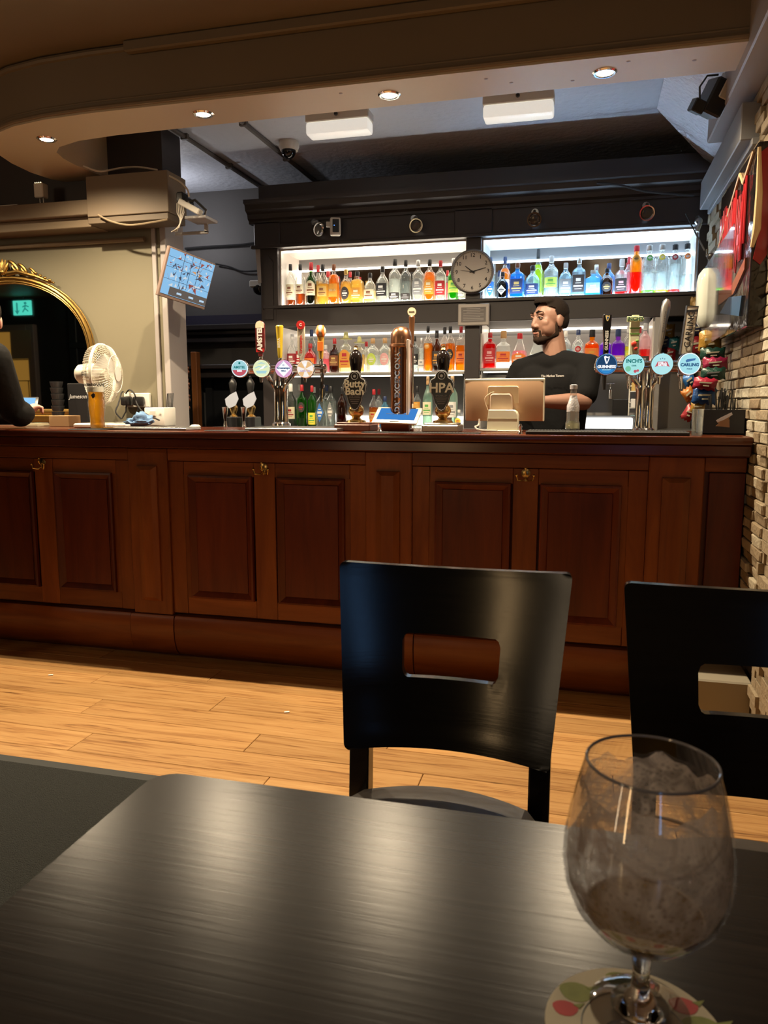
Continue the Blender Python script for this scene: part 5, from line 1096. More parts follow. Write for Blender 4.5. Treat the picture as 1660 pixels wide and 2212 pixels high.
# mixer bottle
c = PY(1237, 930, 3.20); t = thing('mixer_bottle', 'small clear mixer bottle with white foil label on the counter', 'bottle', (c.x, 3.20, CT+.0155)); R = .0285; H = PY(1237, 831, 3.20).z-CT-.0155
PR = [(0, 0), (R, .002), (R, .028), (R*.86, .036), (R*.86, H*.52), (R*.60, H*.66), (R*.45, H*.76), (R*.42, H*.9), (R*.50, H*.93), (R*.46, H*.985), (R*.4, H)]
m = MB(); m.lathe(PR, 28, cap=False); obj('glass', m, glassy('glass_clear', GC['clear']), t, local=True)
m = MB(); m.lathe([(0, .004), (R*.9, .006), (R*.92, .026), (R*.60, .034), (0, .038)], 24); obj('lemon_base', m, glassy('cloudy', (.82, .80, .62), .1, .2, .8), t, local=True)
m = MB(); m.lathe([(R*.875, H*.40), (R*.875, H*.53), (R*.62, H*.66), (R*.48, H*.76)], 28, cap=False); obj('foil_label', m, mat('silver_foil', (.70, .70, .76), .35, .4, bump=(150, .8, .002)), t, local=True)
m = MB(); m.box((-R*.34, -R*.93, H*.20), (R*.34, -R*.84, H*.42)); obj('front_label', m, WHITEI, t, local=True)
m = MB(); m.lathe([(R*.53, H*.90), (R*.54, H*.99), (R*.3, H*1.005), (0, H*1.005)], 20); obj('cap', m, mat('silver_foil', (.70, .70, .76), .35, .4), t, local=True)
# black caddy with straws, clear tumbler
x0, x1 = PY(1518, 900, 3.22).x, .588; zt = PY(1560, 885, 3.22).z
t = thing('straw_caddy', 'black bar caddy holding straws and napkins at the right end of the counter', 'caddy', ((x0+x1)/2, 3.30, CT)); w = (x1-x0)/2; h = zt-CT
m = MB(); m.box((-w, -.08, 0), (w, -.076, h), .001); m.box((-w, .076, 0), (w, .08, h), .001); m.box((-w, -.08, 0), (-w+.004, .08, h), .001); m.box((w-.004, -.08, 0), (w, .08, h), .001); m.box((-w, -.08, 0), (w, .08, .006)); m.box((-.002, -.076, 0), (.002, .076, h*.95)); obj('box', m, BLACKP, t, local=True)
m = MB(); m.prism([(-.028, h*.35), (.022, h*.30), (.020, h*.62), (-.005, h*.58)], -.0825, -.081, 'y'); m.prism([(-.028, h*.56), (.028, h*.86), (.016, h*.62), (-.02, h*.46)], -.0835, -.082, 'y'); obj('picture_card', m, mat('brown_card', (.34, .20, .11), .5), t, local=True)
m = MB(); m.prism([(-.028, h*.58), (-.010, h*.70), (.026, h*.90), (.030, h*.80), (.0, h*.60), (-.022, h*.50)], -.0845, -.0835, 'y'); obj('card_stripe', m, mat('pale_card', (.62, .60, .66), .5), t, local=True)  # paler shape laid across the card
rs = random.Random(11)
for k in range(22):
    x = t.location.x - .03 + rs.uniform(0, .085); y = 3.30 + rs.uniform(-.05, .05); dx = rs.uniform(-.012, .03) if k > 4 else rs.uniform(-.03, -.005)
    top = PY(1580, rs.uniform(836, 862), 3.3).z; m = MB(); m.tube([(x, y, CT+.012), (min(x+dx, .575), y+rs.uniform(-.02, .02), top)], .0030, 8)
    tag(obj('straw', m, BLACKP), 'black drinking straw in the caddy by the stone wall', 'straw', 'black straws standing in the caddy')
c = PY(1506, 940, 3.12); t = thing('tumbler', 'small clear highball glass in front of the black caddy', 'glass', (c.x, 3.12, CT)); H = PY(1506, 883, 3.12).z-CT
m = MB(); m.lathe([(0, 0), (.019, 0), (.0195, .004), (.0215, H), (.0200, H), (.0175, .014), (0, .014)], 24, cap=False); obj('glass', m, glassy('glass_clear', GC['clear']), t, local=True)
m = MB(); m.lathe([(0, .002), (.017, .002), (.0175, .013), (0, .013)], 20, cap=False); obj('thick_base', m, glassy('thick_glass', (.85, .88, .88), .5, .05, .3), t, local=True)
# pint of lager
c = PY(211, 916, 3.14); t = thing('pint_glass', 'full pint glass of golden lager in front of the white fan', 'glass', (c.x, 3.14, CT+.0055)); H = PY(211, 828, 3.14).z-CT-.0055; k = MPP(211, 880, 3.14)
PR = [(0, 0), (14.5, 0), (15, .01), (15.5, .25), (17.5, .45), (18, .58), (16.5, .64), (17.5, .72), (18, 1)]
PR = [(r*k, z*H) for r, z in PR]
m = MB(); m.lathe(PR, 32, cap=False); obj('glass', m, glassy('glass_clear', GC['clear']), t, local=True)
m = MB(); m.lathe([(r*.93, z) for r, z in PR[1:-1]] + [(16.6*k, H*.80)], 28); bmesh.ops.translate(m.b, vec=(0, 0, .003), verts=m.b.verts); obj('lager', m, glassy('lager', (.98, .62, .10), .0, .1, .55, (1, .68, .14)), t, local=True)
m = MB(); m.lathe([(0, H*.81), (17.2*k, H*.81), (17.5*k, H*.915), (0, H*.92)], 28); obj('foam', m, mat('lager_foam', (.90, .86, .75), .8, emit=0), t, local=True)
obj('etched_lettering', bent(lambda u: (H*.935, H*.985), 18*k, 2.0, 14, -13*k, 13*k), mat('etched_white', (.60, .58, .52), .6), t, local=True)
T = text('BEAVERTOWN', .016, TM((0, 0, H*.96), FRONT), .0002, .0004)
for v in T.b.verts: v.co.y = -math.sqrt(max(1e-6, (18*k)**2-min(v.co.x**2, (17*k)**2)))-.0012
obj('lettering', T, BLACKI, t, local=True)
m = MB(); m.prism([(2*k, H*.74), (8*k, H*.78), (12*k, H*.76), (11*k, H*.70), (6*k, H*.66)], -.0455, -.0435, 'y'); obj('logo', m, BLACKI, t, local=True)
# fan
c = PY(222, 808, 3.46); t = thing('desk_fan', 'white desk fan turned to the right on the counter', 'fan', (c.x, 3.46, CT), (0, 0, PI/2+.20)); hz = c.z-CT; R = .150
WF = mat('fan_white', (.72, .68, .58), .35)
m = MB()
for k in range(60):
    a = 2*PI*k/60; ca, sa = math.cos(a), math.sin(a)
    m.tube([(ca*.03, -.075, hz+sa*.03), (ca*R*.55, -.068, hz+sa*R*.55), (ca*R*.92, -.035, hz+sa*R*.92), (ca*R, -.005, hz+sa*R)], .0010, 4)
for rr, yy, w in ((.034, -.075, .002), (R*.62, -.066, .0014), (R*1.0, -.004, .0036), (R*1.0, .004, .0036)): m.tube([(math.cos(a)*rr, yy, hz+math.sin(a)*rr) for a in [2*PI*i/40 for i in range(40)]], w, 6, closed=True)
obj('front_guard', m, WF, t, local=True)
m = MB()
for k in range(60):
    a = 2*PI*k/60; ca, sa = math.cos(a), math.sin(a)
    m.tube([(ca*R, .005, hz+sa*R), (ca*R*.90, .045, hz+sa*R*.90), (ca*R*.5, .066, hz+sa*R*.5), (ca*.04, .070, hz+sa*.04)], .0010, 4)
obj('rear_guard', m, WF, t, local=True)
m = MB(); m.lathe([(0, 0), (.036, .001), (.038, .006), (0, .008)], 28, TM((0, -.074, hz), FRONT)); obj('hub_badge', m, WHITEP, t, local=True)
for k in range(3):
    a = 2*PI*k/3+.4; tt = bmesh.new(); rows = []
    for i in range(6):
        q = i/5; r0 = .03+q*(R*.82-.03); wd = .030+.035*math.sin(q*PI*.62+.3); rows.append([tt.verts.new((math.cos(a+s*wd/r0*.9+q*.25)*r0, -.012+s*.022, hz+math.sin(a+s*wd/r0*.9+q*.25)*r0)) for s in (-1, -.3, .4, 1)])
    for A, B in zip(rows, rows[1:]):
        for j in range(3): tt.faces.new((A[j], A[j+1], B[j+1], B[j]))
    m = MB(); m.add(tt); obj('blade', m, mat('blade_clear', (.66, .66, .62), .25, alpha=.75), t, local=True)
m = MB(); m.lathe([(0, 0), (.03, 0), (.03, .05), (.052, .055), (.052, .10), (.046, .14), (.030, .155), (0, .157)], 28, TM((0, -.02, hz), (-PI/2, 0, 0))); obj('motor_housing', m, WF, t, local=True)
m = MB(); m.box((-.055, .06, hz-.012), (-.0515, .085, hz+.010)); m.box((.0515, .06, hz-.012), (.055, .085, hz+.010)); obj('plate', m, mat('grey_plate', (.15, .14, .12), .5), t, local=True)
m = MB(); m.cyl((0, .06, hz+.05), (0, .06, hz+.068), .004); m.ball((0, .06, hz+.07), .008); obj('oscillation_knob', m, WF, t, local=True)
m = MB(); m.lathe([(.022, .02), (.020, hz-.06), (.024, hz-.04)], 20, TM((0, .055, 0))); obj('stem', m, WF, t, local=True)
m = MB(); m.prism([(-.10, -.09), (.10, -.09), (.115, -.05), (.115, .09), (.10, .12), (-.10, .12), (-.115, .09), (-.115, -.05)], 0, .022, 'z', bevel=.006); obj('base', m, WF, t, local=True)
m = MB()
for k in range(4): m.box((-.03+.018*k, -.078, .022), (-.018+.018*k, -.06, .027), .002)
obj('button', m, mat('grey_button', (.3, .3, .3), .4), t, local=True)
# sockets, plugs, white box, towel, leads
def box_thing(nm, lb, cat, px0, py0, px1, py1, Y, d, m_, bev=.004):
    lo, hi, _ = brect(px0, py0, px1, py1, Y, d); m = MB(); m.box(lo, hi, bev); return tag(obj(nm, m, m_), lb, cat), lo, hi
lo, hi, _ = brect(267, 849, 322, 880, 3.925, .022)
t = thing('wall_socket', 'white double wall socket with two black plugs on the beige wall', 'socket', ((lo[0]+hi[0])/2, 3.94, lo[2]))
m = MB(); m.box(lo, hi, .004); obj('faceplate', m, WHITEP, t)
for px, py, nm in ((276, 866, 0), (302, 866, 0)):
    c = PY(px, py, 3.915); m = MB(); m.box((c.x-.030, 3.885, c.z-.026), (c.x+.030, 3.924, c.z+.024), .009, seg=2); m.tube([(c.x, 3.90, c.z-.02), (c.x-.005, 3.90, c.z-.06), (c.x-.02, 3.88, c.z-.10)], .004, 6); obj('plug', m, BLACKP, t)
c = PY(276, 852, 3.91); m = MB(); m.box((c.x-.012, 3.905, c.z-.012), (c.x+.012, 3.924, c.z+.012), .002); obj('usb_plug', m, WHITEP, t)
lo, hi, _ = brect(311, 880, 355, 911, 3.70, .12); t = thing('junction_box', 'cream plastic switch box on the counter below the wall socket', 'box', ((lo[0]+hi[0])/2, 3.76, CT))
m = MB(); m.box((lo[0], lo[1], CT), hi, .006, seg=2); obj('case', m, WHITEP, t); c = PY(330, 893, 3.695); m = MB(); m.box((c.x-.018, 3.694, c.z-.014), (c.x+.016, 3.70, c.z+.014), .002); m.box((c.x+.04, 3.696, c.z-.004), (c.x+.048, 3.70, c.z+.004)); obj('switch', m, mat('switch_cream', (.62, .60, .54), .4), t)
cable([PY(x, y, Y) for x, y, Y in ((272, 850, 3.88), (280, 842, 3.86), (291, 852, 3.85), (296, 872, 3.85), (312, 892, 3.69), (345, 908, 3.68))], .004, MATTB, 'black lead looping over the blue cloth to the switch box')
for k in range(5):
    o_ = -6+3*k
    cable([PY(x+o_, y, Y) for x, y, Y in ((368, 850, 3.9), (367, 868, 3.90-.02*k), (366, 884, 3.89-.02*k), (361, 900, 3.88-.02*k), (363, 914, 3.87-.02*k))], .003, MATTB, 'black leads hanging down the corner of the beige wall', group='leads hanging beside the wall post')
cable([PY(x, y, Y) for x, y, Y in ((262, 905, 3.5), (250, 890, 3.52), (256, 872, 3.6), (262, 850, 3.8), (266, 846, 3.86))], .004, MATTB, 'black fan lead rising from the counter to the wall socket')
import mathutils.noise as mn
tt = bmesh.new(); bmesh.ops.create_icosphere(tt, subdivisions=4, radius=1.0); c = PY(300, 900, 3.50)
for v in tt.verts:
    p = v.co.copy(); d = 1 + .28*mn.noise(p*2.2+Vector((3, 1, 7))) + .12*mn.noise(p*5.5)
    hx = .072; v.co = Vector((c.x+p.x*hx*d, 3.50+p.y*.07*d, CT+.003+max(0, (p.z*.5+.5))*d*(.075 if p.x > .1 else .05)*(1-.25*abs(p.x))))
m = MB(); m.add(tt); tag(obj('bar_towel', m, mat('blue_cloth', (.13, .24, .42), .9, bump=(60, .6, .004)), smooth=80), 'crumpled light blue cloth on the counter right of the fan', 'cloth')
m = MB(); c = PY(250, 905, 3.35); m.box((c.x-.06, 3.36, CT), (c.x+.05, 3.40, CT+.018), .003)
for k in range(3): m.box((c.x-.045+.03*k, 3.358, CT+.006), (c.x-.03+.03*k, 3.361, CT+.012))
tag(obj('socket_strip', m, WHITEP), 'white extension strip lying beside the fan base', 'socket')
c = PY(124, 860, 3.80); zt = PY(124, 824, 3.80).z
t = thing('cup_tower', 'dark cylindrical stack of black cups before the gilt mirror', 'cups', (c.x, 3.80, 1.069))
nst = 7; hs = (zt-1.069)/nst
for k in range(nst):
    m = MB(); m.lathe([(.029, k*hs+.001), (.034, (k+.6)*hs), (.036, (k+.9)*hs), (.036, (k+1)*hs-.001)], 20, TM((random.uniform(-.002, .002), 0, 0))); obj('cup', m, mat('smoky_black', (.02, .02, .021), .3), t, local=True)
lo, hi, _ = brect(144, 828, 187, 866, 3.82, .05); t = thing('bottle_display', 'black glorifier box with white script before the mirror', 'box', ((lo[0]+hi[0])/2, 3.845, 1.069))
m = MB(); m.box((lo[0], lo[1], 1.069), hi, .004); obj('case', m, BLACKP, t)
obj('lettering', text('Jameson', .034, TM(((lo[0]+hi[0])/2+.005, 3.818, lo[2]+.024), FRONT), .0004, .0002, shear=.25), mat('script_white', (.5, .5, .5), .5), t)
lo, hi, _ = brect(105, 898, 148, 914, 3.50, .10); m = MB(); m.box((lo[0], 3.50, CT), hi, .002); tag(obj('card_box', m, mat('cardboard', (.36, .22, .10), .7)), 'small flat cardboard box on the counter left of the fan', 'box')
m = MB(); c = PY(68, 912, 3.46); m.box((c.x-.04, 3.46, CT), (c.x+.035, 3.56, CT+.010), .001); m.box((c.x-.035, 3.465, CT+.010), (c.x+.03, 3.555, CT+.018), .001); tag(obj('paper_stack', m, mat('buff_paper', (.42, .38, .26), .8)), 'small stack of papers on the counter by the customer hand', 'papers')
# bead garland and wood strip in the back left, cut glass behind, etc.
a = PY(411, 760, 4.9); b_ = PY(420, 905, 4.9)
m = MB(); m.box((a.x, 4.9, 0), (a.x+.045, 4.96, a.z), .004); tag(obj('wood_post', m, wood('orange_pine', [(.16, .05, .014), (.30, .11, .03)], (8, 8, 1), 2, .4)), 'orange wood post in the dark back room beside the beige wall', 'post')
t = thing('bead_garland', 'string of glassy copper beads hanging beside the wall post', 'garland', PY(404, 795, 4.3)[:])
for k in range(11):
    m = MB(); m.ball((.006*math.sin(k*1.9), .004*math.cos(k*2.3), -.024*k), (.013, .013, .014), u=10, v=8); obj('bead', m, mat('copper_glass', (.35, .16, .10), .12, .8), t, local=True)
m = MB(); m.tube([(0, 0, 2.655-t.location.z), (0, 0, -.26)], .002, 5); obj('string', m, BRASS, t, local=True)
c = PY(412, 905, 4.0); m = MB(); m.lathe([(.03, 0), (.035, .01), (.033, .05), (.02, .06), (0, .062)], 18, TM((c.x, 4.05, 1.0))); tag(obj('salt_tub', m, WHITEP), 'small cream tub on the rear side counter beside the wall post', 'tub')
c = PY(565, 575, 4.585); m = MB(); m.prism([(-.02, .11), (.012, .11), (.016, -.10), (-.006, -.10)], -.012, 0, 'y', M=TM((c.x-.02, 4.6, c.z))); tag(obj('white_bracket', m, mat('pale_grey', (.38, .37, .37), .5)), 'pale narrow strip fixed to the left edge of the shelving', 'bracket')
# steel sink taps behind the bar on the right
c = PY(1305, 830, 4.5); t = thing('wall_taps', 'pair of chrome water taps on the mirrored splashback behind the bar', 'tap', (c.x, 4.90, c.z-.02))
for s in (-.045, .045):
    m = MB(); m.tube([(s, 0, 0), (s, -.06, 0), (s, -.10, -.01), (s, -.11, -.06)], .009, 10); obj('spout', m, CHROME, t, local=True)
    m = MB(); m.cyl((s, -.03, 0), (s, -.03, .03), .006); m.box((s-.025, -.036, .028), (s+.025, -.024, .036), .002); obj('lever', m, CHROME, t, local=True)
c = PY(1420, 900, 4.3); lo, hi, _ = brect(1325, 862, 1358, 898, 4.62, .10); m = MB(); m.box((lo[0], 4.62, 1.0355), hi, .004); tag(obj('black_caddy', m, BLACKP), 'black plastic holder on the back counter behind the right tower', 'holder')
t = thing('glass_rack', 'white wire rack with small packets behind the right tower', 'rack', (.275, 4.52, 1.0365))
for k, z in enumerate((.06, .15, .24, .33)):
    m = MB(); m.tube([(-.05, 0, z), (.05, 0, z), (.05, .10, z), (-.05, .10, z)], .003, 5, closed=True); m.tube([(-.05, -.03, z-.03), (.05, -.03, z-.03)], .003, 5); obj('wire_tier', m, WHITEP, t, local=True)
    for x in (-.03, .0, .03):
        m = MB(); m.box((x-.012, -.02, z-.028), (x+.012, .06, z+.02), .003); obj('packet', m, (WHITEI, inkmat('gold'), inkmat('skyblue'))[(k+int(x*40)) % 3], t, local=True)
m = MB()
for x in (-.05, .05): m.tube([(x, .05, 0), (x, .05, .38)], .004, 6)
obj('upright', m, WHITEP, t, local=True)

# ------------------------------------------------------------------ right wall: sign, plastic sheet, lamp, crisps, speaker
SX = .535; sy0, sy1, sz0, sz1 = 3.02, 3.78, 1.45, 2.07
t = thing('wall_sign', 'black glossy sign with tall red lettering on the stone wall above the bar end', 'sign', (.56, 3.4, sz0))
m = MB(); m.box((SX, sy0, sz0), (.612, sy1, sz1), .004); obj('case', m, mat('gloss_black_board', (.012, .010, .010), .10, bump=(9, .35, .02)), t)
RED = mat('sign_red', (.30, .010, .014), .3); PNK = mat('sign_pink', (.55, .12, .14), .3); GLD = mat('sign_gold', (.55, .38, .20), .35)
rs = random.Random(4)
y = sy1-.05; k = 0
while y > sy0+.16:
    w = .045; ztop = 1.98+.02*math.sin(k*1.7); zb = 1.70-.02*math.cos(k*2.1)
    m = MB()
    if k % 3 == 0: m.box((SX-.003, y-w*.55, zb), (SX-.0, y-w*.15, ztop), .004); m.box((SX-.003, y-w*1.0, zb+.10), (SX, y-w*.45, zb+.14), .003)
    elif k % 3 == 1: m.box((SX-.003, y-w*.4, zb), (SX, y-w*.05, ztop), .004); m.box((SX-.003, y-w*1.1, zb), (SX, y-w*.75, ztop), .004); m.box((SX-.003, y-w*1.0, ztop-.04), (SX, y-w*.2, ztop), .004)
    else: m.tube([(SX-.004, y-w*.1, zb), (SX-.008, y-w*.4, (zb+ztop)/2), (SX-.004, y-w*.2, ztop-.02), (SX-.004, y-w*.8, ztop), (SX-.004, y-w*1.0, zb+.05)], .006, 8)
    obj('letter', m, RED, t)
    m = MB(); m.tube([(SX-.005, y-w*.05, zb+.01), (SX-.005, y-w*.05, ztop-.01)], .0015, 5); obj('letter_outline', m, PNK, t)
    y -= .066; k += 1
m = MB(); m.tube([(SX-.002, sy1-.02, 1.86), (SX-.004, sy0+.30, 2.045), (SX-.004, sy0+.22, 1.99), (SX-.004, sy0+.05, 2.055)], .006, 6); obj('gold_stroke', m, GLD, t)
m = MB(); m.tube([(SX+.004, sy0-.002, 2.05), (SX+.012, sy0-.004, 1.9), (SX+.012, sy0-.004, 1.78), (SX+.0, sy0-.002, 1.72)], [.006, .012, .014, .006], 8); obj('gold_stroke', m, GLD, t)
m = MB(); m.prism([(SX+.004, 2.03), (SX+.045, 2.06), (SX+.070, 1.90), (SX+.066, 1.72), (SX+.03, 1.66), (SX+.006, 1.68), (SX+.022, 1.80)], sy0-.005, sy0, 'y'); obj('red_shape', m, RED, t)
m = MB(); m.prism([(3.66, 1.60), (3.30, 1.60), (3.10, 1.66), (3.10, 1.70), (3.35, 1.64), (3.66, 1.67)], SX-.006, SX, 'x'); obj('lower_stroke', m, mat('sign_orange', (.40, .12, .04), .3), t)
m = MB(); m.prism([(3.60, 1.56), (3.15, 1.50), (3.12, 1.57), (3.4, 1.60)], SX-.006, SX, 'x'); obj('lower_stroke', m, mat('sign_blue', (.06, .16, .32), .3), t)
m = MB(); m.prism([(3.10, 1.82), (3.82, 1.78), (3.80, 1.425), (3.16, 1.44), (3.06, 1.46)], SX-.05, SX-.046, 'x')
tag(obj('plastic_sheet', m, glassy('scratched_acrylic', (.88, .87, .89), .02, .07, .0)), 'clear scratched plastic sheet hanging in front of the black and red sign', 'sheet')
# streak marks on the sheet are engraved scratches
cable([(.46, 4.45, 2.16), (.468, 4.0, 1.96), (.475, 3.75, 1.845)], .004, MATTB, 'black lamp cord running from the shelving down to the white lamp')
t = thing('hanging_lamp', 'white rounded glass lamp hanging between the shelving and the sign', 'lamp', (PY(1531, 640, 3.72).x, 3.72, PY(1536, 710, 3.72).z)); H = PY(1536, 577, 3.72).z-t.location.z
m = MB(); m.lathe([(0, 0), (.030, .006), (.046, .03), (.050, .06), (.050, H-.06), (.044, H-.03), (.028, H-.008), (0, H)], 28, n=3); obj('shade', m, mat('opal_glass', (.46, .49, .44), .15), t, local=True)
m = MB(); m.cyl((0, 0, H), (0, 0, H+.04), .010); m.ball((0, 0, H+.045), .016); obj('lamp_holder', m, BLACKP, t, local=True)
m = MB(); m.tube([PY(1508, 470, 4.5), PY(1512, 485, 4.45), PY(1506, 500, 4.45)], .012, 8); m.ball(PY(1510, 478, 4.48), .02); tag(obj('cable_clamp', m, STEEL), 'steel clip on the upper right corner of the shelving holding the lamp cord', 'clip')
# crisp packets
def packet(px, py, w, h, colr, label, Y=3.62, tilt=0, yaw=0.0, grp='crisp packets hanging beside the right taps', band=None):
    c = PY(px, py, Y); k = MPP(px, py, Y); W_, H_ = w*k/2, h*k/2
    t = thing('crisp_packet', label, 'crisps', (c.x, Y, c.z), (0, tilt, yaw), grp)
    tt = bmesh.new(); N, M2 = 10, 8
    for sgn in (-1, 1):
        G_ = [[tt.verts.new((W_*(2*i/N-1)*(1-.05*math.sin(PI*j/M2)), sgn*.022*math.sin(PI*i/N)**.6*math.sin(PI*j/M2)**.6+.003*mn.noise(Vector((i*.9, j*.9, px))), H_*(2*j/M2-1)+.004*math.sin(i*2.1+px)*(j in (0, M2)))) for i in range(N+1)] for j in range(M2+1)]
        for a, b2 in zip(G_, G_[1:]):
            for i in range(N): tt.faces.new((a[i], a[i+1], b2[i+1], b2[i]))
    bmesh.ops.recalc_face_normals(tt, faces=tt.faces)
    m = MB(); m.add(tt); obj('bag', m, mat('foil_' + colr[0], tuple(q*.55 for q in colr[1]), .36, .15, bump=(45, .7, .006)), t, local=True, smooth=70)
    m = MB(); m.prism([(-W_*.55, -H_*.05), (W_*.40, H_*.10), (W_*.50, H_*.34), (-W_*.50, H_*.20)], -.0252, -.019, 'y'); m.prism([(-W_*.2, -H_*.45), (W_*.30, -H_*.40), (W_*.28, -H_*.22), (-W_*.2, -H_*.28)], -.0245, -.018, 'y'); obj('printed_mark', m, mat('foil_mark_' + (band or 'cream'), tuple(q*.45 for q in INK[band or 'cream']), .5), t, local=True)['kind'] = 'stuff'
NAVY, RD, GN, MG, BL, GO = ('navy', (.02, .03, .12)), ('red', (.42, .02, .03)), ('green', (.01, .07, .05)), ('magenta', (.42, .02, .09)), ('blue', (.02, .12, .42)), ('gold', (.50, .28, .04))
packet(1508, 672, 34, 60, GO, 'gold crisp packet, highest of the hanging column', 4.50)
packet(1505, 710, 36, 28, NAVY, 'navy crisp packet between the gold top one and the red one', 4.50)
packet(1506, 745, 40, 36, RD, 'red crisp packet behind the slanted white tap handle', 4.50)
packet(1535, 736, 48, 44, GO, 'gold crisp packet directly below the white lamp', 3.66)
packet(1540, 764, 52, 26, GN, 'dark green crisp packet, upper of the two dark green ones', 3.62)
packet(1545, 785, 52, 26, MG, 'magenta crisp packet between two dark green ones', 3.58)
packet(1541, 807, 52, 26, GN, 'dark green crisp packet, lower of the two dark green ones', 3.54, band='grey')
packet(1524, 829, 50, 26, ('crimson', (.50, .02, .06)), 'crimson crisp packet jutting out below the rightmost badge', 3.48, .15)
packet(1522, 856, 50, 34, BL, 'blue crisp packet below the crimson one', 3.50, .1)
packet(1490, 822, 26, 30, ('bright_blue', (.03, .20, .60)), 'small bright blue packet left of the crimson one', 3.70, -.5)
packet(1489, 852, 26, 30, ('orange', (.60, .20, .03)), 'orange packet at the left edge of the column', 3.66, -.6)
packet(1508, 880, 30, 24, GO, 'gold packet near the bottom behind the tumbler', 3.52, .1)
packet(1489, 892, 24, 34, RD, 'red packet lowest in the column', 3.60, .5)
for px, py, cc, lb in ((1446, 716, GO, 'small gold packet on the wall display behind the pewter tap handle'), (1436, 738, NAVY, 'small navy packet on the wall display left side'), (1456, 742, ('teal', (.03, .18, .22)), 'small teal packet on the wall display right side'), (1448, 764, RD, 'small red packet at the foot of the wall display')):
    packet(px, py, 24, 30, cc, lb, 4.80, 0, 0, 'small packets displayed behind the pewter tap handle', 'white')
m = MB(); m.box((.50, 3.66, 1.12), (.53, 3.664, 1.50)); m.tube([(.515, 3.662, 1.49), (.56, 3.68, 1.53), (.60, 3.70, 1.54)], .004); tag(obj('packet_rack', m, BLACKP), 'black strip fixed to the stone wall that carries the lower crisp packets', 'rack')
m = MB(); m.box((.515, 4.525, 1.36), (.545, 4.53, 1.70)); m.tube([(.53, 4.528, 1.70), (.53, 4.58, 1.72)], .004); tag(obj('packet_rack', m, BLACKP), 'black strip hanging from the shelving behind the slanted white tap handle', 'rack')
# speaker bracket and projector like box in the top right corner
c = PY(1545, 200, 3.55)
t = thing('corner_speaker', 'dark speaker on a pale bracket in the top right corner behind the soffit', 'speaker', (c.x, 3.55, c.z), (.3, .35, .4))
m = MB(); m.box((-.03, -.05, -.085), (.05, .06, .05), .008); obj('case', m, BLACKP, t, local=True)
m = MB(); m.box((.0, -.06, -.02), (.06, -.052, .10), .004); m.box((.01, -.05, .05), (.05, .05, .09), .004); obj('bracket', m, mat('ivory_bracket', (.50, .44, .36), .4), t, local=True)
m = MB(); m.box((-.075, -.05, -.10), (-.025, .0, -.05), .004); m.tube([(-.05, -.02, -.05), (-.075, -.02, -.01), (-.06, 0, .04), (-.02, 0, .06)], .004, 6); obj('junction', m, BLACKP, t, local=True)
m = MB(); c = PY(1612, 240, 3.1); m.box((.575, 3.05, c.z-.06), (.598, 3.075, c.z+.075), .003); tag(obj('wall_clip', m, mat('brown_clip', (.10, .07, .05), .5)), 'small brown batten on the wall under the grey beam', 'batten')

# ------------------------------------------------------------------ people
def fuse(mb, voxel, smooth_it=6):
    me = bpy.data.meshes.new('fuse'); mb.b.to_mesh(me); mb.b.free()
    o = bpy.data.objects.new('fuse', me); COL.objects.link(o)
    r = o.modifiers.new('r', 'REMESH'); r.mode = 'VOXEL'; r.voxel_size = voxel; r.use_smooth_shade = True
    s = o.modifiers.new('s', 'SMOOTH'); s.iterations = smooth_it; s.factor = .5
    dg = bpy.context.evaluated_depsgraph_get(); out = bpy.data.meshes.new_from_object(o.evaluated_get(dg))
    bpy.data.objects.remove(o); bpy.data.meshes.remove(me); return out
def skinobj(name, me, m_, parent):
    me.transform(Matrix.Translation(-abspos(parent))); me.materials.clear(); me.materials.append(m_)
    me.polygons.foreach_set('use_smooth', [True]*len(me.polygons)); o = bpy.data.objects.new(name, me); COL.objects.link(o); o.parent = parent; return o
def ell(mb, c, r, Rm=None):
    M = Matrix.Translation(Vector(c)) @ ((Rm.to_4x4()) if Rm else Matrix.Identity(4)) @ Matrix.Diagonal((*r, 1)); mb.ball((0, 0, 0), 1.0, M=M, u=20, v=14)
def hand(mb, wrist, d, up, s=1.0, curl=.6, thumb=1):
    """palm and five bent fingers grown from the wrist along d"""
    d = Vector(d).normalized(); up = Vector(up).normalized(); sd = d.cross(up).normalized(); w = Vector(wrist)
    mb.cone_hull(w, .024*s, w+d*.045*s, .030*s, 10)
    for i, L_ in enumerate((.068, .078, .074, .058)):
        b0 = w + d*.070*s + sd*(.030-.020*i)*s; mb.cone_hull(w+d*.02*s+sd*(.016-.011*i)*s, .016*s, b0, .0135*s, 8)
        d1 = (d*math.cos(curl*.6) - up*math.sin(curl*.6)); d2 = (d*math.cos(curl*1.6) - up*math.sin(curl*1.6))
        m1 = b0+d1*L_*.5*s; mb.cone_hull(b0, .0110*s, m1, .0095*s, 8); mb.cone_hull(m1, .0095*s, m1+d2*L_*.5*s, .0078*s, 8)
    tb = w+d*.02*s+sd*.026*s*thumb; t1 = tb+(d*.6+sd*.8*thumb-up*.2).normalized()*.035*s; mb.cone_hull(tb, .015*s, t1, .011*s, 8); mb.cone_hull(t1, .011*s, t1+(d*.85+sd*.25*thumb-up*.3).normalized()*.03*s, .009*s, 8)
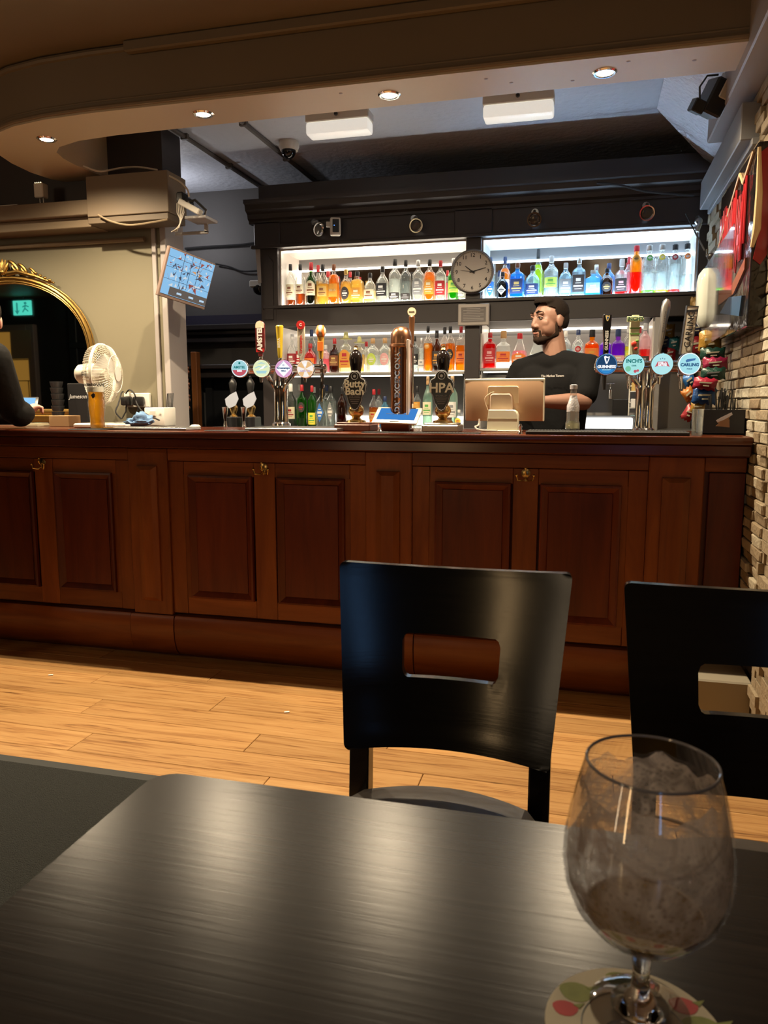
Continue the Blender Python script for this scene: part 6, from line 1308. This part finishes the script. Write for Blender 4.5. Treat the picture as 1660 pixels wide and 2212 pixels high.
def head_shapes(mb, C, Fd, s=1.0):
    """C centre of the head, Fd facing direction (horizontal); features along it"""
    f = Vector(Fd).normalized(); u = Vector((0, 0, 1)); r = f.cross(u).normalized(); Rm = Matrix((r, f, u)).transposed()
    P = lambda a, b_, c_: Vector(C) + (r*a + f*b_ + u*c_)*s
    ell(mb, P(0, -.012, .030), (.074*s, .095*s, .086*s), Rm); ell(mb, P(0, .030, -.005), (.062*s, .062*s, .085*s), Rm)
    mb.cone_hull(P(0, .058, -.092), .024*s, P(0, .02, -.05), .050*s, 14)
    for q in (-1, 1):
        mb.cone_hull(P(q*.048, -.008, -.058), .020*s, P(q*.018, .062, -.092), .018*s, 10); ell(mb, P(q*.046, .058, -.012), (.020*s, .018*s, .022*s), Rm); ell(mb, P(q*.044, .034, -.036), (.026*s, .040*s, .042*s), Rm)
        ell(mb, P(q*.028, .080, .036), (.026*s, .013*s, .009*s), Rm)
        ell(mb, P(q*.076, -.012, -.002), (.009*s, .020*s, .032*s), Rm); ell(mb, P(q*.014, .094, -.030), (.010*s, .012*s, .009*s), Rm)
    mb.cone_hull(P(0, .084, .028), .010*s, P(0, .101, -.022), .013*s, 10); mb.cone_hull(P(0, .101, -.022), .012*s, P(0, .090, -.034), .011*s, 8)
    mb.cone_hull(P(-.018, .080, -.058), .008*s, P(.018, .080, -.058), .008*s, 8); mb.cone_hull(P(-.015, .078, -.069), .009*s, P(.015, .078, -.069), .009*s, 8)
    ell(mb, P(0, .070, -.060), (.032*s, .018*s, .026*s), Rm)
    return P, Rm
SKIN = mat('skin', (.235, .125, .088), .5, var=(40, .08)); SKINP = mat('skin_pink', (.62, .33, .26), .5, var=(40, .08))
HAIR = mat('dark_brown_hair', (.012, .008, .006), .9, spec=.15, bump=(260, .7, .003)); BEARD = mat('beard_stubble', (.022, .013, .009), .9, spec=.15, bump=(320, .7, .002))
TEE = mat('black_cotton', (.0045, .0045, .005), .9, spec=.15, bump=(14, .35, .012)); JEANS = mat('black_trousers', (.015, .015, .018), .8)
cdir = Vector((-ray(1185, 700).x, -ray(1185, 700).y, 0)).normalized(); e_ = Vector((-cdir.y, cdir.x, 0))
if e_.x < 0: e_ = -e_
def face_dir(deg): a = math.radians(deg); return (cdir*math.cos(a) - e_*math.sin(a)).normalized()
YM = 3.93
hp = PY(1187, 690, YM); fH = face_dir(52); fB = face_dir(22); rB = Vector((0, 0, 1)).cross(fB).normalized()
if rB.dot(e_) < 0: rB = -rB      # rB points to the right of the picture
kx = hp - Vector((0, 0, hp.z)); base = PY(1198, 800, YM); base.z = 0
barman = thing('person', 'barman in a plain black t-shirt with short dark hair and beard, looking left', 'person', base)
zs = PY(1265, 778, YM).z       # shoulder line height
Bp = lambda x, f, z: Vector((base.x, base.y, z)) + rB*x + fB*f
sh = .175
mb = MB()
headC = Vector((hp.x, hp.y, hp.z - .012)); HS = .93
Pm, Rm = head_shapes(mb, headC, fH, HS)
mb.cone_hull(headC + Vector((0, 0, -.04)) - fH*.02, .053, Bp(0, -.01, zs+.02), .060, 14)
mb.cone_hull(Bp(-.05, 0, zs-.03), .05, Bp(.05, 0, zs-.03), .05, 14)
elbR = PY(1262, 868, 3.76); elbL = Bp(-.23, .02, elbR.z+.01)
shR, shL = Bp(sh, 0, zs-.035), Bp(-sh, 0, zs-.045)
hndR = PY(1165, 868, 3.62); hndR.z = max(hndR.z, CT+.09); hndL = Vector((hndR.x-.10, hndR.y+.02, hndR.z+.01))
for s_, e2, h_ in ((shR, elbR, hndR), (shL, elbL, hndL)):
    mb.cone_hull(s_, .050, e2, .040, 12); mb.cone_hull(e2, .040, e2.lerp(h_, .35), .040, 12); mb.cone_hull(e2.lerp(h_, .35), .040, h_, .025, 12)
    dd = (h_-e2).normalized(); hand(mb, h_, dd, (0, 0, 1), 1.0, .7, 1)
mb.cone_hull(Bp(0, 0, zs-.10), .075, Bp(0, 0, 1.0), .08, 14); mb.cone_hull(Bp(0, 0, 1.0), .08, Bp(0, 0, .90), .09, 14)
for q in (-1, 1):
    mb.cone_hull(Bp(q*.09, 0, .88), .085, Bp(q*.10, .01, .48), .055, 12); mb.cone_hull(Bp(q*.10, .01, .48), .055, Bp(q*.11, -.01, .08), .038, 12); mb.cone_hull(Bp(q*.11, -.02, .045), .040, Bp(q*.12, .12, .03), .028, 10)
body = skinobj('body', fuse(mb, .0042, 5), SKIN, barman)
# t-shirt, trousers, shoes
mb = MB()
mb.cone_hull(Bp(-.055, -.004, zs-.016), .066, Bp(.055, -.004, zs-.016), .066, 14); mb.cone_hull(Bp(0, .0, zs-.12), (.17, .105, .09), Bp(0, .005, .96), (.15, .105, .05), 16)
for q, s_, e2 in ((1, shR, elbR), (-1, shL, elbL)):
    mb.cone_hull(Bp(q*.06, -.005, zs-.012), .060, s_, .060, 12); mb.cone_hull(s_, .063, s_.lerp(e2, .78), .060, 14)
    mb.cone_hull(Bp(q*.075, .015, zs-.11), (.11, .09, .10), Bp(q*.055, .005, 1.00), (.105, .10, .05), 14)
    mb.cone_hull(Bp(q*.055, .005, 1.02), (.105, .10, .05), Bp(q*.06, .0, .88), (.11, .105, .04), 14)
    mb.cone_hull(s_, .058, Bp(q*.08, .0, zs-.17), .09, 12)
tee = skinobj('t_shirt', fuse(mb, .006, 16), TEE, barman)
logo_c = PY(1194, 812, YM-.13)
T = text('The Market Tavern', .0145, Matrix.Identity(4), .0004, .0003)
a = -math.atan2(fB.x, -fB.y)
mb = MB(); mb.add(T.b, Matrix.Translation(PY(1194, 812, YM-.152)) @ Euler((PI/2-.08, .0, -a*0 + math.atan2(fB.x, -fB.y))).to_matrix().to_4x4()); obj('chest_lettering', mb, mat('faded_print', (.42, .40, .38), .7), barman, smooth=0)
mb = MB()
for q in (-1, 1): mb.cone_hull(Bp(q*.075, 0, .90), (.115, .115, .06), Bp(q*.10, .01, .48), .075, 12); mb.cone_hull(Bp(q*.10, .01, .48), .072, Bp(q*.11, -.01, .07), .060, 12)
skinobj('trousers', fuse(mb, .010, 4), JEANS, barman)
mb = MB()
for q in (-1, 1): mb.cone_hull(Bp(q*.11, -.02, .045), .048, Bp(q*.125, .14, .035), .034, 12)
skinobj('shoes', fuse(mb, .008, 3), BLACKP, barman)
# hair: cap over skull, short at the sides
mb = MB()
ell(mb, Pm(0, -.018, .050), (.079*HS, .096*HS, .082*HS), Rm); ell(mb, Pm(0, .028, .096), (.060*HS, .060*HS, .032*HS), Rm); ell(mb, Pm(0, -.055, .012), (.068*HS, .058*HS, .074*HS), Rm)
me = fuse(mb, .0045, 2)
bmh = bmesh.new(); bmh.from_mesh(me); inv = Rm.inverted()
def loc_(v): return (inv @ (v - headC)) / HS
kill = []
for v in bmh.verts:
    p = loc_(v.co)
    line = .072 + (.016 if abs(p.x) < .045 else -.0) if p.y > .055 else (.072 - (.055-p.y)*.30 if p.y > .02 else (.050-(.02-p.y)*2.3 if p.y > -.018 else -.036))
    if p.z < line: kill.append(v)
bmesh.ops.delete(bmh, geom=kill, context='VERTS')
for v in bmh.verts: v.co += (Vector((0, 0, 1))*.002)
bmh.to_mesh(me); bmh.free(); hair = skinobj('hair', me, HAIR, barman)
# beard: jaw shell
mb = MB()
mb.cone_hull(Pm(0, .062, -.096), .0255*HS, Pm(0, .030, -.090), .028*HS, 14)
for q in (-1, 1):
    mb.cone_hull(Pm(q*.050, -.006, -.064), .019*HS, Pm(q*.018, .064, -.094), .0195*HS, 10); mb.cone_hull(Pm(q*.050, -.006, -.064), .018*HS, Pm(q*.066, -.002, -.012), .009*HS, 10)
    mb.cone_hull(Pm(q*.025, .079, -.052), .0062*HS, Pm(0, .092, -.046), .0065*HS, 8); mb.cone_hull(Pm(q*.027, .077, -.054), .006*HS, Pm(q*.024, .072, -.088), .008*HS, 8)
mb.cone_hull(Pm(0, .086, -.080), .006*HS, Pm(0, .080, -.095), .014*HS, 8)
skinobj('beard', fuse(mb, .0035, 2), BEARD, barman)
mb = MB()
for q in (-1, 1): mb.tube([Pm(q*.014, .0945, .040), Pm(q*.030, .093, .047), Pm(q*.050, .076, .040)], [.0045*HS, .005*HS, .003*HS], 6)
obj('eyebrows', mb, HAIR, barman)
for q in (-1, 1):
    mb = MB(); mb.ball(Pm(q*.031, .0765, .014), .0118*HS); obj('eye', mb, mat('eye_white', (.22, .18, .16), .3), barman)
    mb = MB(); mb.ball(Pm(q*.032, .0850, .014), (.0050, .0050, .0050)); obj('iris', mb, mat('iris', (.02, .02, .02), .15), barman)
    mb = MB(); mb.tube([Pm(q*.014, .0855, .018), Pm(q*.031, .0905, .0245), Pm(q*.047, .078, .018)], [.003, .0042, .003], 6); obj('eyelid', mb, mat('eyelid', (.27, .14, .10), .55), barman)
mb = MB(); mb.tube([Pm(-.020, .087, -.0635), Pm(0, .092, -.0630), Pm(.020, .087, -.0635)], [.002, .0035, .002], 6); obj('lips', mb, mat('lips', (.34, .13, .10), .5), barman)

# customer at the left edge
cb = Vector((-3.08, 2.76, 0)); cust = thing('person', 'customer in a black jacket leaning on the counter at the left edge, phone in hand', 'person', cb)
elb = PY(50, 898, 3.20); elb.z = CT+.056; hw = PY(60, 890, 3.28); hw.z = CT+.088; shd = PY(-16, 775, 3.0)
hd = PY(-40, 694, 3.02)
mb = MB(); fd = Vector((-.75, .66, 0)).normalized()
head_shapes(mb, hd, fd, 1.0); mb.cone_hull(hd+Vector((0, 0, -.05))-fd*.02, .058, Vector((hd.x-.05, hd.y-.06, hd.z-.20)), .07, 14)
hand(mb, hw, Vector((.50, .55, .30)), (0, 0, 1), .72, 1.0, -1); mb.cone_hull(elb, .036, hw, .026, 12)
skinobj('body', fuse(mb, .005, 3), SKINP, cust)
mb = MB(); tor = Vector((hd.x-.12, hd.y-.12, 0))
mb.cone_hull(shd+Vector((-.04, -.02, -.02)), .085, Vector((shd.x-.30, shd.y-.04, shd.z)), .085, 14); mb.cone_hull(Vector((shd.x-.15, shd.y-.05, shd.z-.05)), (.17, .12, .10), Vector((shd.x-.24, shd.y-.32, .95)), (.17, .13, .1), 16)
mb.cone_hull(shd, .082, elb+Vector((-.03, -.03, .03)), .062, 14); mb.cone_hull(elb+Vector((-.01, -.01, .016)), .066, elb.lerp(hw, .50), .046, 12)
mb.cone_hull(Vector((shd.x-.30, shd.y, shd.z-.02)), .08, Vector((shd.x-.36, 3.12, CT+.07)), .055, 14); mb.cone_hull(Vector((shd.x-.36, 3.12, CT+.07)), .055, Vector((shd.x-.15, 3.28, CT+.058)), .045, 12)
skinobj('jacket', fuse(mb, .008, 5), mat('black_jacket', (.005, .0045, .004), .85, spec=.2, bump=(11, .5, .016)), cust)
mb = MB()
for q in (-1, 1): mb.cone_hull(Vector((shd.x-.24+q*.09, shd.y-.32, .95)), .10, Vector((shd.x-.26+q*.11, shd.y-.34, .06)), .055, 12)
for q in (-1, 1): mb.cone_hull(Vector((shd.x-.26+q*.11, shd.y-.38, .045)), .045, Vector((shd.x-.24+q*.12, shd.y-.20, .035)), .034, 12)
skinobj('trousers', fuse(mb, .010, 4), JEANS, cust)
mb = MB(); q_ = hd-fd*.02; ell(mb, q_+Vector((0, 0, .045)), (.083, .10, .085), Matrix(((fd.cross(Vector((0, 0, 1)))), fd, Vector((0, 0, 1)))).transposed()); me = fuse(mb, .006, 2)
bmh = bmesh.new(); bmh.from_mesh(me); bmesh.ops.delete(bmh, geom=[v for v in bmh.verts if (v.co-q_).dot(fd) > .05 or v.co.z < hd.z+.01], context='VERTS'); bmh.to_mesh(me); bmh.free()
skinobj('hair', me, HAIR, cust)
pc = PY(60, 869, 3.34); t = thing('phone', 'phone with a light blue lit screen held by the customer', 'phone', (pc.x, 3.34, pc.z), (-.75, .0, .45))
m = MB(); m.box((-.050, -.004, -.040), (.050, .004, .034), .003, seg=2); obj('case', m, BLACKP, t, local=True)
m = MB(); m.box((-.030, -.0052, -.028), (.036, -.0042, .026)); obj('screen', m, lit('phone_blue', (.30, .62, .98), 1.0), t, local=True)
m = MB(); m.box((-.052, -.005, -.038), (-.040, .005, .030), .003); obj('edge', m, WHITEP, t, local=True)

# ------------------------------------------------------------------ foreground: mat, chairs, table, glass
m = MB(); m.box((-4.3, .2, 0), (-.95, 2.05, .008), .003)
t = thing('floor_mat', 'large dark grey entrance mat on the floor left of the table', 'mat', (-2.6, 1.1, 0))
obj('border', m, mat('mat_border', (.024, .026, .024), .7), t)
m = MB(); m.box((-4.3, .25, .002), (-1.00, 2.005, .011)); obj('pile', m, mat('mat_pile', (.021, .023, .020), .9, var=(260, .7), bump=(330, 1.0, .010)), t)
for x, y in ((-2.235, 2.76), (-1.08, 2.64)):
    m = MB(); m.box((-.010, -.004, .0005), (.010, .004, .005), .001, M=TM((x, y, 0), (0, 0, .5))); tag(obj('paper_scrap', m, WHITEI), 'tiny white scrap on the wooden floor, %s one' % ('left' if x < -2 else 'right'), 'litter')
m = MB(); m.box((.33, 2.85, 0), (.60, 3.05, .20), .006); tag(obj('boxed_step', m, mat('step_grey', (.26, .23, .17), .6)), 'grey beige boxed step on the floor below the stone wall', 'box')

def make_chair(label, x):
    t = thing('dining_chair', label, 'chair', (x, 1.33, 0), group='black chairs on the far side of the table')
    W0, W1, z0, z1 = .186, .214, .546, .886
    yb = lambda u, z: -.045 + .036*(1-u*u) + (z-z0)*.20       # centre lies further from the table than the edges
    hx, hz0, hz1 = .45, .676-.0, .756
    tt = bmesh.new(); NX, NZ = 40, 34; vs = {}
    def wid(z): return W0+(W1-W0)*(z-z0)/(z1-z0)
    us = [-1+2*i/NX for i in range(NX+1)]; zs_ = [z0, z0+.0006, z0+.002, z0+.0045, z0+.009]+[z0+.015+(z1-z0-.030)*j/(NZ-10) for j in range(NZ-9)]+[z1-.009, z1-.0045, z1-.002, z1-.0006, z1]; NZ = len(zs_)-1
    # outline with rounded corners and rounded hand hole is cut by dropping cells and snapping
    def inside_hole(u, z): return abs(u) < hx and hz0 < z < hz1
    # snap grid lines to the hole edges
    for target in (-hx, hx): i = min(range(NX+1), key=lambda q: abs(us[q]-target)); us[i] = target
    for target in (hz0, hz1): j = min(range(NZ+1), key=lambda q: abs(zs_[q]-target)); zs_[j] = target
    def P(i, j, dy):
        u, z = us[i], zs_[j]; x_ = u*wid(z); zz = z - (.010*(1-u*u) if z > z1-.03 else 0)*((z-(z1-.03))/.03) + (.004*(1-u*u) if z < z0+.03 else 0)
        rc = .011; w = wid(z)      # round the four outer corners
        for zc, sg in ((z0, 1), (z1, -1)):
            dz = abs(z-zc)
            if dz < rc: w2_ = w-rc+math.sqrt(max(0, rc*rc-(rc-dz)**2)); x_ = max(-w2_, min(w2_, x_))
        for zc, ins in ((hz0, 1), (hz1, -1)):      # soften the corners of the hole
            if abs(abs(u)-hx) < 1e-6 and abs(z-zc) < 1e-6: zz += .004*ins; x_ -= math.copysign(.004, x_)
        return tt.verts.new((x_, yb(u, z)+dy, zz))
    for dy in (0, .016):
        for i in range(NX+1):
            for j in range(NZ+1): vs[i, j, dy] = P(i, j, dy)
    keep = lambda i, j: 0 <= i < NX and 0 <= j < NZ and not inside_hole((us[i]+us[i+1])/2, (zs_[j]+zs_[j+1])/2)
    for i in range(NX):
        for j in range(NZ):
            if not keep(i, j): continue
            tt.faces.new((vs[i, j, 0], vs[i+1, j, 0], vs[i+1, j+1, 0], vs[i, j+1, 0])); tt.faces.new((vs[i, j+1, .016], vs[i+1, j+1, .016], vs[i+1, j, .016], vs[i, j, .016]))
            for (di, dj, a, b2) in ((-1, 0, (i, j), (i, j+1)), (1, 0, (i+1, j), (i+1, j+1)), (0, -1, (i, j), (i+1, j)), (0, 1, (i, j+1), (i+1, j+1))):
                if not keep(i+di, j+dj): tt.faces.new((vs[a[0], a[1], 0], vs[b2[0], b2[1], 0], vs[b2[0], b2[1], .016], vs[a[0], a[1], .016]))
    bmesh.ops.remove_doubles(tt, verts=[v for v in tt.verts if v.link_faces], dist=1e-5)
    bmesh.ops.delete(tt, geom=[v for v in tt.verts if not v.link_faces], context='VERTS'); bmesh.ops.recalc_face_normals(tt, faces=tt.faces)
    ed = [e for e in tt.edges if len(e.link_faces) == 2 and e.calc_face_angle(0) > 1.2]
    bmesh.ops.bevel(tt, geom=ed, offset=.0025, segments=2, affect='EDGES', clamp_overlap=True)
    m = MB(); m.add(tt); obj('backrest', m, CHAIRW, t, local=True, smooth=50)
    for s in (-1, 1):
        m = MB()
        x_ = s*.168; m.prism([(-.014, .44), (-.006, .57), (.008, .64), (.030, .60), (.024, .42), (.055, .0), (.025, .0), (.000, .30)], x_-.019, x_+.019, 'x', bevel=.003); obj('leg', m, CHAIRW, t, local=True)
        m = MB(); m.prism([(-.42, .0), (-.39, .0), (-.385, .44), (-.425, .44)], x_-.017, x_+.017, 'x', bevel=.003); obj('leg', m, CHAIRW, t, local=True)
    m = MB(); m.box((-.175, -.42, .405), (.175, .0, .440), .004); obj('seat_frame', m, CHAIRW, t, local=True)
    tt = bmesh.new(); bmesh.ops.create_cube(tt, size=1); bmesh.ops.subdivide_edges(tt, edges=tt.edges, cuts=9, use_grid_fill=True)
    for v in tt.verts:
        u_, w_ = v.co.x*2, v.co.y*2; k_ = (1-.24*abs(u_)**3*0) ; z_ = (.016 if v.co.z > 0 else -.016)*(1-.5*max(abs(u_), abs(w_))**6)
        rr = .93+.0; yy = w_*.205*(1-.22*u_*u_*(1 if w_ > 0 else .3)); v.co = Vector((u_*.178*(1-.16*max(0, w_)**4), -.212+yy+.018, .459+z_+(.010*(1-u_*u_)*(1-w_*w_) if v.co.z > 0 else 0)))
    m = MB(); m.add(tt); obj('seat', m, mat('brown_leatherette', (.035, .024, .016), .45, var=(14, .3), bump=(9, .5, .012)), t, local=True, smooth=60)
    return t
ch = make_chair('black wooden chair with a slotted curved back, fully in view across the table', -.228)
dup(ch, (.283, 1.285, 0), label='black wooden chair with a slotted back cut off by the right edge of the photo')

tb = thing('dining_table', 'dark wood grained table top with rounded corners in the foreground', 'table', (.15, .40, 0))
def rrect(x0, y0, x1, y1, r, n=6):
    out = []
    for cx, cy_, a0 in ((x1-r, y1-r, 0), (x0+r, y1-r, PI/2), (x0+r, y0+r, PI), (x1-r, y0+r, 3*PI/2)):
        out += [(cx+r*math.cos(a0+PI/2*i/n), cy_+r*math.sin(a0+PI/2*i/n)) for i in range(n+1)]
    return out
m = MB(); m.prism(rrect(-.478, .02, .575, .765, .035), .722, .750, 'z', bevel=.0025); obj('table_top', m, TABLEW, tb, smooth=40)
m = MB(); m.prism(rrect(-.4785, .0195, .5755, .7655, .0355), .728, .7435, 'z'); obj('edge_band', m, mat('worn_edge', (.06, .035, .028), .45), tb)
for x in (-.22, .32):
    m = MB(); m.cyl((x, .39, .03), (x, .39, .722), .035, seg=20); obj('column', m, BLACKP, tb)
    m = MB(); m.lathe([(0, 0), (.19, 0), (.19, .012), (.05, .03), (0, .03)], 28, TM((x, .39, 0))); obj('foot', m, BLACKP, tb)
# beer mat
BMX, BMY = .047, .503
t = thing('beer_mat', 'round cream beer mat with apples and dark lettering under the stemmed glass', 'beer mat', (BMX, BMY, .7502))
m = MB(); m.lathe([(0, 0), (.0605, 0), (.061, .0007), (.0605, .0014), (0, .0014)], 48); obj('board', m, mat('mat_cream', (.60, .54, .40), .75, var=(70, .10)), t, local=True)
def flat(t, nm, poly, m_, z=.0016): m = MB(); m.prism(poly, z-.0002, z, 'z'); obj(nm, m, m_, t, local=True, smooth=0)
APR, APG, OLV = mat('apple_print_red', (.52, .05, .05), .7), mat('apple_print_green', (.24, .27, .06), .7, var=(120, .3)), mat('olive_ink', (.055, .045, .03), .7)
for a, m_, s in ((2.95, APR, .009), (2.55, APG, .012), (1.75, APG, .010), (.75, APR, .010), (.30, APG, .014), (-.4, APG, .012), (-1.0, APR, .010), (3.6, APG, .011), (4.2, APR, .009)):
    cx, cy_ = math.cos(a)*.048, math.sin(a)*.048; flat(t, 'apple', [(cx+s*math.cos(q)*(1+.08*math.sin(3*q)), cy_+s*.8*math.sin(q)) for q in [2*PI*i/16 for i in range(16)]], m_)
    flat(t, 'leaf', [(cx+s*.6, cy_+s*.5), (cx+s*1.5, cy_+s*.9), (cx+s*1.1, cy_+s*.2)], APG, .0018)
m = MB(); m.tube([(math.cos(q)*.036, math.sin(q)*.036, .0015) for q in [2*PI*i/40 for i in range(40)]], .0005, 4, closed=True); obj('ring', m, mat('mat_blue_grey', (.30, .34, .34), .7), t, local=True)
obj('lettering', text('SH', .030, TM((-.004, -.010, .0018), (0, 0, -.35)), .0001, .0012), OLV, t, local=True)
# stemmed beer glass
GX, GY, G0 = .051, .524, .7518
t = thing('beer_glass', 'nearly empty stemmed beer glass with foam traces on the beer mat', 'glass', (GX, GY, G0))
g = lambda z: z - G0
outp = [(0, g(.7518)), (.034, g(.7518)), (.0345, g(.7528)), (.026, g(.7555)), (.012, g(.761)), (.0068, g(.768)), (.0058, g(.782)), (.0068, g(.794)), (.0100, g(.801)), (.022, g(.808)), (.036, g(.818)), (.048, g(.832)), (.0545, g(.848)), (.0568, g(.864)), (.0562, g(.880)), (.0530, g(.900)), (.0485, g(.920)), (.0436, g(.938)), (.0430, g(.9392))]
inn = [(.0422, g(.938)), (.0472, g(.920)), (.0516, g(.900)), (.0547, g(.880)), (.0552, g(.864)), (.0530, g(.849)), (.0465, g(.8345)), (.0345, g(.821)), (.020, g(.8115)), (0, g(.8085))]
gm_, nt, b = nodes('clear_crystal'); b.inputs['Transmission Weight'].default_value = 1.0; b.inputs['Roughness'].default_value = .0; b.inputs['IOR'].default_value = 1.45; b.inputs['Base Color'].default_value = (.97, .97, .97, 1)
m = MB(); m.lathe(outp[:4]+[(0, g(.7560))], 64, cap=False); obj('foot', m, glassy('foot_crystal', (.90, .90, .91), .25, .03), t, local=True, smooth=60)
m = MB(); m.lathe([(0, g(.7558)), (.020, g(.7565))]+outp[4:9]+[(0, g(.8025))], 64, cap=False); bmesh.ops.recalc_face_normals(m.b, faces=m.b.faces); obj('stem', m, gm_, t, local=True, smooth=60)
m = MB(); m.lathe(outp[8:], 64, cap=False); obj('bowl', m, glassy('thin_crystal', (.93, .93, .94), .18, .02), t, local=True, smooth=60)
m = MB(); m.tube([(math.cos(q)*.0430, math.sin(q)*.0430, g(.9385)) for q in [2*PI*i/64 for i in range(64)]], .0011, 8, closed=True); obj('rim', m, mat('rim_crystal', (.22, .21, .22), .12, spec=.9), t, local=True)
bp_, nt, b = nodes('beer_dregs'); bp_ = glassy('dregs', (1, .72, .15), .05, .03, .75, (1, .78, .20))
m = MB(); m.lathe([(0, g(.8089)), (.0197, g(.8119)), (.0340, g(.8214)), (.0400, g(.8275)), (0, g(.8275))], 48); obj('beer', m, bp_, t, local=True, smooth=40)
# foam residue: noisy translucent film on the inside
f = bpy.data.materials.new('foam_residue'); f.use_nodes = True; nt = f.node_tree; nt.nodes.clear(); L = nt.links
out = nt.nodes.new('ShaderNodeOutputMaterial'); tr = nt.nodes.new('ShaderNodeBsdfTransparent'); df = nt.nodes.new('ShaderNodeBsdfDiffuse'); df.inputs[0].default_value = (.72, .62, .56, 1)
tl = nt.nodes.new('ShaderNodeBsdfTranslucent'); tl.inputs[0].default_value = (.78, .68, .60, 1); m1 = nt.nodes.new('ShaderNodeMixShader'); m1.inputs[0].default_value = .45; L.new(df.outputs[0], m1.inputs[1]); L.new(tl.outputs[0], m1.inputs[2])
tc = nt.nodes.new('ShaderNodeTexCoord')
n1 = nt.nodes.new('ShaderNodeTexNoise'); n1.inputs['Scale'].default_value = 38; n1.inputs['Detail'].default_value = 5; n1.inputs['Distortion'].default_value = 1.5; L.new(tc.outputs['Object'], n1.inputs['Vector'])
v1 = nt.nodes.new('ShaderNodeTexVoronoi'); v1.inputs['Scale'].default_value = 210; L.new(tc.outputs['Object'], v1.inputs['Vector'])
cr = nt.nodes.new('ShaderNodeValToRGB'); cr.color_ramp.elements[0].position = .36; cr.color_ramp.elements[0].color = (.34, .34, .34, 1); cr.color_ramp.elements[1].position = .60; cr.color_ramp.elements[1].color = (.86, .86, .86, 1); L.new(n1.outputs['Fac'], cr.inputs[0])
c2 = nt.nodes.new('ShaderNodeValToRGB'); c2.color_ramp.elements[0].position = .10; c2.color_ramp.elements[0].color = (.55, .55, .55, 1); c2.color_ramp.elements[1].position = .45; c2.color_ramp.elements[1].color = (1, 1, 1, 1); L.new(v1.outputs['Distance'], c2.inputs[0])
mu = nt.nodes.new('ShaderNodeMath'); mu.operation = 'MULTIPLY'; L.new(cr.outputs[0], mu.inputs[0]); L.new(c2.outputs[0], mu.inputs[1])
m2 = nt.nodes.new('ShaderNodeMixShader'); L.new(mu.outputs[0], m2.inputs[0]); L.new(tr.outputs[0], m2.inputs[1]); L.new(m1.outputs[0], m2.inputs[2]); L.new(m2.outputs[0], out.inputs[0])
film = [(.0339, g(.8222)), (.0460, g(.8353)), (.0523, g(.8495)), (.0545, g(.864)), (.0540, g(.880)), (.0509, g(.900)), (.0474, g(.916)), (.0459, g(.922))]
m = MB(); m.lathe(film, 64, cap=False)
for v in m.b.verts:
    if v.co.z > g(.91): v.co.z += .0035*math.sin(6*math.atan2(v.co.y, v.co.x)) + .002*math.sin(15*math.atan2(v.co.y, v.co.x))
obj('foam_film', m, f, t, local=True, smooth=60)
m = MB(); m.tube([(math.cos(q)*.0395, math.sin(q)*.0395, g(.8278)) for q in [2*PI*i/48 for i in range(48)]], .0011, 6, closed=True); obj('foam_ring', m, mat('beer_foam', (.50, .40, .30), .8), t, local=True)
m = MB(); m.tube([(math.cos(q)*(.0538+.0002), math.sin(q)*.0538, g(.862)+.010*math.cos(q-1.0)) for q in [.3+1.5*i/20 for i in range(21)]], [.0012*math.sin(PI*i/20)+.0002 for i in range(21)], 6); obj('foam_streak', m, mat('beer_foam', (.50, .40, .30), .8), t, local=True)
